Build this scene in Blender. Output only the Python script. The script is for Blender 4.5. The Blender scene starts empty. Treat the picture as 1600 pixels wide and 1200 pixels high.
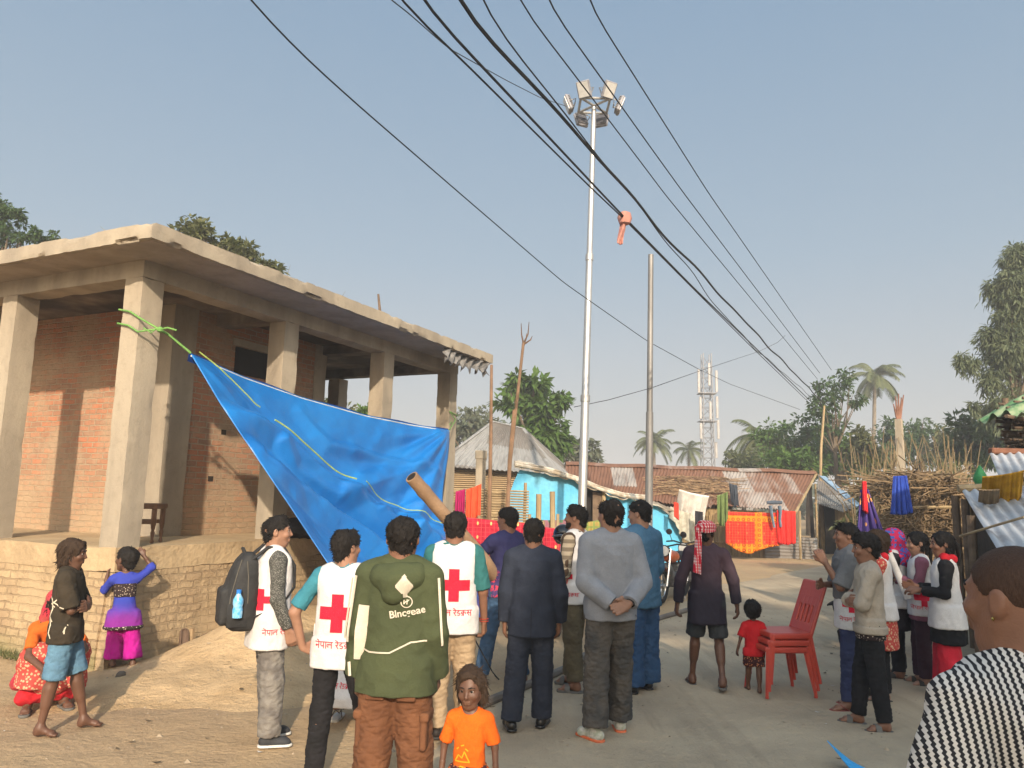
import bpy, math, random
import numpy as np
from mathutils import Vector, Matrix
from mathutils.bvhtree import BVHTree
C = bpy.context.scene.collection
R = math.radians
# ---------------------------------------------------------------- camera
CAM_H, F_PX = 1.8, 1183.42
c_r = np.array([0.99973086, -0.00340527, 0.02294781]); c_u = np.array([-0.02319909, -0.14674527, 0.98890223]); c_f = np.array([0., 0.98916845, 0.14678478])
cd = bpy.data.cameras.new('camera'); cam = bpy.data.objects.new('camera', cd); C.objects.link(cam)
cam.matrix_world = Matrix(((c_r[0], c_u[0], -c_f[0], 0), (c_r[1], c_u[1], -c_f[1], 0), (c_r[2], c_u[2], -c_f[2], CAM_H), (0, 0, 0, 1)))
cd.sensor_width = 36; cd.lens = F_PX * 36 / 1600; cd.clip_end = 4000; cd.clip_start = 0.05
bpy.context.scene.camera = cam
# ---------------------------------------------------------------- world, sun, exposure
SUN_EL, SUN_AZ = 25.0, -7.0        # light travels towards azimuth SUN_AZ (from +Y, clockwise)
w = bpy.data.worlds.new("World"); bpy.context.scene.world = w; w.use_nodes = True
nt = w.node_tree; sky = nt.nodes.new('ShaderNodeTexSky'); sky.sky_type = 'NISHITA'; sky.sun_disc = False
sky.sun_elevation = R(SUN_EL); sky.sun_rotation = R(180 + SUN_AZ); sky.air_density = 1.0; sky.dust_density = 4.0; sky.ozone_density = 1.2
# hazy afternoon air: the clear-sky model paled towards a dusty horizon
tc = nt.nodes.new('ShaderNodeTexCoord'); sx = nt.nodes.new('ShaderNodeSeparateXYZ'); nt.links.new(tc.outputs['Generated'], sx.inputs[0])
rp = nt.nodes.new('ShaderNodeValToRGB'); nt.links.new(sx.outputs[2], rp.inputs[0])
for i, (p_, c_) in enumerate(((0.0, (3.45, 3.36, 3.22)), (.12, (3.15, 3.28, 3.36)), (.30, (2.25, 2.88, 3.42)), (.58, (1.55, 2.35, 3.25)), (1.0, (1.2, 1.9, 2.9)))):
    el_ = rp.color_ramp.elements[i] if i < 2 else rp.color_ramp.elements.new(p_); el_.position = p_; el_.color = (*c_, 1)
mx = nt.nodes.new('ShaderNodeMix'); mx.data_type = 'RGBA'; mx.inputs[0].default_value = .82
nt.links.new(sky.outputs[0], mx.inputs[6]); nt.links.new(rp.outputs[0], mx.inputs[7])
# hazy air glows round the sun (behind the viewpoint)
a, e = R(SUN_AZ), R(SUN_EL); dp = nt.nodes.new('ShaderNodeVectorMath'); dp.operation = 'DOT_PRODUCT'; nt.links.new(tc.outputs['Generated'], dp.inputs[0]); dp.inputs[1].default_value = (-math.sin(a) * math.cos(e), -math.cos(a) * math.cos(e), math.sin(e))
mr = nt.nodes.new('ShaderNodeMapRange'); mr.inputs[1].default_value = 0.0; mr.inputs[2].default_value = 1.0; mr.inputs[3].default_value = 0.0; mr.inputs[4].default_value = 1.0; nt.links.new(dp.outputs['Value'], mr.inputs[0])
pw = nt.nodes.new('ShaderNodeMath'); pw.operation = 'POWER'; pw.inputs[1].default_value = 1.4; nt.links.new(mr.outputs[0], pw.inputs[0])
gl = nt.nodes.new('ShaderNodeMix'); gl.data_type = 'RGBA'; gl.inputs[6].default_value = (1, 1, 1, 1); gl.inputs[7].default_value = (5.2, 4.6, 3.8, 1); nt.links.new(pw.outputs[0], gl.inputs[0])
ml = nt.nodes.new('ShaderNodeMix'); ml.data_type = 'RGBA'; ml.blend_type = 'MULTIPLY'; ml.inputs[0].default_value = 1.0; nt.links.new(mx.outputs[2], ml.inputs[6]); nt.links.new(gl.outputs[2], ml.inputs[7])
nt.links.new(ml.outputs[2], nt.nodes['Background'].inputs[0]); nt.nodes['Background'].inputs[1].default_value = 0.10
sd = bpy.data.lights.new('sun', 'SUN'); sd.energy = 4.3; sd.angle = R(1.0); sd.color = (1.0, 0.84, 0.65)
so = bpy.data.objects.new('sun', sd); C.objects.link(so)
a, e = R(SUN_AZ), R(SUN_EL)
so.rotation_euler = Vector((math.sin(a) * math.cos(e), math.cos(a) * math.cos(e), -math.sin(e))).to_track_quat('-Z', 'Y').to_euler()
vs = bpy.context.scene.view_settings; vs.view_transform = 'Standard'; vs.look = 'None'; vs.exposure = 0.75; vs.gamma = 1.0
try: vs.use_curve_mapping = False
except Exception: pass

def ray(px, py): return c_f + c_r * ((px - 800) / F_PX) - c_u * ((py - 600) / F_PX)
def at(px, py, Y):                   # photo pixel -> point at distance Y
    d = ray(px, py); return np.array([0, 0, CAM_H]) + d * (Y / d[1])
def gr(px, py, z=0.0):               # photo pixel -> point at height z
    d = ray(px, py); return np.array([0, 0, CAM_H]) + d * ((z - CAM_H) / d[2])

# ---------------------------------------------------------------- object helpers
def tag(o, label=None, cat=None, group=None, kind=None):
    if label: o['label'] = label
    if cat: o['category'] = cat
    if group: o['group'] = group
    if kind: o['kind'] = kind
    return o
def empty(name, loc=(0, 0, 0), rz=0.0, label=None, cat=None, group=None):
    o = bpy.data.objects.new(name, None); C.objects.link(o); o.location = tuple(loc); o.rotation_euler = (0, 0, rz); o.empty_display_size = .1
    return tag(o, label, cat, group)
def mesh_obj(name, V, Fc, mat, parent=None, smooth=True, loc=None, mats=None, midx=None):
    me = bpy.data.meshes.new(name)
    V = np.asarray(V, dtype=np.float32)
    if isinstance(Fc, np.ndarray) and Fc.ndim == 2:
        n, k = Fc.shape
        me.vertices.add(len(V)); me.vertices.foreach_set('co', V.ravel())
        me.loops.add(n * k); me.loops.foreach_set('vertex_index', Fc.astype(np.int32).ravel())
        me.polygons.add(n); me.polygons.foreach_set('loop_start', np.arange(0, n * k, k, dtype=np.int32))
        try: me.polygons.foreach_set('loop_total', np.full(n, k, dtype=np.int32))
        except Exception: pass
        me.update(calc_edges=True); me.validate()
    else:
        me.from_pydata([tuple(map(float, v)) for v in V], [], [list(map(int, f)) for f in Fc]); me.validate()
    for m in (mats or [mat]): me.materials.append(m)
    if midx is not None: me.polygons.foreach_set('material_index', np.asarray(midx, dtype=np.int32)[:len(me.polygons)])
    me.polygons.foreach_set('use_smooth', np.full(len(me.polygons), smooth))
    o = bpy.data.objects.new(name, me); C.objects.link(o)
    if parent: o.parent = parent
    if loc is not None: o.location = tuple(loc)
    return o
def copy_tree(o, parent=None):
    c = o.copy(); C.objects.link(c)
    if parent: c.parent = parent
    for ch in [x for x in bpy.data.objects if x.parent == o]: copy_tree(ch, c)
    return c

def fbm(P, f, seed=0, octv=3):
    """cheap smooth noise from sums of warped sines, about -1..1"""
    rs = np.random.RandomState(seed); P = np.asarray(P, dtype=np.float64); out = 0; amp = 1; tot = 0
    W = P + 0.35 / f * np.stack([np.sin(P @ (rs.randn(P.shape[-1]) * f) + rs.rand() * 6) for _ in range(P.shape[-1])], -1)
    for o in range(octv):
        s = 0
        for _ in range(4):
            d = rs.randn(P.shape[-1]); d /= np.linalg.norm(d)
            s = s + np.sin(W @ (d * f * (0.7 + .6 * rs.rand())) + rs.rand() * 6.28)
        out = out + amp * s / 2.6; tot += amp; amp *= .5; f *= 2.07
    return out / tot

class MB:
    def __init__(s): s.V = []; s.F = []; s.M = []; s.n = 0
    def add(s, V, F, m=0):
        V = np.asarray(V, float).reshape(-1, 3); s.V.append(V); s.F += [[i + s.n for i in f] for f in F]; s.M += [m] * len(F); s.n += len(V); return s
    def box(s, c, size, rz=0.0, rot=None, m=0, b=0.0):
        x, y, z = np.array(size) / 2
        if b > 0:   # chamfered box
            V = []; b = min(b, x * .9, y * .9, z * .9)
            for sx in (-1, 1):
                for sy in (-1, 1):
                    for sz in (-1, 1):
                        V += [(sx * (x - b), sy * (y - b), sz * z), (sx * (x - b), sy * y, sz * (z - b)), (sx * x, sy * (y - b), sz * (z - b))]
            V = np.array(V); idx = lambda a, bb, cc, k: ((a > 0) * 4 + (bb > 0) * 2 + (cc > 0)) * 3 + k
            F = []
            q = [(-1, -1), (1, -1), (1, 1), (-1, 1)]
            F.append([idx(i, j, 1, 0) for i, j in q]); F.append([idx(i, j, -1, 0) for i, j in q[::-1]])
            F.append([idx(i, 1, j, 1) for i, j in q[::-1]]); F.append([idx(i, -1, j, 1) for i, j in q])
            F.append([idx(1, i, j, 2) for i, j in q]); F.append([idx(-1, i, j, 2) for i, j in q[::-1]])
            for sy in (-1, 1):
                for sz in (-1, 1): F.append([idx(-1, sy, sz, 0), idx(1, sy, sz, 0), idx(1, sy, sz, 1), idx(-1, sy, sz, 1)][::(1 if sy * sz < 0 else -1)])
            for sx in (-1, 1):
                for sz in (-1, 1): F.append([idx(sx, -1, sz, 0), idx(sx, 1, sz, 0), idx(sx, 1, sz, 2), idx(sx, -1, sz, 2)][::(-1 if sx * sz < 0 else 1)])
            for sx in (-1, 1):
                for sy in (-1, 1): F.append([idx(sx, sy, -1, 1), idx(sx, sy, 1, 1), idx(sx, sy, 1, 2), idx(sx, sy, -1, 2)][::(1 if sx * sy < 0 else -1)])
            for sx in (-1, 1):
                for sy in (-1, 1):
                    for sz in (-1, 1): F.append([idx(sx, sy, sz, k) for k in ((0, 1, 2) if sx * sy * sz < 0 else (0, 2, 1))])
        else:
            V = np.array([(i * x, j * y, k * z) for i in (-1, 1) for j in (-1, 1) for k in (-1, 1)])
            F = [(0, 1, 3, 2), (4, 6, 7, 5), (0, 4, 5, 1), (2, 3, 7, 6), (0, 2, 6, 4), (1, 5, 7, 3)]
        if rot is not None: V = V @ np.array(rot).T
        elif rz: cz, sz_ = math.cos(rz), math.sin(rz); V = V @ np.array([[cz, sz_, 0], [-sz_, cz, 0], [0, 0, 1]])
        return s.add(V + np.array(c, float), F, m)
    def tube(s, pts, r, n=8, m=0, cap=True, flat=1.0):
        P = np.array(pts, float); k = len(P); r = np.broadcast_to(np.array(r, float), (k,))
        T = np.gradient(P, axis=0); T /= np.linalg.norm(T, axis=1)[:, None] + 1e-12
        up = np.array([0, 0, 1.]) if abs(T[0][2]) < .9 else np.array([1., 0, 0])
        V = []
        for i in range(k):
            a_ = np.cross(T[i], up); a_ /= np.linalg.norm(a_) + 1e-12; b_ = np.cross(a_, T[i]); up = b_
            for j in range(n):
                t = 2 * math.pi * j / n; V.append(P[i] + r[i] * (math.cos(t) * a_ + flat * math.sin(t) * b_))
        F = [(i * n + j, i * n + (j + 1) % n, (i + 1) * n + (j + 1) % n, (i + 1) * n + j) for i in range(k - 1) for j in range(n)]
        if cap: F += [list(range(n))[::-1], [(k - 1) * n + j for j in range(n)]]
        return s.add(V, F, m)
    def sheet(s, G, th=0.006, m=0):
        """grid of points (nu,nv,3) -> closed thin sheet of thickness th"""
        G = np.asarray(G, float); nu, nv = G.shape[:2]
        du = np.gradient(G, axis=0); dv = np.gradient(G, axis=1); N = np.cross(du, dv); N /= np.linalg.norm(N, axis=2)[..., None] + 1e-12
        A = (G + N * th / 2).reshape(-1, 3); B = (G - N * th / 2).reshape(-1, 3); o = nu * nv; F = []
        for i in range(nu - 1):
            for j in range(nv - 1):
                q = [i * nv + j, (i + 1) * nv + j, (i + 1) * nv + j + 1, i * nv + j + 1]; F.append(q); F.append([x + o for x in q[::-1]])
        for i in range(nu - 1):
            for j, fl in ((0, 1), (nv - 1, -1)):
                a_, b_ = i * nv + j, (i + 1) * nv + j; F.append([a_, a_ + o, b_ + o, b_][::fl])
        for j in range(nv - 1):
            for i, fl in ((0, -1), (nu - 1, 1)):
                a_, b_ = i * nv + j, i * nv + j + 1; F.append([a_, a_ + o, b_ + o, b_][::fl])
        return s.add(np.vstack([A, B]), F, m)
    def lathe(s, prof, n=16, c=(0, 0, 0), m=0, rot=None):
        V = np.array([(r * math.cos(2 * math.pi * j / n), r * math.sin(2 * math.pi * j / n), z) for r, z in prof for j in range(n)])
        if rot is not None: V = V @ np.array(rot).T
        k = len(prof); F = [(i * n + j, i * n + (j + 1) % n, (i + 1) * n + (j + 1) % n, (i + 1) * n + j) for i in range(k - 1) for j in range(n)]
        F += [list(range(n))[::-1], [(k - 1) * n + j for j in range(n)]]
        return s.add(V + np.array(c, float), F, m)
    def build(s, name, mat, parent=None, smooth=True, loc=None, mats=None, sharp=40):
        V = np.vstack(s.V)
        o = mesh_obj(name, V, s.F, mat, parent, smooth, loc, mats, s.M if mats else None)
        if smooth and sharp:
            try: o.data.set_sharp_from_angle(angle=R(sharp))
            except Exception: pass
        return o
def cross_rot(d, up=(0, 0, 1)):
    """rotation whose Z axis is d"""
    z = np.array(d, float); z /= np.linalg.norm(z); u = np.array(up, float)
    if abs(z @ u) > .95: u = np.array([1., 0, 0])
    x = np.cross(u, z); x /= np.linalg.norm(x); y = np.cross(z, x); return np.stack([x, y, z], 1)
def sag(a, b, s, n=24):
    t = np.linspace(0, 1, n)[:, None]; P = np.array(a) * (1 - t) + np.array(b) * t; P[:, 2] -= 4 * s * (t * (1 - t))[:, 0]; return P

# ---------------------------------------------------------------- materials
class NT:
    def __init__(s, name):
        s.m = bpy.data.materials.new(name); s.m.use_nodes = True; s.t = s.m.node_tree; s.b = s.t.nodes['Principled BSDF']; s._oc = None
        s.m.cycles.emission_sampling = 'NONE' if hasattr(s.m, 'cycles') else None
    def n(s, ty, **kw):
        nd = s.t.nodes.new('ShaderNode' + ty)
        for k, v in kw.items(): setattr(nd, k, v)
        return nd
    def put(s, sock, v):
        if isinstance(v, bpy.types.NodeSocket): s.t.links.new(v, sock)
        elif isinstance(v, (tuple, list)): sock.default_value = tuple(v) + ((1.0,) if len(v) == 3 and len(sock.default_value) == 4 else ())
        else: sock.default_value = v
    def oc(s):
        if not s._oc: s._oc = s.n('TexCoord').outputs['Object']
        return s._oc
    def math(s, op, a, b=0.0, c=0.0):
        nd = s.n('Math', operation=op)
        for i, v in enumerate((a, b, c)): s.put(nd.inputs[i], v)
        return nd.outputs[0]
    def xyz(s, v=None):
        nd = s.n('SeparateXYZ'); s.put(nd.inputs[0], v if v is not None else s.oc()); return nd.outputs
    def comb(s, x, y, z=0.0):
        nd = s.n('CombineXYZ')
        for i, v in enumerate((x, y, z)): s.put(nd.inputs[i], v)
        return nd.outputs[0]
    def scale(s, v, sc):
        nd = s.n('VectorMath', operation='MULTIPLY'); s.put(nd.inputs[0], v); nd.inputs[1].default_value = sc; return nd.outputs[0]
    def addv(s, v, w_):
        nd = s.n('VectorMath', operation='ADD'); s.put(nd.inputs[0], v); s.put(nd.inputs[1], w_); return nd.outputs[0]
    def noise(s, scale=5, detail=5, rough=.55, v=None, dist=0.0):
        nd = s.n('TexNoise'); s.put(nd.inputs['Vector'], v if v is not None else s.oc())
        nd.inputs['Scale'].default_value = scale; nd.inputs['Detail'].default_value = detail; nd.inputs['Roughness'].default_value = rough; nd.inputs['Distortion'].default_value = dist
        return nd.outputs['Fac']
    def ramp(s, fac, lo=.35, hi=.65):
        nd = s.n('MapRange', interpolation_type='SMOOTHSTEP'); s.put(nd.inputs[0], fac); s.put(nd.inputs[1], lo); s.put(nd.inputs[2], hi); return nd.outputs[0]
    def mix(s, fac, a, b, mode='MIX'):
        nd = s.n('Mix', data_type='RGBA', blend_type=mode); s.put(nd.inputs[0], fac); s.put(nd.inputs[6], a); s.put(nd.inputs[7], b); return nd.outputs[2]
    def bump(s, h, dist=.01, strength=1.0, prev=None):
        nd = s.n('Bump'); nd.inputs['Distance'].default_value = dist; nd.inputs['Strength'].default_value = strength; s.put(nd.inputs['Height'], h)
        if prev is not None: s.t.links.new(prev, nd.inputs['Normal'])
        s.t.links.new(nd.outputs[0], s.b.inputs['Normal']); return nd.outputs[0]
    def done(s, col, rough=.85, metal=0.0, spec=.25):
        s.put(s.b.inputs['Base Color'], col); s.put(s.b.inputs['Roughness'], rough); s.put(s.b.inputs['Metallic'], metal); s.b.inputs['Specular IOR Level'].default_value = spec
        return s.m
_mc = {}
def plain(name, col, col2=None, sc=4.0, rough=.85, bump=0.0, bsc=40.0, metal=0.0, spec=.25, lo=.35, hi=.65, stretch=None, fine=.12):
    """colour with soft mottling, a finer second mottle and a bump"""
    if name in _mc: return _mc[name]
    k = NT(name); v = k.scale(k.oc(), stretch) if stretch else None
    col2 = col2 or tuple(x * .72 for x in col)
    c = k.mix(k.ramp(k.noise(sc, 5, v=v), lo, hi), col, col2)
    if fine: c = k.mix(k.math('MULTIPLY', k.ramp(k.noise(sc * 9, 4, v=v), .4, .7), fine * 2), c, tuple(x * .55 for x in col))
    if bump: k.bump(k.noise(bsc, 6, v=v), bump)
    _mc[name] = k.done(c, rough, metal, spec); return _mc[name]
def cloth(name, col, col2=None, weave=0.0006, rough=.9, sc=7.0):
    if name in _mc: return _mc[name]
    k = NT(name); col2 = col2 or tuple(x * .78 for x in col)
    c = k.mix(k.ramp(k.noise(sc, 4)), col, col2); c = k.mix(k.math('MULTIPLY', k.ramp(k.noise(160, 2), .45, .6), .25), c, tuple(x * .6 for x in col))
    p = k.bump(k.noise(18, 3, dist=.6), .012, .5); k.bump(k.noise(420, 2), weave, 1.0, p)
    _mc[name] = k.done(c, rough, 0, .15); return _mc[name]
# ---------------------------------------------------------------- signed-distance modelling (bodies and garments as one continuous surface)
F32 = np.float32
def smin(a, b, k):
    h = np.maximum(k - np.abs(a - b), 0) / k; return np.minimum(a, b) - h * h * k * .25
def _bb(lo, hi): return np.array(lo, float), np.array(hi, float)
def cap(a, b, r1, r2=None, k=.012, cuts=()):
    a = np.array(a, float); b = np.array(b, float); r2 = r1 if r2 is None else r2; m = max(r1, r2); ba = b - a; bb = max(ba @ ba, 1e-9)
    def fn(P):
        t = np.clip(((P - a) @ ba) / bb, 0, 1); d = np.linalg.norm(P - (a + t[..., None] * ba), axis=-1) - (r1 + (r2 - r1) * t)
        for p, n in cuts: d = np.maximum(d, (P - np.array(p)) @ np.array(n))
        return d
    return ('u', fn, np.minimum(a, b) - m, np.maximum(a, b) + m, k)
def ell(c, r, k=.012, rot=None, op='u'):
    c = np.array(c, float); r = np.array(r, float); M = None if rot is None else np.array(rot)
    def fn(P):
        q = P - c
        if M is not None: q = q @ M
        k0 = np.linalg.norm(q / r, axis=-1); k1 = np.linalg.norm(q / (r * r), axis=-1) + 1e-9; return k0 * (k0 - 1) / k1
    m = max(r) if M is not None else r
    return (op, fn, c - m, c + m, k)
def rbox(c, size, rad, k=.006, rot=None, op='u'):
    c = np.array(c, float); h = np.array(size, float) / 2 - rad; M = None if rot is None else np.array(rot)
    def fn(P):
        q = P - c
        if M is not None: q = q @ M
        q = np.abs(q) - h; return np.linalg.norm(np.maximum(q, 0), axis=-1) + np.minimum(q.max(-1), 0) - rad
    m = np.linalg.norm(np.array(size) / 2) if M is not None else np.array(size) / 2
    return (op, fn, c - m, c + m, k)
def loft(keys, k=.02, p=2.4, op='u'):
    """keys: list of (z, cx, cy, rx, ry); flat ends"""
    K = np.array(sorted(keys), float); z0, z1 = K[0, 0], K[-1, 0]
    def fn(P):
        z = P[..., 2]; cx, cy, rx, ry = (np.interp(z, K[:, 0], K[:, i]) for i in (1, 2, 3, 4))
        q = (np.abs((P[..., 0] - cx) / rx) ** p + np.abs((P[..., 1] - cy) / ry) ** p) ** (1 / p)
        return np.maximum((q - 1) * np.minimum(rx, ry) * np.where(q < 1, 1, 1.1), np.maximum(z0 - z, z - z1))
    lo = [(K[:, 1] - K[:, 3]).min(), (K[:, 2] - K[:, 4]).min(), z0]; hi = [(K[:, 1] + K[:, 3]).max(), (K[:, 2] + K[:, 4]).max(), z1]
    return (op, fn, np.array(lo), np.array(hi), k)
def cut(p, n, lo=None, hi=None):
    p = np.array(p, float); n = np.array(n, float); n = n / np.linalg.norm(n)
    return ('c', lambda P: (P - p) @ n, lo, hi, 0)
def carve(prim, k=.01): return ('s',) + prim[1:4] + (k,)
def solve(ops, h):
    us = [o for o in ops if o[0] == 'u']
    lo = np.min([o[2] for o in us], 0) - 3 * h; hi = np.max([o[3] for o in us], 0) + 3 * h
    N = np.ceil((hi - lo) / h).astype(int) + 1
    ax = [lo[i] + h * np.arange(N[i]) for i in range(3)]
    f = np.full(N, 1.0)
    for ty, fn, l, u, k in ops:
        if l is None: i0 = np.zeros(3, int); i1 = N
        else:
            mg = k + 2.5 * h; i0 = np.clip(np.floor((np.array(l) - mg - lo) / h).astype(int), 0, N); i1 = np.clip(np.ceil((np.array(u) + mg - lo) / h).astype(int) + 1, 0, N)
        if (i1 <= i0).any(): continue
        sl = tuple(slice(a_, b_) for a_, b_ in zip(i0, i1))
        P = np.stack(np.meshgrid(*(ax[i][sl[i]] for i in range(3)), indexing='ij'), -1); d = fn(P)
        if ty == 'u': f[sl] = smin(f[sl], d, k)
        elif ty == 's': f[sl] = -smin(-f[sl], d, max(k, 1e-6))
        else: f[sl] = np.maximum(f[sl], d)
    # surface nets
    ins = f < 0; nx, ny, nz = N
    cnt = sum(ins[i:nx - 1 + i, j:ny - 1 + j, l:nz - 1 + l].astype(np.int8) for i in (0, 1) for j in (0, 1) for l in (0, 1))
    act = (cnt > 0) & (cnt < 8); I = np.argwhere(act)
    if not len(I): return np.zeros((0, 3)), np.zeros((0, 4), int)
    vid = np.full(act.shape, -1, int); vid[act] = np.arange(len(I))
    cn = [(i, j, l) for i in (0, 1) for j in (0, 1) for l in (0, 1)]
    val = {c: f[I[:, 0] + c[0], I[:, 1] + c[1], I[:, 2] + c[2]] for c in cn}
    S = np.zeros((len(I), 3)); W = np.zeros(len(I))
    for c in cn:
        for axn in range(3):
            if c[axn] == 0:
                c2 = tuple(1 if q == axn else c[q] for q in range(3)); a_, b_ = val[c], val[c2]; x = (a_ < 0) != (b_ < 0)
                t = np.where(x, a_ / np.where(x, a_ - b_, 1), 0); p = np.repeat(np.array(c, float)[None], len(I), 0); p[:, axn] += t
                S[x] += p[x]; W += x
    V = lo + h * (I + S / W[:, None]); Q = []
    for axn in range(3):
        a1, a2 = (axn + 1) % 3, (axn + 2) % 3
        s0 = [slice(None)] * 3; s1 = [slice(None)] * 3; s0[axn] = slice(0, -1); s1[axn] = slice(1, None)
        for s_ in (s0, s1): s_[a1] = slice(1, -1); s_[a2] = slice(1, -1)
        A = ins[tuple(s0)]; B = ins[tuple(s1)]; E = np.argwhere(A != B); fl = A[tuple(E.T)]
        base = E.copy(); base[:, a1] += 1; base[:, a2] += 1; qs = []
        for d1, d2 in ((-1, -1), (0, -1), (0, 0), (-1, 0)):
            b_ = base.copy(); b_[:, a1] += d1; b_[:, a2] += d2; qs.append(vid[tuple(b_.T)])
        q = np.stack(qs, 1); q[~fl] = q[~fl][:, ::-1]; Q.append(q)
    Q = np.vstack(Q); Q = Q[(Q >= 0).all(1)]
    return V, Q
def vnormals(V, Q):
    n = np.cross(V[Q[:, 2]] - V[Q[:, 0]], V[Q[:, 3]] - V[Q[:, 1]]); N = np.zeros_like(V)
    for i in range(4): np.add.at(N, Q[:, i], n)
    return N / (np.linalg.norm(N, axis=1)[:, None] + 1e-12)
def relax(V, Q, it=1, lam=.5):
    for _ in range(it):
        S = np.zeros_like(V); c = np.zeros(len(V))
        for i in range(4):
            for j in ((i + 1) % 4, (i - 1) % 4): np.add.at(S, Q[:, i], V[Q[:, j]]); np.add.at(c, Q[:, i], 1)
        V = V + lam * (S / np.maximum(c, 1)[:, None] - V)
    return V
def folds(V, Q, amp, f, seed=0, stretch=(1, 1, 1)):
    """cloth creases: ridged noise along the normal"""
    if amp <= 0 or not len(V): return V
    P = V * np.array(stretch); a_ = fbm(P, f, seed, 2); r = 1 - np.abs(fbm(P, f * .8, seed + 9, 2)) * 1.6; r2 = 1 - np.abs(fbm(P * np.array([1, 1, 1.5]), f * 1.9, seed + 17, 2)) * 2.0
    return V + vnormals(V, Q) * (amp * (.5 * a_ + .55 * np.clip(r, -1, 1) + .38 * np.clip(r2, -1, 1) - .3))[:, None]
# ---------------------------------------------------------------- people
ADULT = dict(hip=.52, knee=.285, sh=.828, hh=.136, hw=.050, shx=.106, ua=.172, fa=.148, hand=.105)
KID = dict(hip=.43, knee=.235, sh=.752, hh=.205, hw=.055, shx=.098, ua=.145, fa=.125, hand=.095)
TEEN = dict(hip=.505, knee=.275, sh=.815, hh=.148, hw=.05, shx=.098, ua=.168, fa=.145, hand=.103)
def nrm(v): v = np.array(v, float); return v / (np.linalg.norm(v) + 1e-12)
def rotm(yaw=0, pitch=0, roll=0):
    return np.array(Matrix.Rotation(R(yaw), 3, 'Z') @ Matrix.Rotation(R(pitch), 3, 'X') @ Matrix.Rotation(R(roll), 3, 'Y'))
def skin_mat(name, c):
    if name in _mc: return _mc[name]
    k = NT(name); col = k.mix(k.ramp(k.noise(14, 4), .3, .75), c, tuple(x * .8 for x in c)); k.bump(k.noise(130, 3), .0012)
    _mc[name] = k.done(col, .5, 0, .35); return _mc[name]
SK_DARK = skin_mat('skin_dark_brown', (.115, .055, .034)); SK_MID = skin_mat('skin_brown', (.205, .10, .062)); SK_LIGHT = skin_mat('skin_light_brown', (.29, .155, .10))
def hair_mat(name, c):
    k = NT(name); v = k.scale(k.oc(), (1, 1, .25)); f = k.noise(240, 3, v=v); k.bump(f, .004); return k.done(k.mix(f, tuple(x * .5 for x in c), tuple(x * 1.5 for x in c)), .7, 0, .18)
HAIR = hair_mat('hair_black', (.011, .009, .008)); HAIR_B = hair_mat('hair_dark_brown', (.035, .021, .013))
EYE_W = plain('eye_white', (.55, .5, .45), rough=.3, fine=0); EYE_D = plain('eye_iris', (.012, .008, .006), rough=.2, fine=0)
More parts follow.
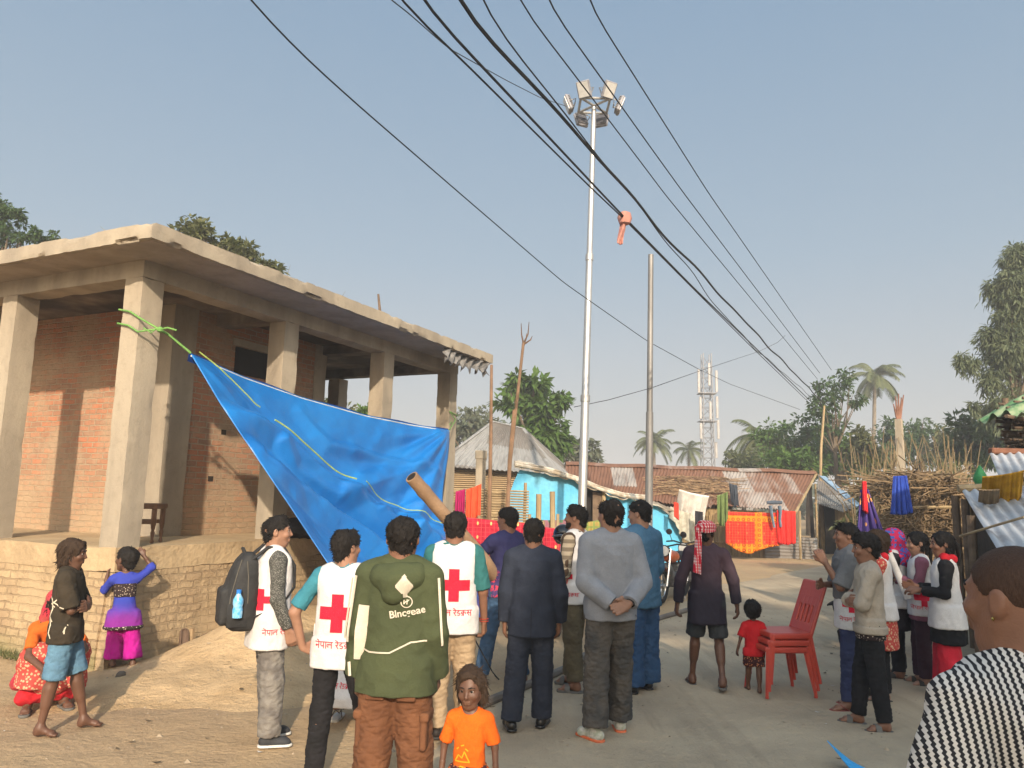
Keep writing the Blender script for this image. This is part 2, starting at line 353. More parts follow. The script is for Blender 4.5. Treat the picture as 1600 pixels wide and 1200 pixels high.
class Person:
    def __init__(s, label, X, Y, head_deg, H, skin, prop=ADULT, girth=1.0, sw=1.0, lean=(0, 0), face=(0, 0, 0), armR=None, armL=None, footR=None, footL=None, cat='person', kneeR=None, kneeL=None, barefoot=False, group=None, z=0.0, zgrid=None, stiff=1.0, palm=None, hipz=None):
        s.H = H; s.skin = skin; s.p = dict(prop); s.g = girth; s.sw = sw; s.lean = lean; s.h = np.clip(Y * .00125, .0045, .011) / H
        rl_ = np.interp(Y, RL[:, 1], RL[:, 0]); z = float(gz(np.array(X), np.array(Y))) + (.036 if rl_ + .35 < X < rl_ + 5.4 else .012) + max(0, float(heap(np.array(X), np.array(Y))) - .035) * .8
        s.root = empty('person', (X, Y, z), R(head_deg), label, cat, group); p = s.p
        s.L12 = (p['hip'] - p['knee'], p['knee'] - .042)
        if hipz: s.p['hip'] = hipz; s.p['sh'] = s.p['sh'] + hipz - prop['hip']; s.top = 1 + hipz - prop['hip']
        else: s.top = 1.0
        s.hc = np.array([0, 0, s.top - p['hh'] * .5]) + s.L(s.top - p['hh'] * .5) + np.array([0, .008, 0]); s.hR = rotm(*face)
        s.arm = {}
        for sd, a_ in ((1, armR), (-1, armL)):
            S = np.array([sd * p['shx'] * sw, -.004, p['sh'] - .018]) + s.L(p['sh'])
            dU, dF = (a_[0], a_[1]) if a_ else ((sd * .16, -.06, -1), (sd * .05, .16, -1))
            E = S + nrm(dU) * p['ua']; Wp = E + nrm(dF) * p['fa']; dH = nrm(a_[2]) if a_ and len(a_) > 2 and a_[2] is not None else nrm(dF)
            s.arm[sd] = (S, E, Wp, dH, a_[3] if a_ and len(a_) > 3 and a_[3] is not None else (-sd, .25, 0), a_[4] if a_ and len(a_) > 4 else .5)
        s.leg = {}; L1, L2 = s.L12
        for sd, ft in ((1, footR), (-1, footL)):
            x, y, yaw, lift = (tuple(ft) + (0, 0, 0, 0))[:4] if ft else (sd * .06, 0, -sd * 8, 0)
            Hp = np.array([sd * p['hw'], 0, p['hip']]); A = np.array([x, y, .042 + lift]); fd = np.array([-math.sin(R(yaw)), math.cos(R(yaw)), 0])
            d = A - Hp; l = min(np.linalg.norm(d), (L1 + L2) * .9995); d = nrm(d); A2 = Hp + d * np.linalg.norm(A - Hp)
            c = (L1 * L1 - L2 * L2 + l * l) / (2 * l); hgt = math.sqrt(max(L1 * L1 - c * c, 0)); kd = nrm((fd if (kneeR if sd > 0 else kneeL) is None else np.array(kneeR if sd > 0 else kneeL, float)) - d * (d @ fd))
            kd = nrm(kd - d * (kd @ d)); s.leg[sd] = (Hp, Hp + d * c + kd * hgt, A, fd, lift)
        s.barefoot = barefoot
    def L(s, z): t = max(z - s.p['hip'], 0); return np.array([s.lean[0] * t, s.lean[1] * t, 0])
    def tors(s, e=0.0, lo=-.06, hi=1.12, straight=0.0, flare=0.0, hem=None, top=None, back=0.0, wide=1.0):
        """profile keys of the trunk, inflated by e; straight keeps the chest's girth down to the hem, flare widens it there"""
        T = [(-.9, .076, .058), (-.06, .080, .058), (.08, .086, .064), (.30, .076, .056), (.55, .084, .061), (.80, .093, .064), (.93, .092, .058), (1.0, .074, .050), (1.06, .046, .042), (1.12, .034, .037)]
        hp, sh = s.p['hip'], s.p['sh']; K = []
        zl = hem if hem is not None else hp + lo * (sh - hp); zh = top if top is not None else hp + hi * (sh - hp)
        A = np.array(T); tz = hp + A[:, 0] * (sh - hp); sc = s.g * (s.p['shx'] / .107)
        for z in np.linspace(zl, zh, 26):
            rx = np.interp(z, tz, A[:, 1]) * sc; ry = np.interp(z, tz, A[:, 2]) * sc
            if straight and z < hp + .8 * (sh - hp): rx = rx * (1 - straight) + .090 * sc * straight; ry = ry * (1 - straight) + .066 * sc * straight
            if hem is not None and z < hp + .055: rx = max(rx, s.p['hw'] + .047 * (.4 + .6 * s.g)); ry = max(ry, .060)
            fl = flare * max(0, (hp + .55 * (sh - hp) - z)); o = s.L(z); tt = (z - hp) / (sh - hp)
            if tt > .9: fl = 0
            e_ = e * (1 if tt < .95 else .75); K.append((z, o[0], o[1] - back * .5, rx * (wide if tt < .9 else 1) + e_ + fl, ry + e_ + fl * .8 + back * .5))
        return K
    def arm_ops(s, sd, e=0.0, t1=2.0, loose=0.0, k=.018):
        """t1: 1 = elbow, 2 = wrist; end cut flat"""
        S, E, Wp = s.arm[sd][:3]; g = (.55 + .45 * s.g) * (s.p['shx'] / .107); ops = []
        r0, r1, r2 = .0285 * g + e, .0235 * g + e, .0165 * g + e
        if t1 <= 1:
            q = S + (E - S) * t1; n = nrm(E - S); ops.append(cap(S, q + n * .02, r0, r0 + (r1 - r0) * t1 + loose, k, cuts=((q, n),)))
        else:
            ops.append(cap(S, E, r0, r1 + loose * .5, k)); t = t1 - 1; q = E + (Wp - E) * t; n = nrm(Wp - E); re = r1 + (r2 - r1) * t + loose
            ops.append(cap(E, q + n * .012, r1 + loose * .5, re, .012, cuts=((q + n * .004, n),)) if t1 < 2.2 else cap(E, q, r1, re, .012))
        return ops
    def leg_ops(s, sd, e=0.0, t1=2.0, r=(.050, .036, .022), loose=0.0, k=.012, kc=.012):
        Hp, K, A, fd, _ = s.leg[sd]; g = (.4 + .6 * s.g) * (s.p['hw'] / .052) ; r0, r1, r2 = (x * g + e for x in r); ops = []
        if t1 <= 1:
            q = Hp + (K - Hp) * t1; n = nrm(K - Hp); ops.append(cap(Hp, q + n * .03, r0, r0 + (r1 - r0) * t1 + loose, k, cuts=((q, n),)))
        else:
            ops.append(cap(Hp, K, r0, r1 + loose * .4, k)); t = t1 - 1; q = K + (A - K) * t; n = nrm(A - K)
            ops.append(cap(K, q + n * .02, r1 + loose * .4, r1 + (r2 - r1) * t + loose, kc, cuts=((q, n),)))
        return ops
    def obj(s, name, V, Q, mat, parent=None, smooth=True): return mesh_obj(name, V * s.H, Q, mat, parent or s.root, smooth)
    def garment(s, name, ops, mat, h=None, fold=.004, ff=26, seed=0, stretch=(1, 1, .6), parent=None):
        V, Q = solve(ops, (h or s.h)); V = relax(V, Q, 1, .4); V = folds(V, Q, fold, ff, seed, stretch)
        return s.obj(name, V, Q, mat, parent)
    def hand_ops(s, sd):
        S, E, Wp, d, pn, curl = s.arm[sd]; L = s.p['hand']; n = nrm(np.array(pn, float) - d * (d @ np.array(pn, float))); sv = np.cross(d, n) * 1.0
        # thumb side: the side vector that points forward / up when hanging
        th = sv if (sv @ np.array([0, 1, .35])) > 0 else -sv
        ops = [cap(E + (Wp - E) * .7, Wp, .0185 * .95, .0155, .01)]
        wd = L * .115; rf = L * .072
        for i, (off, ln) in enumerate(((1.5, .42), (.5, .47), (-.5, .44), (-1.5, .34))):
            root = Wp + d * L * (.52 if i < 3 else .49) + th * off * wd; ops.append(cap(Wp + d * L * .08 + th * off * wd * .6, root, L * .088, L * .085, .008))
            q = root; a_ = curl * .55 * (1 + .15 * i)
            for j in range(3):
                dd = d * math.cos(a_) + n * math.sin(a_) + th * off * .045; q2 = q + dd * L * ln * (.45, .32, .25)[j]; ops.append(cap(q, q2, rf * (1 - .08 * j), rf * (.92 - .08 * j), .0025)); q = q2; a_ += curl * .6
        tr = Wp + d * L * .16 + th * wd * 1.2; t2 = tr + (d * .72 + th * .62 + n * .25) * L * .26; t3 = t2 + (d * .9 + th * .12 + n * .38) * L * .24
        ops += [cap(tr, t2, L * .095, L * .08, .006), cap(t2, t3, L * .078, L * .062, .004)]
        return ops
    def head_ops(s, nose=1.0):
        u = s.p['hh']; c, M = s.hc, s.hR; T = lambda x, y, z: c + M @ (np.array([x, y, z]) * u)
        E = lambda x, y, z, a_, b_, d_, k=.03, op='u': ell(T(x, y, z), np.array([a_, b_, d_]) * u, k * u, M, op)
        P = lambda a_, b_, r1, r2, k=.04: cap(T(*a_), T(*b_), r1 * u, r2 * u, k * u)
        nb = np.array([0, 0, s.p['sh'] + .012]) + s.L(s.p['sh']); kid = u > .18
        ops = [E(0, -.06, .12, .345, .42, .375), E(0, .10, -.10, .275, .30, .34, .10), P((-.09, .20, -.40), (.09, .20, -.40), .095, .095, .10), P((-.24, -.0, -.22), (0, .22, -.42), .07, .07, .09), P((.24, -.0, -.22), (0, .22, -.42), .07, .07, .09),
               P((-.17, .335, .085), (.17, .335, .085), .045, .045, .06), E(.16, .27, -.12, .11, .10, .09, .08), E(-.16, .27, -.12, .11, .10, .09, .08),
               E(.135, .41, .02, .085, .06, .045, .04, 's'), E(-.135, .41, .02, .085, .06, .045, .04, 's'),
               P((0, .365, .05), (0, .425 + .02 * nose, -.12), .032, .048, .05), P((-.055, .385, -.14), (.055, .385, -.14), .034, .034, .03),
               P((-.085, .365, -.255), (.085, .365, -.255), .03, .03, .03), P((-.07, .36, -.315), (.07, .36, -.315), .034, .034, .03), E(0, .43, -.285, .10, .03, .007, .01, 's'),
               cap(c + M @ (np.array([0, -.10, -.22]) * u), nb, .036 * (1.15 if not kid else .9) * (.6 + .4 * s.g), .040 * (1.1 if not kid else .8) * (.6 + .4 * s.g), .02)]
        for sd in (-1, 1):
            ops += [E(sd * .36, -.06, -.02, .048, .092, .142, .02), E(sd * .405, -.035, .0, .025, .045, .08, .02, 's')]
        return ops
    def body(s, legs=True, arms=(1, -1), hands=(1, -1), nose=1.0, belly=0.0):
        VV, QQ, n = [], [], 0
        ops = [loft(s.tors(-.004), .02)]
        for sd in arms: ops += s.arm_ops(sd, -.001, 1.93)
        ops.append(cap(np.array([-s.p['shx'] * .8, 0, s.p['sh'] - .016]) + s.L(s.p['sh']), np.array([s.p['shx'] * .8, 0, s.p['sh'] - .016]) + s.L(s.p['sh']), .03, .03, .03))
        for sd in (1, -1): ops.append(cap(np.array([sd * .075, -.004, s.p['sh'] - .008]) + s.L(s.p['sh']), np.array([sd * .022, -.006, s.p['sh'] + .028]) + s.L(s.p['sh']), .022, .022, .03))
        if legs:
            for sd in (1, -1):
                ops += s.leg_ops(sd, -.003, 2.0, (.048, .033, .021)); Hp, K, A, fd, lf = s.leg[sd]; ops.append(cap(K + (A - K) * .18 - fd * .010, K + (A - K) * .5 - fd * .006, .031, .024, .02))
                if s.barefoot: ops += s.foot_ops(sd)
        hb = min(s.h, .0062); V, Q = solve(ops, s.h); V = relax(V, Q, 1, .3); VV.append(V); QQ.append(Q); n += len(V)
        V, Q = solve(s.head_ops(nose), max(s.p['hh'] * .032, s.h * .5)); V = relax(V, Q, 1, .25); VV.append(V); QQ.append(Q + n); n += len(V)
        for sd in hands:
            V, Q = solve(s.hand_ops(sd), max(s.p['hand'] * .036, s.h * .33)); VV.append(V); QQ.append(Q + n); n += len(V)
        s.bd = s.obj('body', np.vstack(VV), np.vstack(QQ), s.skin)
        u = s.p['hh']; rs = .056
        for sd in (-1, 1):
            b = MB(); pr = [(rs * math.sin(t), -rs * math.cos(t)) for t in np.linspace(.02, math.pi - .02, 9)]
            b.lathe([(max(r_, .002), z_) for r_, z_ in pr], 10); V = np.vstack(b.V); M = s.hR @ cross_rot((0, 1, 0)); mi = [1 if np.mean(V[f][:, 2]) > rs * .78 else 0 for f in b.F]
            V = V @ M.T * u + (s.hc + s.hR @ (np.array([sd * .13, .315, .022]) * u)); mesh_obj('eye', V * s.H, b.F, None, s.root, True, None, [EYE_W, EYE_D], mi)
        b = MB()
        for sd in (-1, 1): b.tube([s.hc + s.hR @ (np.array(q) * u) for q in ((sd * .05, .385, .10), (sd * .13, .378, .125), (sd * .22, .33, .10))], [u * .012, u * .02, u * .008], 6)
        V = np.vstack(b.V); mesh_obj('eyebrow', V * s.H, b.F, HAIR, s.root)
        return s.bd
    def foot_ops(s, sd):
        Hp, K, A, fd, lf = s.leg[sd]; sv = np.array([fd[1], -fd[0], 0]); b = A - np.array([0, 0, .042]); u = .15 * (1 if s.p['hip'] > .45 else .95); up = np.array([0, 0, 1.])
        ops = [cap(A, b + up * .02 - fd * .012, .022, .02, .015), cap(b + up * .03, b + fd * u * .42 + up * .014, .022, .014, .02), cap(b + fd * u * .4 + up * .012 - sv * .012, b + fd * u * .4 + up * .012 + sv * .012, .0135, .0125, .015)]
        for i in range(5): ops.append(cap(b + fd * u * .42 + sv * (i - 2) * .0085 + up * .01, b + fd * u * (.62 - .025 * abs(i - (1.0 if sd < 0 else 3.0))) + sv * (i - 2) * .0095 + up * .007, .0068, .0058, .003))
        return ops
    def hair(s, mat=HAIR, style='short', vol=1.0, seed=0, long=None, line=.03):
        u = s.p['hh']; c, M = s.hc, s.hR; T = lambda x, y, z: c + M @ (np.array([x, y, z]) * u)
        iv = .03 * vol
        ops = [ell(T(0, -.07, .125), np.array([.36 + iv, .435 + iv, .385 + iv]) * u, .01, M)]
        if style == 'quiff': ops.append(cap(T(-.12, .14, .46), T(.12, .17, .47), .075 * u, .08 * u, .10 * u))
        if style in ('bob', 'long'): ops += [cap(T(sd * .29, -.10, .10), T(sd * .30, -.12, -.34 if style == 'bob' else -.3), .13 * u, .12 * u, .06 * u) for sd in (-1, 1)] + [cap(T(-.15, -.33, 0), T(-.13, -.30, -.42), .16 * u, .12 * u, .08 * u), cap(T(.15, -.33, 0), T(.13, -.30, -.42), .16 * u, .12 * u, .08 * u), cap(T(-.2, .24 if style == 'bob' else .1, .38), T(.2, .24 if style == 'bob' else .1, .38), .055 * u, .055 * u, .08 * u)]
        if style in ('short', 'quiff', 'buzz', 'curly'):
            n1 = M @ nrm((0, .66, -.75)); p1 = T(0, .34, .235 + line); ops.append(cut(p1, n1)); ops.append(cut(T(0, 0, -.43), M @ np.array([0, 0, -1.])))
            ops.insert(1, ell(T(0, -.17, -.16), np.array([.275 + iv, .26 + iv, .33]) * u, .05 * u, M))
            for sd in (-1, 1): ops.append(carve(ell(T(sd * .40, .02, -.13), np.array([.13, .17, .22]) * u, .01, M), .02 * u))
        else:
            ops.append(carve(ell(T(0, .40, -.08), np.array([.27, .37, .43]) * u, .01, M), .03 * u))
        V, Q = solve(ops, max(u * .034, s.h * .5)); st = (1, 1, .4)
        V = folds(V, Q, u * .055 * (1 if style != 'buzz' else .12) * (1.6 if style == 'curly' else 1), (14 if style != 'curly' else 11) / u * .8, seed + 3, st); 
        N_ = vnormals(V, Q); rs = np.random.RandomState(seed + 77); nt_ = {'buzz': 2600, 'short': 650, 'quiff': 650, 'curly': 600}.get(style, 620); Q = [list(q) for q in Q]
        if nt_:
            k_ = rs.randint(0, len(V), nt_); dn = M @ np.array([0, -.45, -.55]); dn = np.tile(dn, (nt_, 1)); loc = (V[k_] - c) @ M; fr = loc[:, 1] > .12 * u; dn[fr] = M @ np.array([0, .5, -.12]); L_ = u * rs.uniform(.06, .15, nt_)[:, None] * {'curly': .9, 'bob': 1.7, 'long': 1.2, 'quiff': .8, 'buzz': .22}.get(style, .65)
            if style in ('bob', 'long'): dn[:] = M @ np.array([0, -.1, -1.0]); L_[fr] *= .35
            d_ = N_[k_] * .45 + dn * .8 + rs.randn(nt_, 3) * (.9 if style == 'curly' else .30); d_ /= np.linalg.norm(d_, axis=1)[:, None]; sv = np.cross(d_, N_[k_]); sv /= np.linalg.norm(sv, axis=1)[:, None] + 1e-9; w_ = u * rs.uniform(.018, .035, nt_)[:, None] * (.3 if style == 'buzz' else 1); b0 = V[k_] - N_[k_] * u * .015
            n0_ = len(V); V = np.vstack([V, np.stack([b0 - sv * w_, b0 + sv * w_, b0 + d_ * L_, b0 + N_[k_] * w_ * .9], 1).reshape(-1, 3)])
            for i_ in range(nt_): o_ = n0_ + i_ * 4; Q += [[o_, o_ + 3, o_ + 2], [o_ + 3, o_ + 1, o_ + 2]]
        hr = s.obj('hair', V, Q, mat)
        if long:   # plait or ponytail
            b = MB(); pts = [T(*q) for q in long]; b.tube(np.array(pts) * s.H, [u * .11 * s.H, u * .10 * s.H, u * .085 * s.H, u * .05 * s.H][:len(pts)], 10); b.build('ponytail', mat, hr)
        return hr
    def shirt(s, mat, sleeve=.75, e=.012, hem=None, straight=.6, flare=0.0, loose=.004, name='shirt', fold=.0052, seed=1, top=None, collar=None, wide=1.0, slits=False, ff=46, back=0.0, sleeves=(1, -1), shoulder=True, k=.022):
        hem = s.p['hip'] - .03 if hem is None else hem; e *= .62; loose *= .7; k *= .75
        ops = [loft(s.tors(e, straight=straight, flare=flare, hem=hem, hi=1.07, wide=wide, back=back), .02)]
        o = s.L(s.p['sh']); sx = s.p['shx'] * s.sw * .85
        if shoulder: ops.append(cap(np.array([-sx, -.002, s.p['sh'] - .019]) + o, np.array([sx, -.002, s.p['sh'] - .019]) + o, .0315 + e * .8, .0315 + e * .8, .03))
        for sd in (1, -1): ops.append(cap(np.array([sd * .075, -.004, s.p['sh'] - .008]) + o, np.array([sd * .030, -.006, s.p['sh'] + .020]) + o, .022 + e, .020 + e, .03))
        for sd in sleeves: ops += s.arm_ops(sd, e, sleeve, loose, k)
        nb = np.array([0, .008, s.p['sh'] + .058]) + o; ops.append(carve(ell(nb + np.array([0, .012, 0]), (.045, .046, .05), .01), .01))
        ob = s.garment(name, ops, mat, fold=fold, seed=seed, ff=max(ff, 34))
        if collar:
            b = MB(); r_ = .041 * (.7 + .3 * s.g); zc = s.p['sh'] + .014
            pts = [(r_ * math.sin(t) + o[0], -.002 + o[1] - r_ * math.cos(t) * .98, zc + .004 - .014 * (1 - math.cos(t)) * .5) for t in np.linspace(-2.6, 2.6, 22)]
            G = np.array([[np.array(q) * s.H, (np.array(q) + np.array([(q[0] - o[0]) * -.06, (q[1] - o[1]) * -.06, .024])) * s.H] for q in pts]); b.sheet(G, .007); b.build('collar', collar, ob)
        return ob
    def vest(s, mat, hem=.44, e=.020, name='vest', seed=5, flare=.02, wide=1.0):
        e *= .8; ops = [loft(s.tors(e, straight=.9, flare=flare, hem=hem, hi=1.06, wide=wide), .02)]; o = s.L(s.p['sh']); sx = s.p['shx'] * s.sw * .62
        ops.append(cap(np.array([-sx, 0, s.p['sh'] - .022]) + o, np.array([sx, 0, s.p['sh'] - .022]) + o, .031 + e * .85, .031 + e * .85, .03))
        for sd in (1, -1): ops.append(cap(np.array([sd * .07, -.004, s.p['sh'] - .008]) + o, np.array([sd * .034, -.006, s.p['sh'] + .016]) + o, .022 + e * .9, .018 + e * .9, .03))
        xm = s.p['shx'] * s.sw * .93
        for sd in (-1, 1): ops.append(('c', (lambda P, sd=sd: np.where(P[..., 2] > s.p['sh'] - .15, sd * (P[..., 0] - o[0]) - xm, -1.0)), None, None, 0))
        nb = np.array([0, .01, s.p['sh'] + .05]) + o; ops.append(carve(ell(nb, (.052, .054, .055), .01), .01))
        return s.garment(name, ops, mat, fold=.0038, ff=40, seed=seed)
    def trousers(s, mat, t1=1.97, e=.010, loose=.008, name='trousers', top=None, fold=.0052, seed=2, r=(.051, .037, .028), ff=58):
        e *= .5; loose *= .55; top = s.p['hip'] + .045 if top is None else top; K = s.tors(e - .001, hem=s.p['hip'] - .02, top=top)
        ops = [loft(K, .02)]
        for sd in (1, -1): ops += s.leg_ops(sd, e, t1, r, loose, .025)
        return s.garment(name, ops, mat, fold=fold, seed=seed, ff=ff, stretch=(1, 1, 1.3))
    def shoes(s, mat, sole=None, kind='shoe', length=.158):
        for sd in (1, -1):
            Hp, K, A, fd, lf = s.leg[sd]; sv = np.array([fd[1], -fd[0], 0]); b = A - np.array([0, 0, .042]); up = np.array([0, 0, 1.]); u = length
            pitch = 0
            if kind == 'shoe':
                ops = [cap(b - fd * .02 + up * .024, b + fd * u * .40 + up * .018, .024, .021, .01), cap(b + fd * u * .40 + up * .017 - sv * .008, b + fd * u * .50 + up * .014, .021, .018, .012), cap(b + up * .03, b + up * .048, .023, .0235, .012), cut(b + up * .006, (0, 0, -1)), cut(b + up * .062, (0, 0, 1))]
                V, Q = solve(ops, .0048 / s.H * 1.2); so_ = s.obj('shoe', V, Q, mat)
                V, Q = solve([cap(b - fd * .022, b + fd * u * .5, .0265, .0245, .01), cut(b + up * .011, (0, 0, 1)), cut(b, (0, 0, -1))], .004); V = V
                s.obj('sole', V, Q, sole or mat, so_)
            else:
                V, Q = solve([cap(b - fd * .022, b + fd * u * .5, .0235, .0275, .01), cut(b + up * .004, (0, 0, 1)), cut(b - up * .010, (0, 0, -1))], .0035); so_ = s.obj('sandal', V, Q, sole or mat)
                t0 = b + fd * u * .44 + up * .006; q = MB()
                if kind == 'slide':
                    G = np.array([[(b + fd * (u * x) + sv * .029 * math.cos(t) + up * (.003 + .033 * math.sin(t))) * s.H for t in np.linspace(0, math.pi, 9)] for x in (.16, .25, .34)]); q.sheet(G, .006)
                else:
                    for sg in (-1, 1): q.tube([t0 * s.H, (b + fd * u * .3 + sv * sg * .014 + up * .03) * s.H, (b + fd * u * .08 + sv * sg * .027 + up * .004) * s.H], .0045, 6)
                q.build('strap', mat, so_)
    # -------- marks fixed on a garment
    def decal(s, garment, polys, center, scale, mat, side=-1, name='lettering', off=.0035, axis='y', parent=None):
        """polys: quads in 2-D (x right as read, y up), laid on the garment by rays along the body's y axis; side -1 = the back"""
        me = garment.data; bv = BVHTree.FromPolygons([v.co.copy() for v in me.vertices], [list(p.vertices) for p in me.polygons]); V = []; Fc = []
        for ip, poly in enumerate(polys):
            ids = []; ex = (ip % 7) * .00012
            for (x, y) in poly:
                lx = x * scale * (1 if side < 0 else -1) + center[0]; lz = y * scale + center[1]
                if axis == 'y': o_, d_ = Vector((lx * 1.0, side * .8, lz)), Vector((0, -side, 0))
                else: o_, d_ = Vector((side * .8, (x * scale * (1 if side > 0 else -1)) + center[0], lz)), Vector((-side, 0, 0))
                hit = bv.ray_cast(o_, d_)
                if hit[0] is None: ids = None; break
                V.append(hit[0] + (hit[1] if hit[1].dot(d_) < 0 else -hit[1]) * off * .4 - d_ * (off * .8 + ex)); ids.append(len(V) - 1)
            if ids: Fc.append(ids)
        if not Fc: return None
        return mesh_obj(name, [tuple(v) for v in V], Fc, mat, parent or garment, False)
def strokes(lines, w=.09, seg=.12):
    """poly-lines -> ribbons of small quads"""
    out = []
    for L_ in lines:
        P = [np.array(q, float) for q in L_]; Q = [P[0]]
        for a_, b_ in zip(P[:-1], P[1:]):
            n = max(1, int(np.linalg.norm(b_ - a_) / seg)); Q += [a_ + (b_ - a_) * (i + 1) / n for i in range(n)]
        for i in range(len(Q) - 1):
            d = nrm(Q[i + 1] - Q[i]); nn = np.array([-d[1], d[0]]) * w / 2; e_ = d * w * .25
            out.append([Q[i] - nn - e_, Q[i + 1] - nn + e_, Q[i + 1] + nn + e_, Q[i] + nn - e_])
    return out
def arc(cx, cy, rx, ry, a0, a1, n=8): return [(cx + rx * math.cos(R(t)), cy + ry * math.sin(R(t))) for t in np.linspace(a0, a1, n)]
DEV = {'na': (.85, [[(.62, 1), (.62, 0)], [(.62, .5), (.3, .5)], arc(.22, .46, .1, .1, 0, 360)]), 'e': (0, [[(-.22, 1), (-.3, 1.2), (-.62, 1.34)]]),
       'pa': (.85, [[(.62, 1), (.62, 0)], [(.15, 1), (.15, .6)] + arc(.38, .58, .23, .22, 180, 300) + [(.62, .5)]]), 'aa': (.35, [[(.15, 1), (.15, 0)]]),
       'la': (1.0, [[(.8, 1), (.8, 0)], arc(.2, .45, .17, .22, 300, 40) + [(.35, .6)], arc(.52, .5, .17, .2, 180, 20) + [(.8, .6)]]), 'ra': (.6, [[(.3, 1)] + arc(.25, .75, .18, .2, 70, -150) + [(.12, .55), (.5, .05)]]),
       'da': (.8, [[(.4, 1), (.4, .8), (.16, .72), (.14, .55), (.4, .5), (.62, .42), (.62, .2), (.4, .08), (.2, .16)]]),
       'kra': (1.0, [[(.48, 1), (.48, 0)], arc(.28, .55, .2, .17, 20, 340), [(.48, .62), (.75, .7), (.85, .5), (.78, .35)], [(.45, .3), (.15, .05)]]),
       'sa': (1.0, [[(.78, 1), (.78, 0)], [(.15, 1), (.4, .78), (.3, .6), (.12, .6), (.5, .08)], [(.32, .55), (.78, .55)]])}
def devanagari(words_):
    """polys of the writing; returns (polys, width), letters 1 unit high"""
    lines = []; x = 0
    for wd in words_:
        x0 = x
        for ch in wd:
            adv, st = DEV[ch]; lines += [[(x + a_, b_) for a_, b_ in l] for l in st]; x += adv
        lines.append([(x0 - .03, 1), (x + .03, 1)]); x += .45
    wdt = x - .45; return strokes([[(a_ - wdt / 2, b_) for a_, b_ in l] for l in lines], .13, .2), wdt
NEPAL_RC = [['na', 'e', 'pa', 'aa', 'la'], ['ra', 'e', 'da', 'kra', 'sa']]
def cross_polys(n=5):
    out = []
    for i in range(3):
        for j in range(3):
            if i == 1 or j == 1:
                for a_ in range(n):
                    for b_ in range(n): x, y = -1.5 + i + a_ / n, -1.5 + j + b_ / n; q = 1 / n; out.append([(x, y), (x + q, y), (x + q, y + q), (x, y + q)])
    return out
RED_INK = cloth('red_print', (.62, .02, .045), (.5, .015, .035)); WHITE_VEST = cloth('white_vest_cloth', (.60, .58, .57), (.52, .50, .49))
def red_cross(s, v, side=-1, zc=.64, size=.085, x0=0.0, txt=True):
    s.decal(v, cross_polys(), (x0, zc * s.H), size * s.H / 3 * 1.0, RED_INK, side, 'red_cross')
    if txt:
        P, wdt = devanagari(NEPAL_RC); s.decal(v, P, (x0, (zc - size * .5 - .062) * s.H), .17 * s.H / wdt, RED_INK, side, 'lettering')
def font_polys(txt, cell=.06, bold=0.02):
    """text by the built-in font -> triangles, 1 unit cap height, centred"""
    cu = bpy.data.curves.new('font_work', 'FONT'); cu.body = txt; cu.offset = bold; cu.align_x = 'CENTER'; cu.resolution_u = 3
    o = bpy.data.objects.new('font_work', cu); C.objects.link(o); dg = bpy.context.evaluated_depsgraph_get(); me = o.evaluated_get(dg).to_mesh()
    out = [[(me.vertices[i].co.x, me.vertices[i].co.y) for i in p.vertices] for p in me.polygons]; o.evaluated_get(dg).to_mesh_clear(); bpy.data.objects.remove(o); bpy.data.curves.remove(cu)
    return out

def print_lines(s, garment, lines, w, seg, center, scale, mat, side=-1, **kw):
    for l_ in lines: s.decal(garment, strokes([l_], w, seg), center, scale, mat, side, 'print', **kw)
# ---------------------------------------------------------------- ground, road, sand heap
def gz(x, y):
    P = np.stack([np.asarray(x, float), np.asarray(y, float)], -1)
    z = .018 * fbm(P, 1.1, 3, 2) + .03 * fbm(P, .25, 4, 2)
    near = np.clip((np.hypot(P[..., 0], P[..., 1]) - 2) / 3, 0, 1); z = z * near
    return z - .012
def heap(x, y):
    P = np.stack([np.asarray(x, float), np.asarray(y, float)], -1)
    def g(cx, cy, sx, sy, h, ang):
        c_, s_ = math.cos(R(ang)), math.sin(R(ang)); dx, dy = P[..., 0] - cx, P[..., 1] - cy; u, v = (dx * c_ + dy * s_) / sx, (-dx * s_ + dy * c_) / sy; return h * np.exp(-(u * u + v * v))
    z = g(-2.6, 9.1, .8, 1.8, .38, -24) + g(-2.1, 7.7, .7, .8, .15, 0) + g(-2.9, 8.3, .5, .6, .10, 0) + g(-1.6, 10.4, .8, 1.6, .3, -24)
    return z * (1 + .22 * fbm(P, 2.2, 8, 3)) + .035 * fbm(P, 5.0, 9, 3) * np.clip(z / .1, 0, 1)
def axis_pts(segs):
    out = [segs[0][0]]
    for a_, b_, st in segs:
        n = max(1, int(round(abs(b_ - a_) / st))); out += list(a_ + (b_ - a_) * np.arange(1, n + 1) / n)
    return np.array(out)
def grid_faces(nx, ny):
    i, j = np.meshgrid(np.arange(nx - 1), np.arange(ny - 1), indexing='ij'); a_ = (i * ny + j).ravel(); return np.stack([a_, a_ + ny, a_ + ny + 1, a_ + 1], 1)
xs = axis_pts([(-1500, -200, 130), (-200, -40, 16), (-40, -9, 2), (-9, 9, .15), (9, 40, 1.2), (40, 200, 16), (200, 1500, 130)])
ys = axis_pts([(-300, -30, 30), (-30, 1.5, 2.1), (1.5, 20, .15), (20, 45, .8), (45, 200, 12), (200, 2500, 150)])
GX, GY = np.meshgrid(xs, ys, indexing='ij'); GZ = gz(GX, GY)
k = NT('sandy_earth'); n1 = k.ramp(k.noise(.55, 6), .35, .68); n2 = k.ramp(k.noise(4.5, 6, .65), .4, .75); n3 = k.noise(38, 4)
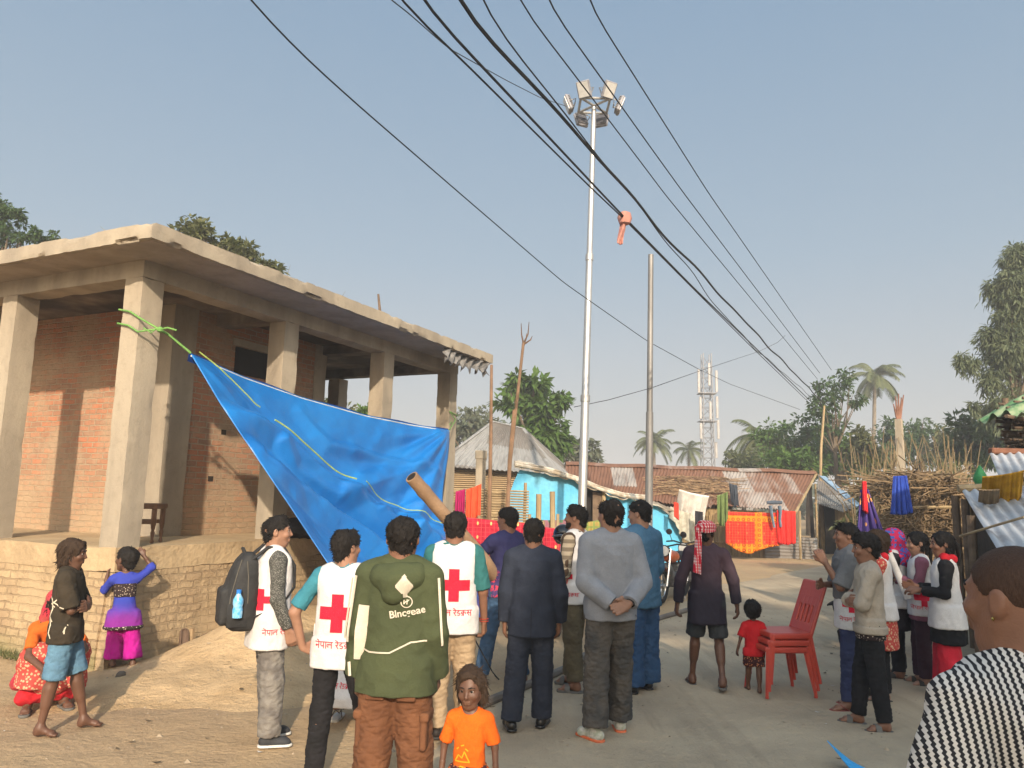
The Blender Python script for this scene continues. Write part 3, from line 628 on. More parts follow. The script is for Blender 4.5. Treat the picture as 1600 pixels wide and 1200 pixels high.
col = k.mix(n1, (.40, .285, .165), (.33, .235, .145)); col = k.mix(k.math('MULTIPLY', n2, .35), col, (.25, .18, .115)); col = k.mix(k.math('MULTIPLY', k.ramp(n3, .52, .75), .35), col, (.50, .38, .25))
b0 = k.bump(k.noise(3.0, 6, .6), .05, .9); b1 = k.bump(k.noise(26, 5, .6), .018, .9, b0); k.bump(k.noise(160, 3), .004, .8, b1); SAND = k.done(col, .95, 0, .1)
tag(mesh_obj('ground', np.stack([GX.ravel(), GY.ravel(), GZ.ravel()], 1), grid_faces(len(xs), len(ys)), SAND), 'sandy village ground of pale dry earth', kind='structure')
# grey packed road
RL = np.array([(-2.2, -8), (-1.3, 0), (-.75, 4), (-.45, 6.0), (-.1, 7.4), (.55, 8.5), (1.15, 9.9), (2.5, 12.6), (4.3, 16.6), (6.6, 19.4), (9.9, 23.5), (14, 28.5), (20, 36)])
RR = np.array([(6.5, -8), (6.2, 0), (5.6, 4), (5.4, 6.0), (5.4, 7.4), (5.7, 8.5), (6.2, 9.9), (7.4, 12.6), (9.4, 16.6), (11.2, 19.2), (13.6, 22.6), (17, 27), (23, 34)])
tq = np.linspace(0, 1, 240); cl = np.linspace(0, 1, len(RL))
A = np.stack([np.interp(tq, cl, RL[:, i]) for i in (0, 1)], 1); B = np.stack([np.interp(tq, cl, RR[:, i]) for i in (0, 1)], 1)
wv = np.linspace(0, 1, 42); G = A[:, None] * (1 - wv[None, :, None]) + B[:, None] * wv[None, :, None]
ed = .22 * fbm(A, 1.6, 21, 3) ; ed2 = .3 * fbm(B, 1.3, 22, 3); G[:, :, 0] += ed[:, None] * (1 - wv)[None] + ed2[:, None] * wv[None]
Z = gz(G[..., 0], G[..., 1]); edge = np.minimum(wv, 1 - wv) * 5; Z = Z + .010 + .03 * np.clip(edge, 0, 1)[None, :] * (1 - .0) + .004 * fbm(G, 2.0, 31, 2)
Z[:, 0] -= .03; Z[:, -1] -= .03
k = NT('packed_grey_earth'); n1 = k.ramp(k.noise(.8, 6), .35, .7); n2 = k.noise(9, 6, .65); n3 = k.noise(55, 4)
col = k.mix(n1, (.41, .33, .23), (.30, .24, .17)); col = k.mix(k.math('MULTIPLY', k.ramp(n2, .45, .75), .4), col, (.40, .31, .20)); col = k.mix(k.math('MULTIPLY', k.ramp(n3, .55, .75), .35), col, (.20, .165, .125))
tv = k.noise(4.0, 4, .6, v=k.scale(k.oc(), (1, .10, 1))); col = k.mix(k.math('MULTIPLY', k.ramp(tv, .5, .68), .45), col, (.24, .19, .135)); b0 = k.bump(tv, .03, .8); b0 = k.bump(k.noise(2.2, 6, .6), .05, .8, b0); b0 = k.bump(k.noise(14, 6, .65), .016, .8, b0); k.bump(n3, .008, .9, b0); ROADM = k.done(col, .93, 0, .12)
tag(mesh_obj('road', np.stack([G[..., 0].ravel(), G[..., 1].ravel(), Z.ravel()], 1), grid_faces(240, 42)[:, ::-1], ROADM), 'packed grey dirt road through the village', kind='structure')
def groundz(x, y): return float(gz(np.array(x), np.array(y)) + .0)
def roadz(x, y): return float(gz(np.array(x), np.array(y)) + .038)
hx = np.arange(-6.2, 1.2, .06); hy = np.arange(5.2, 14, .06); HX, HY = np.meshgrid(hx, hy, indexing='ij'); hz = heap(HX, HY)
k = NT('dug_sand'); n1 = k.noise(2.2, 6, .6); col = k.mix(k.ramp(n1, .35, .7), (.52, .37, .215), (.42, .29, .16)); col = k.mix(k.math('MULTIPLY', k.ramp(k.noise(30, 4), .5, .75), .3), col, (.33, .225, .12))
b0 = k.bump(k.noise(9, 6, .65), .06, .9); k.bump(k.noise(60, 5, .6), .012, .9, b0)
DUG = k.done(col, .95, 0, .1)
tag(mesh_obj('sand_heap', np.stack([HX.ravel(), HY.ravel(), (gz(HX, HY) + hz - .03).ravel()], 1), grid_faces(len(hx), len(hy)), DUG), 'heap of dug yellow sand at the foot of the brick plinth', kind='structure')
# clods, pebbles and litter bits on the earth: nobody could count them
rs = np.random.RandomState(5); b = MB()
for i in range(1500):
    x, y = rs.uniform(-6, 6), rs.uniform(4.6, 15); r_ = rs.uniform(.004, .014) * (2.2 if rs.rand() < .06 else 1)
    V = np.array([(0, 0, 1), (1, 0, 0), (.3, 1, 0), (-.8, .6, 0), (-.8, -.6, 0), (.3, -1, 0), (0, 0, -.5)]) * r_ * (1, 1, .7) * rs.uniform(.7, 1.3, (7, 3)); t = rs.rand() * 6.28
    V = V @ np.array([[math.cos(t), math.sin(t), 0], [-math.sin(t), math.cos(t), 0], [0, 0, 1]])
    zz = groundz(x, y) + max(0, float(heap(np.array(x), np.array(y))) - .03) + (.038 if x > np.interp(y, RL[:, 1], RL[:, 0]) + .3 else 0)
    b.add(V + (x, y, zz), [(0, 1, 2), (0, 2, 3), (0, 3, 4), (0, 4, 5), (0, 5, 1), (6, 2, 1), (6, 3, 2), (6, 4, 3), (6, 5, 4), (6, 1, 5)])
tag(b.build('pebbles', plain('pebble_stone', (.33, .26, .18), (.2, .16, .12), 3), None, False), 'small clods and pebbles strewn over the ground', kind='stuff')

rs = np.random.RandomState(15); b = MB(); b2 = MB()
for i in range(170):
    x, y = rs.uniform(-4, 6.5), rs.uniform(4.8, 14); r_ = rs.uniform(.012, .035); t = rs.rand() * 6.28; zz = groundz(x, y) + (.045 if x > np.interp(y, RL[:, 1], RL[:, 0]) + .3 else .012) + max(0, float(heap(np.array(x), np.array(y))) - .02)
    V = np.array([(-1, -.4, .2), (0, -.55, 0), (1, 0, .25), (.1, .5, .02), (-.8, .4, .15)]) * r_; V = V @ np.array([[math.cos(t), math.sin(t), 0], [-math.sin(t), math.cos(t), 0], [0, 0, 1]]); (b if rs.rand() < .78 else b2).add(V + (x, y, zz), [(0, 1, 3, 4), (1, 2, 3)])
tag(b.build('dead_leaves', plain('dead_leaf', (.11, .075, .04), (.06, .045, .03), 9), None, False), 'dead leaves scattered over the road and sand', kind='stuff'); tag(b2.build('litter', plain('paper_scrap', (.5, .47, .43), (.36, .3, .25), 4), None, False), 'scraps of paper and wrappers scattered over the ground', kind='stuff')
# ---------------------------------------------------------------- unfinished pavilion on its brick plinth
BO = np.array([-4.071, 8.059]); YAW = 25.51; PS = .279; ZP = 1.173; ZB = 4.093; ZS = 4.289; ZT = 4.454
e1 = np.array([math.sin(R(YAW)), math.cos(R(YAW))]); e2 = np.array([-math.cos(R(YAW)), math.sin(R(YAW))])
def bw(u, v, z): q = BO + u * e1 + v * e2; return np.array([q[0], q[1], z])
pav = empty('concrete_pavilion', (BO[0], BO[1], 0), R(90 - YAW), 'unfinished flat roofed concrete pavilion with bare pillars on a brick plinth', 'building')
def brick_mat(name, axis, c1, c2, mortar, plaster, cover, bw_=.235, rh=.078, bumpd=.018, low=None):
    k = NT(name); o = k.xyz(); h_ = o[0] if axis == 'x' else o[1]; ns = k.n('TexNoise'); ns.inputs['Scale'].default_value = 5.5; k.put(ns.inputs['Vector'], k.oc())
    wob = k.scale(k.addv(ns.outputs['Color'], (-.5, -.5, -.5)), (.055, .04, 0)); v = k.addv(k.comb(h_, o[2], 0.0), wob)
    br = k.n('TexBrick'); k.put(br.inputs['Vector'], v); br.inputs['Scale'].default_value = 1.0; br.inputs['Brick Width'].default_value = bw_; br.inputs['Row Height'].default_value = rh
    br.inputs['Mortar Size'].default_value = .010; br.inputs['Mortar Smooth'].default_value = .35; br.inputs['Bias'].default_value = -.1
    br.inputs['Color1'].default_value = (*c1, 1); br.inputs['Color2'].default_value = (*c2, 1); br.inputs['Mortar'].default_value = (*mortar, 1)
    pf = k.ramp(k.noise(1.3, 6, .68), cover - .12, cover + .12); c = k.mix(k.math('MULTIPLY', pf, .82), br.outputs['Color'], plaster)
    c = k.mix(k.math('MULTIPLY', k.ramp(k.noise(16, 5), .45, .75), .35), c, tuple(x * .55 for x in plaster))
    if low: c = k.mix(k.math('MULTIPLY', k.ramp(k.math('ADD', o[2], k.math('MULTIPLY', k.noise(1.4, 5), .5)), low[1], low[0]), .75), c, low[2])
    hgt = k.math('MULTIPLY', k.math('SUBTRACT', 1.0, br.outputs['Fac']), k.math('SUBTRACT', 1.0, k.math('MULTIPLY', pf, .6)))
    p = k.bump(hgt, bumpd, 1.0); p = k.bump(k.noise(14, 6, .65), .014, .8, p); k.bump(k.noise(90, 4), .003, .8, p); return k.done(c, .94, 0, .1)
PL = (.40, .30, .18)
MS = (1.35, 2.7, (.37, .275, .175)); BRX = brick_mat('old_brick_along', 'x', (.40, .165, .09), (.24, .15, .105), (.33, .265, .19), (.33, .245, .165), .52, low=MS); BRY = brick_mat('old_brick_across', 'y', (.42, .17, .095), (.26, .155, .105), (.35, .28, .20), (.36, .265, .18), .50, low=MS)
PLX = brick_mat('plinth_brick_along', 'x', (.36, .265, .16), (.32, .23, .14), (.27, .195, .12), (.38, .285, .175), .50, .225, .085, .03)
PLY = brick_mat('plinth_brick_across', 'y', (.36, .265, .16), (.29, .205, .125), (.24, .17, .105), (.40, .30, .18), .52, .235, .085, .028, (.10, .52, (.13, .14, .055)))
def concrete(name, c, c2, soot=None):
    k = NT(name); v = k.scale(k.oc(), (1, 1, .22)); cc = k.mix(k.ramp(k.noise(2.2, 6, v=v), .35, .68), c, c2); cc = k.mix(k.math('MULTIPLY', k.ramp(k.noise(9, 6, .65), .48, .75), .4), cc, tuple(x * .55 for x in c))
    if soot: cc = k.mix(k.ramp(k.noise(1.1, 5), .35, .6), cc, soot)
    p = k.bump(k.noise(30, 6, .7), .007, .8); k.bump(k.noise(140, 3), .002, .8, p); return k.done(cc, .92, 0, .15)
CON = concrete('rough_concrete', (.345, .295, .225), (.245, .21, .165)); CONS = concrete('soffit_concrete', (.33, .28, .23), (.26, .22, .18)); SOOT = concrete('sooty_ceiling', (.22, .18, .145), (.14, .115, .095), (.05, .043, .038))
def rough_box(name, lo, hi, mat, st=.09, amp=.012, seed=0, parent=pav, f=7, sk=None, smooth=False, edge=.0):
    """box from lo to hi with subdivided, unevenly cast faces and worn edges"""
    lo, hi = np.array(lo, float), np.array(hi, float); V = []; Fc = []; n = 0
    for ax_ in range(3):
        a1, a2 = (ax_ + 1) % 3, (ax_ + 2) % 3; n1 = max(2, int((hi[a1] - lo[a1]) / st) + 2); n2 = max(2, int((hi[a2] - lo[a2]) / st) + 2)
        for sd, val in ((0, lo[ax_]), (1, hi[ax_])):
            g1, g2 = np.meshgrid(np.linspace(lo[a1], hi[a1], n1), np.linspace(lo[a2], hi[a2], n2), indexing='ij'); P = np.zeros((n1, n2, 3)); P[..., ax_] = val; P[..., a1] = g1; P[..., a2] = g2
            V.append(P.reshape(-1, 3)); q = grid_faces(n1, n2) + n; Fc.append(q if sd else q[:, ::-1]); n += n1 * n2
    V = np.vstack(V); D = np.stack([fbm(V, f, seed + i, 3) for i in range(3)], 1) * amp; nearlo = np.abs(V - lo) < 1e-6; nearhi = np.abs(V - hi) < 1e-6; on = (nearlo | nearhi)
    Dm = D * on
    if edge:   # knock the arrises off
        ec = on.sum(1) >= 2; bite = np.clip(fbm(V, f * .55, seed + 7, 3) - .12, 0, 1) * edge * 1.2; Dm[ec] += (np.where(nearlo[ec], 1, 0) - np.where(nearhi[ec], 1, 0)) * bite[ec][:, None]
    V = V + Dm
    if sk is not None: V = V + sk(V)
    o = mesh_obj(name, V, np.vstack(Fc), mat, parent, True)
    try: o.data.set_sharp_from_angle(angle=R(38))
    except Exception: pass
    return o
# plinth: battered brick base with a mud-plastered band above
UL, VL = 7.4, 8.2
bat = lambda V: np.stack([np.where(V[:, 0] < 1, -.10, .05) * (1 - V[:, 2] / ZP), np.where(V[:, 1] < 1, -.10, .05) * (1 - V[:, 2] / ZP), 0 * V[:, 0]], 1)
rough_box('plinth', (.0, .0, -.25), (UL, VL, .93), PLX, .12, .022, 2, sk=bat, f=5)
rough_box('plinth_side', (-.012, .03, -.24), (.05, VL - .1, .92), PLY, .12, .018, 4, sk=lambda V: np.stack([-.10 * (1 - V[:, 2] / ZP), 0 * V[:, 0], 0 * V[:, 0]], 1), f=5)
MUD = plain('mud_plaster', (.42, .315, .19), (.34, .25, .15), 1.6, .95, .02, 12)
rough_box('plinth_band', (-.035, -.035, .925), (UL + .04, VL, ZP), MUD, .07, .007, 6, f=14, edge=.03)
for i, (u, v) in enumerate(((0, 0), (2.25, 0), (4.59, 0), (6.74, 0), (0, 2.2), (0, 4.45), (6.74, 2.6), (4.7, 2.9), (6.74, 5.2), (0, 6.7))):
    rough_box('pillar', (u, v, ZP - .01), (u + PS, v + PS, ZB + .002), CON, .04, .0020, 20 + i, f=24, edge=.009)
rough_box('beam', (-.006, -.006, ZB), (6.74 + PS + .006, PS + .006, ZS + .002), CON, .05, .0025, 40, f=20, edge=.014)
rough_box('beam', (-.004, PS + .006, ZB + .001), (PS + .004, VL - .3, ZS + .002), CON, .05, .0025, 41, f=20, edge=.014)
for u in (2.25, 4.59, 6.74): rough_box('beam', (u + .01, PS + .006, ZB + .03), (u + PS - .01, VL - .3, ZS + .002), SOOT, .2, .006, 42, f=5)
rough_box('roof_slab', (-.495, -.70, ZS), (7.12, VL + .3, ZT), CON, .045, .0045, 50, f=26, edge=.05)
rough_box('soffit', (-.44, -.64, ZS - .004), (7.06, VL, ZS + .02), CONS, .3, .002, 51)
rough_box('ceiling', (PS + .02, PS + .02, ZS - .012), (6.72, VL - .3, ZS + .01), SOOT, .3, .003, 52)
# brick room under the roof
rough_box('brick_wall', (1.78, 1.30, ZP - .02), (4.5, 1.52, ZS - .012), BRX, .12, .006, 60, f=6)
rough_box('brick_wall', (1.55, 1.60, ZP - .02), (1.77, VL - .4, ZS - .012), BRY, .12, .006, 61, f=6)
rough_box('corner_column', (1.53, 1.28, ZP - .015), (1.93, 1.60, ZS - .013), CON, .09, .008, 62, f=6, edge=.015)
rough_box('corner_column', (4.42, 1.285, ZP - .015), (4.72, 1.6, ZS - .013), CON, .09, .008, 63, f=6, edge=.015)
b = MB(); b.box((3.02, 1.293, 3.70), (.72, .02, .40)); b.build('window_dark_panel', plain('window_shade_paint', (.012, .011, .012), rough=.9, fine=0), pav, False)  # black panel on the wall face paints the shade of a window opening
for x, z in ((2.55, 2.62), (2.38, 1.95), (2.9, 2.9)):
    b = MB(); b.box((x, 1.297, z), (.085, .012, .07)); b.build('hole_dark_plate', plain('hole_shade_paint', (.03, .022, .016), rough=.95, fine=0), pav, False)  # dark plates paint the shade of small holes in the brickwork
rough_box('lintel', (2.6, 1.27, 3.915), (3.45, 1.31, 4.02), CON, .1, .006, 64)
# split bamboo stick and dry weeds standing on the roof
b = MB(); b.tube([(4.7, .2, ZT - .02), (4.66, .18, ZT + .3), (4.55, .16, ZT + .62)], [.028, .025, .018], 7); st = b.build('stick', plain('dead_wood', (.19, .13, .09), (.12, .085, .06), 6, .9, .01), None)
st.matrix_world = pav.matrix_basis; st.location = pav.location; st.rotation_euler = pav.rotation_euler; tag(st, 'broken stick standing upright on the pavilion roof', 'stick')
b = MB(); rs = np.random.RandomState(3)
for i in range(60):
    u = rs.uniform(-.4, 1.9) if rs.rand() < .6 else rs.uniform(-.4, 5); v = rs.uniform(-.5, .2) if u > .2 else rs.uniform(-.4, 2.6); h_ = rs.uniform(.05, .2); d = rs.randn(2) * .05
    b.tube([(u, v, ZT - .01), (u + d[0] * .5, v + d[1] * .5, ZT + h_ * .6), (u + d[0] * 1.3, v + d[1] * 1.3, ZT + h_)], [.004, .003, .001], 3, cap=False)
wd = b.build('dry_weeds', plain('dry_weed', (.30, .23, .10), (.2, .17, .07), 8), None); wd.location = pav.location; wd.rotation_euler = pav.rotation_euler; tag(wd, 'dry weeds growing along the roof edge', kind='stuff')
# torn grey plastic hanging from the far end of the eave
G = np.zeros((40, 12, 3)); rs = np.random.RandomState(8)
for i in range(40):
    u = 5.4 + 1.6 * i / 39; ln = .12 + .14 * abs(math.sin(i * .9)) * rs.rand() + .1 * rs.rand()
    for j in range(12): t = j / 11; G[i, j] = (u + .02 * math.sin(j + i), -.66 + .35 * math.sin(i * .08) * .2 + .05 * math.sin(i * 1.1 + j * .5), ZS - .01 - ln * t)
b = MB(); b.sheet(G, .006); tp = b.build('torn_plastic_sheet', plain('grey_plastic', (.20, .195, .19), (.11, .105, .10), 6, .6), None); tp.location = pav.location; tp.rotation_euler = pav.rotation_euler
tag(tp, 'torn grey plastic sheet dangling from the far corner of the roof slab', 'plastic sheet')

# ---------------------------------------------------------------- houses and trees behind the photographer: they shade the road
sh = empty('brick_house', (9.62, -9, 0), 0, 'two storey house behind the viewpoint throwing the long shade over the road', 'house')
b = MB(); b.box((0, 0, 3.45), (15.2, 6, 6.9)); b.build('wall', plain('house_plaster', (.5, .42, .33), sc=1), sh, False)
b = MB(); b.box((0, 0, 7.05), (15.8, 6.6, .3)); b.build('roof', CON, sh, False)
# ---------------------------------------------------------------- village houses
def rust_mat(name, zinc, rust, amount, sheet=(.8, 1.6)):
    k = NT(name); o = k.xyz(); cx = k.math('FLOOR', k.math('DIVIDE', o[0], sheet[0])); cy = k.math('FLOOR', k.math('DIVIDE', o[1], sheet[1]))
    wn = k.n('TexWhiteNoise', noise_dimensions='2D'); k.put(wn.inputs['Vector'], k.comb(cx, cy)); v = k.scale(k.oc(), (1, .25, 1))
    f = k.math('ADD', k.math('MULTIPLY', wn.outputs[0], .7), k.math('MULTIPLY', k.noise(2.5, 6, .65, v=v), .6)); r = k.ramp(f, amount - .1, amount + .1)
    c = k.mix(r, zinc, rust); c = k.mix(k.math('MULTIPLY', k.ramp(k.noise(7, 5, v=v), .45, .7), .45), c, tuple(x * .5 for x in rust)); k.bump(k.noise(30, 4), .004)
    return k.done(c, .75, 0.0, .25)
RUST = rust_mat('rusty_tin', (.29, .265, .245), (.165, .085, .055), .50); ZINC = rust_mat('grey_tin', (.235, .235, .23), (.17, .155, .14), .80); ZINC2 = rust_mat('weathered_tin', (.34, .36, .39), (.25, .16, .11), .98)
BAMBOO = plain('bamboo', (.36, .27, .15), (.25, .18, .10), 5, .6, .004, 30, stretch=(1, 1, .3)); WOOD = plain('old_wood', (.17, .12, .08), (.10, .07, .05), 5, .85, .008)
def straw_mat():
    k = NT('cane_and_mud'); o = k.xyz(); v = k.comb(k.math('MULTIPLY', o[0], 22.0), o[1], k.math('MULTIPLY', o[2], 1.2)); n = k.noise(1.0, 6, .65, v=v)
    c = k.mix(k.ramp(n, .3, .7), (.135, .095, .05), (.34, .245, .13)); k.bump(n, .03, 1.0); return k.done(c, .92, 0, .1)
CANE = straw_mat(); MATW = None
def mat_weave():
    k = NT('bamboo_mat'); o = k.xyz(); f = k.math('SINE', k.math('MULTIPLY', o[2], 95.0)); n = k.noise(3, 5); c = k.mix(k.ramp(f, -.5, .6), (.22, .15, .085), (.46, .34, .20)); c = k.mix(k.math('MULTIPLY', n, .6), c, (.2, .14, .08)); k.bump(f, .02); return k.done(c, .85, 0, .1)
MATW = mat_weave(); DARK = plain('inside_shade_paint', (.025, .02, .017), (.012, .01, .009), 3, .95)  # near-black paint standing for the shade inside openings
def corr_sheet(A, B, Cc, D, amp=.016, per=.09, jag=.0, seed=0, tilt=0.0, res=6):
    """corrugated surface over the quad A(left top) B(right top) C(right bottom) D(left bottom); ridges run from top to bottom; local x along, y down the slope"""
    A, B, Cc, D = (np.array(q, float) for q in (A, B, Cc, D)); W_ = max(np.linalg.norm(B - A), np.linalg.norm(Cc - D)); n = min(900, int(W_ / per * res)); N = nrm(np.cross(B - A, D - A)); N = N if N[2] > 0 else -N
    t = np.linspace(0, 1, n); m = 10; q = np.linspace(0, 1, m); rs = np.random.RandomState(seed); jj = np.repeat(rs.uniform(-jag, jag, n // (res * 8) + 1), res * 8)[:n]
    P = np.zeros((n, m, 3))
    for j, s_ in enumerate(q):
        base = (A + (D - A) * s_)[None] * (1 - t[:, None]) + (B + (Cc - B) * s_)[None] * t[:, None]
        if j == m - 1: base = base + ((D - A) / np.linalg.norm(D - A))[None] * jj[:, None]
        P[:, j] = base + N * (amp * np.sin(t * W_ / per * 2 * math.pi) + .02 * fbm(base[:, :2], 1.3, seed + 3, 2))[:, None]
    return P
def roof_obj(name, P, mat, parent, th=.006):
    """mesh with its own local frame (x along the ridge, y down the slope) so that the tin material follows the sheets"""
    o0 = P[0, 0].copy(); x = nrm(P[-1, 0] - P[0, 0]); y = P[0, -1] - P[0, 0]; y = nrm(y - x * (x @ y)); z = np.cross(x, y); M = np.stack([x, y, z], 1); b = MB(); b.sheet((P - o0) @ M, th); o = b.build(name, mat, None, True, sharp=60)
    o.matrix_world = Matrix([[*M[0], o0[0]], [*M[1], o0[1]], [*M[2], o0[2]], [0, 0, 0, 1]])
    if parent: o.parent = parent; o.matrix_parent_inverse = Matrix.Translation(-Vector(parent.location))
    return o
def wall_poly(name, pts, mat, parent, depth=(0, .25, 0)):
    """upright slab: outline pts (world) extruded by depth"""
    P = np.array(pts, float) - (np.array(parent.location) if parent else 0); n = len(P); D = np.array(depth, float); V = np.vstack([P, P + D]); F = [list(range(n)), [i + n for i in range(n)][::-1]] + [[i, i + n, (i + 1) % n + n, (i + 1) % n] for i in range(n)]
    return mesh_obj(name, V, F, mat, parent, False)
def pt(px, Y, z): q = at(px, 700, Y); return np.array([q[0] + (0 if True else 0), Y, z])
def X(px, Y, py=790): return at(px, py, Y)[0]
# long rusty tin hut
hut = empty('tin_roof_hut', (X(1100, 26), 26, 0), 0, 'long low hut under a patched rusty corrugated roof, cane walls', 'hut')
rl, rr = at(884, 712, 27.6), at(1274, 738, 27.4); el, er = at(880, 770, 25.6), at(1243, 801, 25.0)
rl[2] = rr[2] + .12
roof_obj('roof', corr_sheet(rl, rr, er, el, .02, .12, .14, 3), RUST, hut)
bl, br_ = rl + np.array([0, 2.6, -1.4]), rr + np.array([.2, 2.6, -1.4]); roof_obj('roof', corr_sheet(rl + np.array([0, .03, .01]), rr + np.array([0, .03, .01]), br_, bl, .02, .12, .1, 4), RUST, hut)
G = np.array([[rl + (rr - rl) * t + np.array([0, dy, dz]) for dy, dz in ((-.22, -.06), (0, .06), (.22, -.06))] for t in np.linspace(0, 1, 30)]); G[..., 2] += .02 * np.sin(np.linspace(0, 25, 30))[:, None]
b = MB(); b.sheet(G - np.array(hut.location), .012); b.build('ridge_cap', RUST, hut)
wx0, wx1 = X(1062, 25.7), X(1238, 25.4)
wall_poly('cane_wall', [(wx0, 25.75, -.05), (wx1 - .9, 25.45, -.05), (wx1 - .9, 25.45, 1.5), (wx0, 25.75, 1.6)], CANE, hut, (0, .12, 0))
b = MB(); rs = np.random.RandomState(4)
for i in range(150):
    x = rs.uniform(wx0, wx1 - .9); h_ = rs.uniform(.8, 1.5); b.tube([(x, 25.70 - .07 * (x - wx0) - .02, 0), (x + rs.uniform(-.06, .06), 25.68 - .07 * (x - wx0) - .02, h_)], .013, 4, cap=False)
for z in (.45, 1.05): b.tube([(wx0, 25.68, z), (wx1 - .9, 25.38, z + .02)], .02, 5)
ws = b.build('cane', CANE, None); ws.parent = hut; ws.matrix_parent_inverse = Matrix.Translation(-Vector(hut.location)); ws['kind'] = 'stuff'
P = corr_sheet((wx1 - .95, 25.40, .62), (wx1 + .75, 25.30, .62), (wx1 + .75, 25.25, -.02), (wx1 - .95, 25.35, -.02), .014, .1); P2 = np.transpose(corr_sheet((wx1 - .95, 25.36, -.02), (wx1 - .95, 25.40, .75), (wx1 + .75, 25.30, .68), (wx1 + .75, 25.25, -.02), .016, .11), (0, 1, 2))
roof_obj('tin_panel', P2, ZINC, hut)
gx = rr[0] - .1
wall_poly('gable', [(gx - .75, 25.6, -.05), (gx - .05, 27.2, -.05), (gx - .1, 27.3, 2.6), (gx - .7, 25.7, 1.4)], DARK, hut, (-.1, .03, 0))  # dark sheet paints the shade within the open gable
b = MB(); o_ = np.array(hut.location)
for i in range(7): t = i / 6; p0 = np.array([gx - .75 + .75 * t, 25.35 + 1.9 * t, 0]); b.tube([p0 - o_, p0 + np.array([.02, 0, 1.35 + 1.15 * t]) - o_], .032, 6)
for z in (.5, 1.0, 1.4, 1.8): b.tube([np.array([gx - .75 + .3 * max(z - 1.4, 0), 25.33 + max(z - 1.4, 0), z]) - o_, np.array([gx + .05, 27.2, z + .1]) - o_], .022, 6)
b.tube([np.array([X(1248, 24.9), 24.9, 0]) - o_, np.array([X(1250, 24.9), 24.95, 1.55]) - o_], .04, 7); b.tube([er - o_, rr - o_ + (0, -.1, -.05)], .045, 6)
pf = b.build('timber_frame', BAMBOO, hut)
# brushwood drying on the roof: uncountable sticks
b = MB(); rs = np.random.RandomState(6)
for i in range(230):
    t = rs.uniform(.40, .70); s_ = rs.beta(2, 2) * .6 + .32; c0 = (rl + (rr - rl) * t) * (1 - s_) + (el + (er - el) * t) * s_; d = np.array([rs.randn() * .5, rs.randn() * .22, rs.randn() * .06]); c0 = c0 + np.array([0, 0, .03 + .12 * rs.rand()])
    b.tube([c0 - d * .8, c0 + rs.randn(3) * .03, c0 + d * .8], .011, 3, cap=False)
tag(b.build('brushwood', plain('dry_twigs', (.30, .205, .12), (.18, .12, .07), 5), None), 'dry sticks and straw heaped on the rusty roof', kind='stuff')
# small tin house at the end of the lane
th = empty('small_tin_house', (X(1310, 29), 29, 0), 0, 'small house with a steep pale tin roof beside the gable of the rusty hut', 'house')
a_, b_, c_, d_ = at(1270, 738, 31), at(1284, 742, 28), at(1338, 788, 26.6), at(1318, 792, 29.5)
roof_obj('roof', corr_sheet(at(1278, 741, 30), at(1342, 790, 28.4), at(1318, 800, 26.5), at(1276, 786, 27.6), .02, .14), ZINC, th)
wall_poly('mud_wall', [(X(1282, 28.2), 28.2, 0), (X(1334, 28.4), 28.4, 0), (X(1334, 28.4), 28.4, 1.6), (X(1282, 28.2), 28.2, 1.9)], CANE, th, (0, .2, 0))
wall_poly('doorway', [(X(1288, 28.1), 28.1, 0), (X(1304, 28.1), 28.1, 0), (X(1304, 28.1), 28.1, 1.6), (X(1288, 28.1), 28.1, 1.75)], DARK, th, (0, .05, 0))  # second slab is a dark panel painting the shade of the entrance
wall_poly('barge_board', [at(1280, 743, 28.0), at(1290, 744, 28.0), at(1345, 788, 26.4), at(1338, 792, 26.4)], plain('blue_board', (.20, .30, .42)), th, (0, .05, -.03))
# blue plastered mud house with a plastic-covered roof
BLUE = plain('blue_limewash', (.10, .40, .62), (.16, .46, .64), 1.2, .9, .015, 12, lo=.4, hi=.75)
BLUED = BLUE
bh = empty('blue_mud_house', (X(930, 20.5), 20.5, 0), 0, 'bright blue plastered mud house under a white plastic sheet roof', 'house')
def wl(px): return 19.4 + (px - 797) / 268 * 2.6
def wpt(px, py): return at(px, py, wl(px))
def wb(px): q = wpt(px, 860); q[2] = -.05; return q
wall_poly('blue_wall', [wb(797), wb(908), wpt(908, 752), wpt(860, 742), wpt(812, 734), wpt(803, 752), wpt(797, 770)], BLUE, bh)
wall_poly('blue_wall', [wb(946), wb(1066), wpt(1066, 830), wpt(1058, 815), wpt(1036, 797), wpt(1012, 783), wpt(946, 764)], BLUE, bh)
q = lambda px, py, dy: at(px, py, wl(px) + dy)
wall_poly('doorway_dark_panel', [wb(905) + (0, .2, 0), wb(950) + (0, .2, 0), wpt(950, 764) + (0, .2, 0), wpt(905, 752) + (0, .2, 0)], DARK, bh, (0, .1, 0))  # shade behind the door gap, painted as a near-black panel
wall_poly('plank_door', [wb(926), wb(941), wpt(941, 772), wpt(926, 768)], WOOD, bh, (.02, .06, 0))
o_ = np.array(bh.location); b = MB(); b.tube([wb(944) - o_ - (0, .06, 0), wpt(943, 768) - o_ - (0, .06, 0)], .055, 8); b.build('door_post', BAMBOO, bh)
eave = [(806, 727), (860, 738), (905, 752), (935, 765), (975, 777), (1010, 780), (1040, 792), (1072, 808)]
G = np.zeros((60, 9, 3)); ex, ey = np.array(eave).T
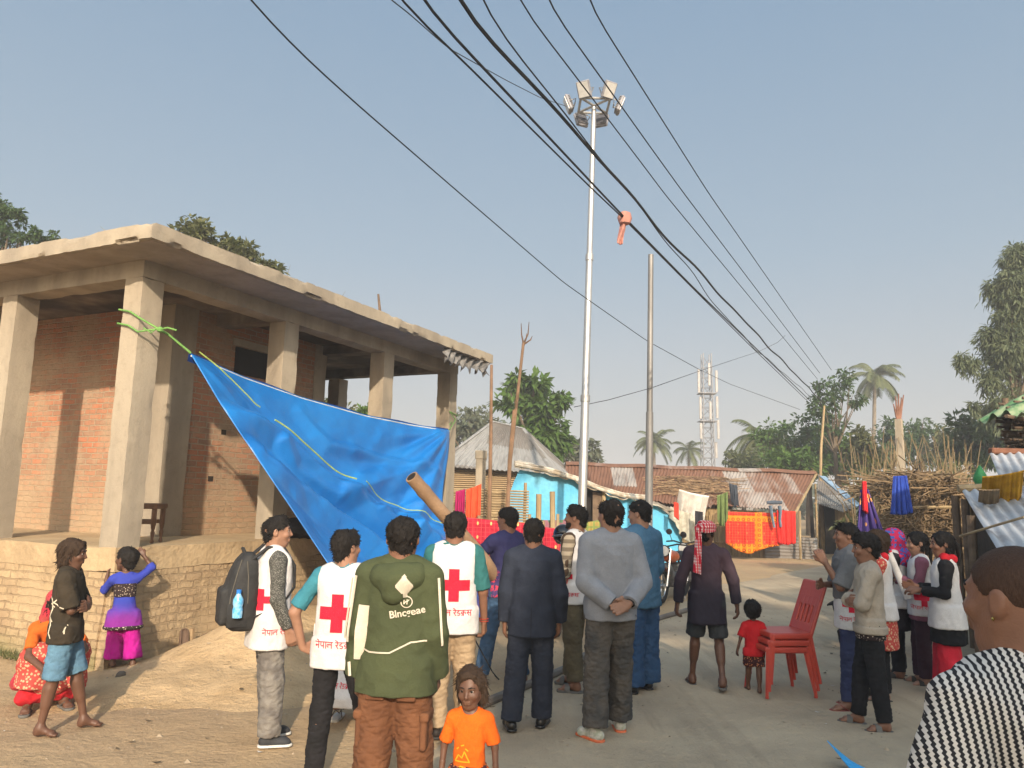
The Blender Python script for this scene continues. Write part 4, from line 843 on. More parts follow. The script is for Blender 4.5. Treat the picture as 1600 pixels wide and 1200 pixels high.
for i, px in enumerate(np.linspace(804, 1074, 60)):
    py = np.interp(px, ex, ey); f_ = at(px, py + 3 + 3 * math.sin(i * .9) * math.sin(i * .37), wl(px) - .28); bk = at(px, py, wl(px) - .28) + np.array([.1, 1.5, .16 - .22 * i / 60])
    for j, t in enumerate(np.linspace(0, 1, 9)): G[i, j] = f_ * (1 - t) + bk * t + np.array([0, 0, .05 * math.sin(i * .7 + j) + .05 * math.sin(t * math.pi)]) * (1 if j else .4)
k = NT('plastic_roof_sheet'); c = k.mix(k.ramp(k.noise(1.6, 5), .4, .6), (.52, .48, .40), (.24, .19, .13)); k.bump(k.noise(6, 4), .03); PLAS = k.done(c, .6, 0, .3)
b = MB(); b.sheet(G - o_, .02); b.build('roof', PLAS, bh)
b = MB()
for dy, dz, r_ in ((-.30, .01, .045), (-.2, .07, .035)): b.tube([at(px, np.interp(px, ex, ey) - 1, wl(px) + dy) + (0, 0, dz) - o_ for px in np.linspace(804, 1010, 12)], r_, 7)
b.build('eave_roll', plain('rolled_plastic', (.58, .54, .46), (.3, .24, .17), 5, .6, .02), bh)
# folded sacks, rags and plastic hanging over the low end of the roof
def hang_cloth(name, px0, py0, px1, py1, drop, Y0, Y1=None, mat=None, label=None, cat='cloth', seed=0, sagp=0.0, fold=.05, nf=6, th=.012, taper=1.0, skew=0.0, group=None, nu=44, nv=18, lean=0.0):
    """cloth hanging from a line between two photo points (world positions at distances Y0, Y1); drop in photo pixels"""
    Y1 = Y0 if Y1 is None else Y1; a_, b_ = at(px0, py0, Y0), at(px1, py1, Y1); rs = np.random.RandomState(seed); ph = rs.rand(4) * 6; G = np.zeros((nu, nv, 3)); W_ = np.linalg.norm(b_ - a_); D = np.interp(np.linspace(0, 1, nu), np.linspace(0, 1, len(drop)), drop) * (Y0 + Y1) / 2 / F_PX
    hn = nrm(np.cross(b_ - a_, (0, 0, 1)));
    for i, t in enumerate(np.linspace(0, 1, nu)):
        top = a_ * (1 - t) + b_ * t; top[2] -= sagp * 4 * t * (1 - t) * W_
        for j, s_ in enumerate(np.linspace(0, 1, nv)):
            x = (t - .5) * (taper - 1) * s_ * W_ + skew * s_ * W_; f_ = fold * (.3 + .7 * s_) * (math.sin(t * nf * 6.28 + ph[0] + .6 * math.sin(s_ * 3 + ph[1])) * .6 + .4 * math.sin(t * nf * 2.3 * 6.28 + ph[2]))
            G[i, j] = top + (b_ - a_) / W_ * x + np.array([0, 0, -D[i] * s_]) - hn * (f_ + lean * s_) * 1.0
    o0 = a_.copy(); b = MB(); xv = nrm(b_ - a_); ang = math.atan2(xv[1], xv[0]); Mi = np.array([[math.cos(ang), math.sin(ang), 0], [-math.sin(ang), math.cos(ang), 0], [0, 0, 1]])
    b.sheet((G - o0) @ Mi.T, th); o = b.build(name, mat, None, True, sharp=None); o.location = tuple(o0); o.rotation_euler = (0, 0, ang); return tag(o, label, cat, group)
hang_cloth('sack', 1062, 765, 1108, 775, (28, 40, 46, 38), 21.3, 21.6, cloth('white_sack', (.74, .71, .68), (.6, .57, .54)), 'white woven sack with red print spread over the low end of the blue house roof', 'sack', 3, .02, .12, 2, lean=.5, taper=.9, skew=.15)
b = MB(); rs = np.random.RandomState(2)
for i in range(2):
    c0 = at(1076 + i * 14, 774 + i * 5, 20.75); b.add([c0 + np.array([x, -.06 - .3 * (0), z]) for x, z in ((-.12, -.03), (-.02, -.07), (.1, -.04), (.12, .04), (.03, .02), (-.05, .08), (-.1, .03))], [list(range(7))])
sackmark = b
hang_cloth('grey_tarpaulin', 1048, 792, 1100, 806, (16, 30, 42, 46, 40, 30), 21.6, 21.9, cloth('pale_tarpaulin', (.44, .43, .36), (.3, .28, .23)), 'crumpled pale tarpaulin hanging below the eave of the blue house', 'tarpaulin', 5, .03, .12, 3)
hang_cloth('rag', 1053, 784, 1060, 786, (22, 26), 20.9, None, cloth('red_rag', (.55, .06, .04)), 'small red and green rag hanging under the white sack', 'rag', 6)
hang_cloth('black_rag', 1086, 798, 1098, 800, (34, 40), 21.2, None, cloth('black_rag', (.03, .03, .035)), 'dark rag hanging at the corner of the blue house roof', 'rag', 7)
# washing on the rusty hut
def grid_cloth(name, base, line_, dot, cell, border=None, axis_b=None, lw=.12, dots=True):
    k = NT(name); o = k.xyz(); fx = k.math('ABSOLUTE', k.math('SUBTRACT', k.math('FRACT', k.math('DIVIDE', o[0], cell)), .5)); fz = k.math('ABSOLUTE', k.math('SUBTRACT', k.math('FRACT', k.math('DIVIDE', o[2], cell)), .5))
    l = k.math('MAXIMUM', k.math('LESS_THAN', fx, lw * .5), k.math('LESS_THAN', fz, lw * .5)); c = k.mix(k.ramp(k.noise(4, 4), .35, .65), base, tuple(x * .75 for x in base)); c = k.mix(k.math('MULTIPLY', l, .75), c, line_)
    if dots:
        gx = k.math('SUBTRACT', k.math('FRACT', k.math('DIVIDE', o[0], cell * 3.1)), .5); gz_ = k.math('SUBTRACT', k.math('FRACT', k.math('DIVIDE', o[2], cell * 3.1)), .5); r2 = k.math('ADD', k.math('MULTIPLY', gx, gx), k.math('MULTIPLY', k.math('MULTIPLY', gz_, gz_), .35)); c = k.mix(k.math('LESS_THAN', r2, .006), c, dot)
    if border:
        bc, bdark, test = border; m = test(k, o); px_ = k.math('SUBTRACT', k.math('FRACT', k.math('DIVIDE', o[0], .16)), .5); pz_ = k.math('SUBTRACT', k.math('FRACT', k.math('DIVIDE', o[2], .16)), .5); r2 = k.math('ADD', k.math('MULTIPLY', px_, px_), k.math('MULTIPLY', pz_, pz_)); bc2 = k.mix(k.math('MULTIPLY', k.math('LESS_THAN', r2, .10), k.math('GREATER_THAN', r2, .03)), bc, bdark); c = k.mix(m, c, bc2)
    k.bump(k.noise(30, 3), .006); return k.done(c, .85, 0, .15)
bt = lambda k, o: k.math('MAXIMUM', k.math('MAXIMUM', k.math('LESS_THAN', o[2], -1.0), k.math('MULTIPLY', k.math('GREATER_THAN', o[2], -.30), k.math('LESS_THAN', o[2], -.12))), k.math('LESS_THAN', k.math('ABSOLUTE', k.math('SUBTRACT', o[0], 1.02)), .11))
SARI1 = grid_cloth('red_sari_orange_border', (.50, .022, .016), (.60, .14, .05), (.6, .12, .04), .085, ((.66, .19, .012), (.22, .03, .01), bt), lw=.09)
hang_cloth('sari', 1133, 799, 1222, 801, (48, 54, 59, 62, 62, 58, 54, 52, 50, 48), 24.55, 24.3, SARI1, 'red chequered sari with orange flowered border hanging under the rusty eave', 'sari', 11, .01, .07, 4)
hang_cloth('red_cloth', 1214, 797, 1243, 799, (50, 52, 48), 24.2, None, cloth('plain_red', (.62, .035, .025), (.48, .02, .02)), 'plain red cloth hanging at the corner post of the rusty hut', 'cloth', 12, 0, .07, 3)
hang_cloth('green_shirt', 1120, 774, 1137, 768, (38, 48, 50, 42), 23.6, None, cloth('olive_green', (.14, .19, .07), (.1, .14, .05)), 'olive green shirt drying on the eave of the rusty hut', 'shirt', 13, .05, .1, 2, lean=.05)
hang_cloth('dark_trousers', 1139, 755, 1152, 758, (26, 34, 32), 25.0, None, cloth('slate_cloth', (.07, .085, .11), (.05, .06, .08)), 'slate grey trousers spread over the brushwood on the rusty roof', 'trousers', 14, .04, .08, 2, lean=.25, skew=.4)
DEN = cloth('pale_denim', (.17, .24, .31), (.12, .17, .23)); DENB = cloth('denim_dark', (.08, .10, .13))
jr = empty('hanging_jeans', at(1209, 786, 24.2), 0, 'faded blue jeans hung over the eave in front of the red sari', 'jeans')
b = MB(); u_ = 24.2 / F_PX
for sx_, pts in ((-1, [(-6, 4), (-5, 14), (-3, 26), (-1, 37)]), (1, [(8, 4), (9, 14), (8, 24), (9, 36)])): b.tube([(x * u_, -.04, -y * u_) for x, y in pts], [.10, .09, .075, .07], 8, flat=.5)
b.build('legs', DEN, jr); b = MB(); b.tube([(-11 * u_, -.02, .5 * u_), (0, -.05, 1 * u_), (12 * u_, -.02, 1 * u_)], [.06, .08, .06], 8, flat=.8); b.build('waist', DENB, jr)
# house with the hipped tin roof, bamboo mat walls
ph = empty('hip_roof_house', (X(790, 25), 25, 0), 0, 'bamboo walled house under a grey hipped tin roof', 'house')
ap0, ap1 = at(770, 660, 27), at(818, 671, 27); c1, c2, c3, c4 = at(680, 727, 24.2), at(868, 741, 24.2), at(896, 742, 28), at(690, 722, 30)
roof_obj('roof', corr_sheet(ap0, ap1, c2, c1, .02, .15), ZINC, ph); roof_obj('roof', corr_sheet(ap1, ap1 + (.02, .02, 0), c3, c2, .015, .15), ZINC, ph); roof_obj('roof', corr_sheet(ap0 + (-.02, .02, 0), ap0, c1, c4, .015, .15), ZINC, ph); roof_obj('roof', corr_sheet(ap1, ap0, c4, c3 + (0, 2, 0), .015, .15), ZINC, ph)
o_ = np.array(ph.location)
for a_, b_ in ((ap0, c1), (ap1, c2), (ap0, ap1), (ap1, c3)): b = MB(); b.tube([a_ - o_ + (0, 0, .03), b_ - o_ + (0, 0, .03)], .07, 6, flat=.5); b.build('hip_cap', ZINC, ph)
wall_poly('mat_wall', [(X(690, 24.6), 24.6, 0), (X(862, 24.6), 24.6, 0), (X(862, 24.6), 24.6, 2.65), (X(690, 24.6), 24.6, 2.75)], MATW, ph, (0, .1, 0)); wall_poly('mat_side_wall', [(X(862, 24.6) - .02, 24.7, 0), (X(890, 28), 28, 0), (X(890, 28), 28, 2.6), (X(862, 24.6) - .02, 24.7, 2.6)], MATW, ph, (-.08, 0, 0))  # second slab is the side wall, in the same bamboo mat
# low brick pen and posts between the houses
mw = empty('bamboo_fence', (X(750, 16.5), 16.5, 0), 0, 'bamboo mat fence panel leaning between the concrete stub and the poles', 'fence')
b = MB()
for i in range(34): z = .1 + i * .055; b.tube([(-.75, 0, z), (.0, -.02, z + .01), (1.05, 0, z - .005)], .02, 5)
b.build('slats', BAMBOO, mw)
for x in (-.7, .15, .95): b = MB(); b.tube([(x, .05, 0), (x + .02, .05, 2.1)], .035, 7); b.build('post', BAMBOO, mw)
cp = at(752, 704, 17); b = MB(); b.box((0, 0, cp[2] / 2), (.22, .22, cp[2]), b=.015); b.box((0, 0, cp[2] - .1), (.26, .25, .2), b=.02); o = b.build('concrete_post', CON, None, loc=(cp[0], 17, 0)); tag(o, 'squat weathered concrete post beside the bamboo mat fence', 'post')
for lab, pts in (('thin red brown bamboo pole standing in front of the hip roof house', [(768, 570), (767, 680), (765, 815)]), ('forked bamboo pole with a bare twiggy top beside the red sari fence', [(818, 535), (806, 640), (797, 720), (788, 815)]), ('short bamboo pole tied against the forked pole', [(803, 640), (796, 720), (792, 815)])):
    Yp = 15.5; P = [at(x, y, Yp) for x, y in pts]; P[-1][2] = -.1; b = MB(); b.tube(P, np.linspace(.03, .045, len(P)), 7)
    if 'forked' in lab:
        for dx, dy in ((14, 32), (-6, 30), (22, 10), (8, 14)): t0 = at(818 - dx * .1, 540, Yp); b.tube([t0, at(818 + dx * .5, 535 - dy * .4, Yp), at(818 + dx * .62, 535 - dy, Yp)], [.022, .014, .006], 5)
    tag(b.build('bamboo_pole', plain('reddish_bamboo', (.24, .145, .09), (.16, .1, .06), 3, .7), None), lab, 'pole')
for i, (x, y) in enumerate(((842, 772), (863, 768))):
    P = [at(x - 1 + i * 4, 840, 15.5), at(x, y, 15.5)]; P[0][2] = -.05; b = MB(); b.tube(P, .055, 8); tag(b.build('bamboo_post', BAMBOO, None), ('cut bamboo post in front of the blue wall', 'second cut bamboo post nearer the dark doorway')[i], 'post')
# sari fence
FSARI = grid_cloth('crimson_sari', (.40, .018, .04), (.62, .10, .10), (.70, .42, .16), .075, lw=.08)
hang_cloth('sari_screen', 716, 806, 836, 818, (128, 132, 130, 128), 13.3, 13.1, FSARI, 'crimson sari with gold motifs stretched along the fence under the pole', 'sari', 21, .012, .05, 5)
hang_cloth('sari_screen', 838, 822, 900, 826, (120, 120, 118), 13.2, 13.4, FSARI, 'crimson patterned sari screen behind the parked motorcycle', 'sari', 22, .02, .06, 3)
GOLD = cloth('gold_border', (.42, .27, .08)); hang_cloth('sari_border', 903, 818, 938, 812, (95, 100), 14.5, None, grid_cloth('green_gold_sari', (.35, .27, .08), (.12, .2, .06), (.4, .05, .03), .12, lw=.3), 'green and gold striped cloth hung left of the dark doorway', 'cloth', 23, .01, .05, 2)
hang_cloth('orange_cloth', 729, 765, 752, 756, (46, 50, 48), 16.0, None, cloth('orange_red_cloth', (.70, .10, .04)), 'orange red cloth hung on the bamboo fence by the concrete post', 'cloth', 24, .02, .05, 2)
hang_cloth('pink_cloth', 712, 768, 727, 764, (42, 46), 16.2, None, cloth('magenta_cloth', (.45, .02, .14)), 'magenta cloth hung on the fence beside the orange one', 'cloth', 25, .02, .05, 2)
hang_cloth('washing', 845, 812, 905, 808, (24, 28, 20, 26), 15.6, None, grid_cloth('green_washing', (.10, .2, .12), (.30, .10, .16), (.4, .2, .1), .2, lw=.5), 'green and maroon washing lying along the fence before the blue wall', 'washing', 26, .04, .07, 4)
# fence stakes under the saris
for i in range(9):
    px = 722 + i * 21; q = at(px, 940, 13.25); q[2] = 0; b = MB(); b.tube([q + (0, .06, -.1), q + (.02 * math.sin(i), .07, 1.45 + .08 * math.sin(i * 3))], .028, 7); o = b.build('fence_stake', BAMBOO, None); tag(o, 'thin bamboo stake holding up the crimson sari screen', 'stake', 'stakes behind the sari screen')
# straw shed on the right with brush on its roof
sd_ = empty('straw_shed', (X(1440, 17), 17, 0), 0, 'shed of dry maize stalks and sticks with brush piled on top', 'shed')
o_ = np.array(sd_.location); wall_poly('stalk_wall', [(X(1372, 17), 17, -.05), (X(1510, 16), 16, -.05), (X(1510, 16), 16, 2.05), (X(1462, 16.4), 16.4, 2.5), (X(1400, 17), 17, 2.35), (X(1372, 17), 17, 2.0)], CANE, sd_, (0, .15, 0))
b = MB(); rs = np.random.RandomState(14)
for i in range(900):
    t = rs.rand(); x0 = X(1370, 17) + t * (X(1512, 16) - X(1370, 17)); y0 = 16.95 - t; z = rs.uniform(.0, 2.3); ln = rs.uniform(.15, .6); a_ = rs.randn() * .5 + (1.57 if rs.rand() < .45 else 0)
    d = np.array([math.cos(a_), 0, math.sin(a_)]) * ln; c0 = np.array([x0, y0 - rs.uniform(0, .09), z]); b.tube([c0 - d / 2 - o_, c0 + rs.randn(3) * .02 - o_, c0 + d / 2 + (0, -.05, 0) - o_], .012, 3, cap=False)
for i in range(420):
    t = rs.rand(); x0 = X(1385, 17) + t * (X(1520, 16) - X(1385, 17)); y0 = 17 - t + rs.uniform(-.2, 1.6); z = 2.1 + .45 * rs.rand() * math.sin(t * 3.1); d = rs.randn(3) * np.array([.4, .25, .12]); c0 = np.array([x0, y0, z]); b.tube([c0 - d - o_, c0 + rs.randn(3) * .04 - o_, c0 + d - o_], .013, 3, cap=False)
st_ = b.build('stalks', plain('maize_stalk', (.235, .165, .095), (.13, .09, .052), 3), sd_); st_['kind'] = 'stuff'
for z in (.9, 1.75): b = MB(); b.tube([np.array([X(1372, 17), 16.85, z]) - o_, np.array([X(1512, 16), 15.85, z + .05]) - o_], .035, 6); b.build('rail', BAMBOO, sd_)
hang_cloth('blue_skirt', 1396, 744, 1417, 743, (58, 60, 57), 15.7, None, cloth('royal_blue', (.03, .07, .36), (.02, .045, .27)), 'royal blue pleated skirt hung on the front of the straw shed', 'skirt', 31, .0, .07, 4, taper=1.7)
k = NT('purple_sari'); o3 = k.xyz(); vr = k.n('TexVoronoi'); vr.inputs['Scale'].default_value = 5.5; k.put(vr.inputs['Vector'], k.oc()); c = k.mix(k.math('LESS_THAN', vr.outputs['Distance'], .28), (.075, .05, .20), (.62, .30, .12)); PURS = k.done(c, .85, 0, .15)
hang_cloth('purple_sari', 1345, 765, 1356, 765, (85, 98, 112), 11.8, 11.8, PURS, 'purple sari with yellow flowers draped from a pole end', 'sari', 32, .0, .10, 3, taper=5.5, skew=.9)
b = MB(); P = [at(1350, 752, 11.9), at(1352, 800, 11.9), at(1358, 960, 11.9)]; P[-1][2] = 0; b.tube(P, .03, 7); tag(b.build('bamboo_pole', BAMBOO, None), 'pole carrying the purple flowered sari', 'pole')
hang_cloth('red_strip', 1348, 752, 1353, 752, (46, 50), 11.7, None, cloth('scarlet', (.62, .03, .04)), 'narrow red cloth tied to the top of the purple sari', 'cloth', 33)
# corrugated shed at the right edge
rsd = empty('tin_shed', (5.6, 9, 0), 0, 'shed with grey corrugated roof sheets at the edge of the lane', 'shed')
A_, D_ = at(1503, 766, 10.2), at(1578, 893, 7.4); sv = np.array([2.6, -.25, .22]); roof_obj('roof', corr_sheet(A_, A_ + sv, D_ + sv * 1.05, D_, .022, .13), ZINC2, rsd, .008)
A2, D2 = at(1546, 708, 11.2), at(1562, 748, 10.0); roof_obj('roof', corr_sheet(A2, A2 + np.array([3, 0, .25]), D2 + np.array([3, 0, .25]), D2, .022, .13), ZINC2, rsd, .008)
wall_poly('dark_wall', [(A_[0] + .1, 10.1, 0), (D_[0] + .25, 7.7, 0), (D_[0] + .25, 7.7, D_[2] + .05), (A_[0] + .1, 10.1, A_[2] - .04)], plain('mud_dark', (.10, .08, .06), (.06, .05, .04), 3, .95, .03), rsd, (.15, 0, 0)); wall_poly('back_wall', [(A_[0] + .1, 10.2, 0), (A_[0] + 3, 10.4, 0), (A_[0] + 3, 10.4, 2.4), (A_[0] + .1, 10.2, 2.0)], CANE, rsd, (0, .1, 0))
o_ = np.array(rsd.location)
for px, Yq, h_ in ((1497, 10.3, 1.95), (1512, 10.0, 1.9), (1520, 9.2, 1.7)): q = at(px, 850, Yq); b = MB(); b.tube([np.array([q[0], Yq, 0]) - o_, np.array([q[0], Yq, h_]) - o_], .05, 8); b.build('post', WOOD, rsd)
b = MB(); b.tube([A_ - o_ + (-.05, 0, .02), A_ + sv - o_ + (0, 0, .02)], .05, 7); b.build('ridge_pole', BAMBOO, rsd)
b = MB(); b.box(A2 + (.35, -.02, .03) - o_, (.75, .12, .09), rz=.1, b=.02); b.build('ridge_tile', plain('rust_strip', (.2, .09, .055)), rsd)
hang_cloth('yellow_cloth', 1535, 745, 1600, 735, (36, 30, 42, 52, 40), 9.4, 9.2, cloth('mustard', (.56, .31, .03), (.42, .22, .02)), 'mustard yellow cloth spread over the corrugated shed roof', 'cloth', 41, .03, .05, 4, lean=.45)
hang_cloth('brown_sack', 1530, 765, 1562, 765, (18, 22, 20), 9.2, 9.1, cloth('jute', (.27, .2, .12)), 'brown jute sack lying below the yellow cloth on the shed roof', 'sack', 42, .02, .04, 3, lean=.35)
b = MB(); q = at(1532, 750, 10.4); pr = [(.01, .20), (.03, .16), (.075, .07), (.09, .0), (.065, -.06), (.01, -.07)]; b.lathe(pr[::-1], 12); o = b.build('green_bag', plain('green_net', (.05, .26, .09), (.03, .16, .06), 12, .6, .01), None, loc=q); tag(o, 'bright green plastic bag knotted on the shed roof edge', 'bag')
b = MB(); b.tube([at(1500, 838, 9.0), at(1552, 822, 8.4), at(1600, 808, 8.0)], .014, 6); tag(b.build('stick', BAMBOO, None), 'thin stick jutting out under the corrugated roof', 'stick')
# wood stack under a green net at the edge of the picture
ws = empty('firewood_stack', (X(1612, 12), 12, 0), 0, 'tall stack of sticks with a green net thrown over it', 'firewood')
b = MB(); rs = np.random.RandomState(44); o_ = np.array(ws.location)
for i in range(130): z = 1.9 + i * .012 + rs.rand() * .1; y0 = rs.uniform(-.4, .4); x0 = X(1588, 12) - o_[0] + rs.rand() * .12; b.tube([(x0, y0, z), (x0 + 1.2, y0 + rs.randn() * .1, z + rs.randn() * .03)], rs.uniform(.015, .03), 5)
for x in (.0, .9): b.tube([(x, .45, 0), (x, .45, 3.6)], .05, 7); b.tube([(x, -.45, 0), (x, -.45, 3.6)], .05, 7)
b.tube([at(1572, 650, 11.6) - o_, at(1600, 655, 11.8) - o_], .03, 6)
o = b.build('sticks', WOOD, ws); o['kind'] = 'stuff'
k = NT('green_netting'); c = k.mix(k.ramp(k.noise(6, 5), .35, .65), (.10, .22, .10), (.30, .36, .22)); GN = k.done(c, .8, 0, .15); G = np.zeros((24, 18, 3))
for i, t in enumerate(np.linspace(0, 1, 24)):
    for j, s_ in enumerate(np.linspace(0, 1, 18)): G[i, j] = np.array([X(1574, 12) - o_[0] + 1.6 * s_, -.6 + 1.2 * t, 3.3 + .45 * math.sin(min(s_ * 1.5, 1) * 1.57) + .06 * math.sin(i * .9 + j * .5) - .25 * abs(t - .5)])
b = MB(); b.sheet(G, .01); b.build('net', GN, ws)
G = np.zeros((14, 16, 3))
for i, t in enumerate(np.linspace(0, 1, 14)):
    for j, s_ in enumerate(np.linspace(0, 1, 16)): G[i, j] = np.array([X(1576, 12) - o_[0] + .22 * t + .03 * math.sin(j * .8), -.62 + .05 * math.sin(i * 1.3), 3.35 - 1.35 * s_])
b = MB(); b.sheet(G, .008); b.build('net_side', GN, ws)
# ---------------------------------------------------------------- poles, floodlights, cables, mast
STEEL = plain('galvanised_steel', (.48, .47, .45), (.36, .35, .34), 3, .45, 0, metal=.75, spec=.5, stretch=(1, 1, .2)); STEELD = plain('dull_steel', (.22, .215, .21), (.16, .155, .15), 3, .55, 0, metal=.5, stretch=(1, 1, .2)); BLACK = plain('black_plastic', (.018, .018, .02), rough=.5, fine=0)
lp = empty('floodlight_mast', (1.62, 17.4, 0), 0, 'tall steel pole crowned by a ring of six floodlights', 'light pole'); top = at(928, 168, 17.4) - np.array([1.62, 17.4, 0])
def along(t): return top * t
b = MB(); b.tube([along(0) - (0, 0, .2), along(.36), along(.362), along(.66), along(.662), along(1)], [.105, .095, .088, .080, .072, .060], 16); b.build('pole', STEEL, lp)
b = MB(); b.tube([along(.355), along(.368)], .112, 16); b.build('joint_collar', STEEL, lp); b = MB(); b.tube([along(.655), along(.668)], .095, 16); b.build('joint_collar', STEEL, lp)
rg = .50; zc = top + (0, 0, .05)
b = MB(); ths = [R(a_) for a_ in (30, 90, 150, 210, 270, 330)]
ringp = [zc + (rg * math.cos(t), rg * math.sin(t), 0) for t in np.linspace(R(45), R(405), 9)]
for i in range(4): t0, t1 = R(45 + 90 * i), R(135 + 90 * i); b.tube([zc + (rg * math.cos(t0), rg * math.sin(t0), 0), zc + (rg * math.cos(t1), rg * math.sin(t1), 0)], .032, 8)
b.build('ring', STEEL, lp); b = MB()
for i in range(4): t0 = R(45 + 90 * i); b.tube([zc, zc + (rg * math.cos(t0), rg * math.sin(t0), 0)], .032, 8)
b.build('arms', STEEL, lp)
LENS = plain('floodlight_glass', (.47, .47, .46), (.40, .40, .39), 6, .3, 0, spec=.5)
FINS = plain('floodlight_case', (.23, .23, .25), (.16, .16, .18), 6, .5)
for ang, dz, el_ in ((242, .12, 32), (298, .12, 32), (183, .0, 22), (-3, .0, 22), (115, -.12, 25), (65, -.12, 25)):
    t = R(ang); d = np.array([math.cos(t), math.sin(t), 0]); c0 = zc + d * (rg + .14) + (0, 0, dz * .8); f_ = nrm(d * math.cos(R(el_)) + np.array([0, 0, -math.sin(R(el_))])); xr = nrm(np.cross((0, 0, 1), f_)); yr = np.cross(f_, xr); M = np.stack([xr, yr, f_], 1)
    fl = MB(); fl.box(c0, (.33, .40, .08), rot=M, b=.02); fo = fl.build('floodlight', FINS, lp, False)
    g = MB(); g.box(c0 + f_ * .047, (.265, .335, .012), rot=M); g.build('lens', LENS, fo, False)
    g = MB(); [g.box(c0 - f_ * .06 + yr * y, (.30, .012, .05), rot=M) for y in np.linspace(-.16, .16, 9)]; g.build('cooling_fin', FINS, fo, False)
    g = MB(); bb_ = c0 - f_ * .02; e0 = zc + d * (rg - .02)
    g.tube([bb_ + xr * .17, bb_ + xr * .18 - f_ * .16, e0 + xr * .10], .013, 6); g.tube([bb_ - xr * .17, bb_ - xr * .18 - f_ * .16, e0 - xr * .10], .013, 6); g.tube([e0 - xr * .10, e0 + xr * .10], .016, 6); g.build('bracket', STEEL, fo)
# second bare steel pole
sp0, sp1 = at(1013, 905, 19.5), at(1017, 398, 19.5); sp0[2] = -.2; b = MB(); b.tube([sp0, sp0 * .5 + sp1 * .5, sp0 * .499 + sp1 * .501, sp1], [.098, .094, .078, .070], 14); tag(b.build('steel_pole', STEELD, None), 'bare dull grey steel pole shorter than the floodlight mast', 'pole')
# concrete stub pole with broken top, cable pole
q0, q1 = at(1409, 745, 22), at(1404, 655, 22); q0[2] = 0; ct = empty('concrete_pole', (q0[0], 22, 0), 0, 'concrete electricity pole with broken splintered top behind the straw shed', 'pole'); o_ = np.array(ct.location)
b = MB(); b.tube([q0 - o_, q1 - o_], [.14, .12], 4); b.build('shaft', CON, ct, False); b = MB()
for dx, h_ in ((-3, 36), (0, 40), (3, 34), (5, 38), (-5, 24)): b.tube([q1 - o_ - (0, 0, .3), at(1404 + dx, 655 - h_ * .5, 22) - o_, at(1404 + dx * 1.6, 655 - h_, 22) - o_], [.035, .028, .015], 5)
b.build('splinters', plain('splinter_wood', (.22, .11, .075)), ct)
P = [at(1276, 760, 29.5), at(1283, 700, 29.5), at(1288, 634, 29.5)]; P[0][2] = 0; b = MB(); b.tube(P, [.06, .05, .04], 7); tag(b.build('cable_pole', BAMBOO, None), 'slender wooden pole behind the rusty hut that takes the cables', 'pole')
CAB = plain('cable_black', (.016, .016, .018), rough=.6, fine=0)
def cable(name, px, z, r, label, ext=True, n=0, wob=0.0):
    P = [gr(x, y, z) for x, y in px]
    if ext: d = nrm(P[1] - P[0]); P = [P[0] - d * .5 - np.array([-.2, 13, -.5]) , P[0] - d * .5 - np.array([.1, 1, 0])] + P
    P = np.array(P); s_ = np.concatenate([[0], np.cumsum(np.linalg.norm(np.diff(P, axis=0), axis=1))]); t = np.linspace(0, s_[-1], 110); Q = np.stack([np.interp(t, s_, P[:, i]) for i in range(3)], 1)
    for _ in range(2): Q[1:-1] = Q[1:-1] * .5 + (Q[2:] + Q[:-2]) * .25
    if wob: Q[:, 2] += wob * np.sin(t * 1.7); Q[:, 0] += wob * np.sin(t * 1.1 + 1)
    b = MB(); b.tube(Q, r * .72, 6); return tag(b.build(name, CAB, None), label, 'cable', 'overhead cables')
cable('overhead_cable', [(916, 0), (992, 120), (1106, 300), (1299, 578)], 7.2, .013, 'outermost of the overhead cables, farthest from the floodlight mast')
cable('overhead_cable', [(852, 0), (938, 120), (1020, 235), (1067, 300), (1281, 583)], 7.2, .014, 'single cable passing just over the right pair of floodlights')
cable('overhead_cable', [(808, 0), (900, 120), (1020, 278), (1036, 300), (1277, 592)], 7.0, .013, 'single cable crossing the ring of the floodlight mast')
cable('overhead_cable', [(714, 0), (860, 163), (925, 238), (982, 300), (1027, 355), (1092, 425), (1203, 544), (1288, 631)], 6.6, .032, 'thick twisted bundle cable passing behind the lower floodlights', wob=.02)
cable('overhead_cable', [(750, 0), (860, 149), (927, 237), (985, 304), (1027, 358), (1085, 432), (1120, 480), (1180, 545), (1285, 635)], 6.62, .014, 'thin cable that joins the twisted bundle below the floodlights', wob=.02)
cable('overhead_cable', [(655, 0), (860, 217), (938, 300), (973, 337), (1078, 444), (1186, 549), (1277, 637)], 6.3, .022, 'thick low cable with the pink rag knotted on it')
cable('overhead_cable', [(620, 0), (690, 62), (860, 231), (930, 300), (970, 337), (1075, 443), (1170, 538), (1265, 630)], 6.28, .016, 'lowest cable running alongside the one with the rag')
cable('overhead_cable', [(390, 0), (470, 84), (560, 165), (730, 312), (880, 441), (1010, 532), (1092, 577)], 6.0, .012, 'lone cable sagging across the open sky towards the telecom mast')
def wire(px, label, r=.010, ys=None, bl=None): P = [at(x, y, Y) for x, y, Y in px]; b = MB(); P = np.array(P); t = np.linspace(0, len(P) - 1, 40); Q = np.stack([np.interp(t, np.arange(len(P)), P[:, i]) for i in range(3)], 1); Q[1:-1] = (Q[1:-1] * 2 + Q[2:] + Q[:-2]) / 4; b.tube(Q, r, 5); tag(b.build('overhead_wire', CAB, None), label, 'wire', 'overhead wires')
wire([(612, 0, 8), (640, 22, 8.6), (700, 75, 10.5), (790, 125, 13), (845, 153, 15.5), (885, 166, 17.2)], 'thin wire looping up to the floodlight ring', .008)
wire([(1018, 606, 19.4), (1092, 580, 30), (1186, 549, 40), (1215, 535, 40), (1227, 524, 40)], 'thin wire climbing from the bare steel pole to the upper cables')
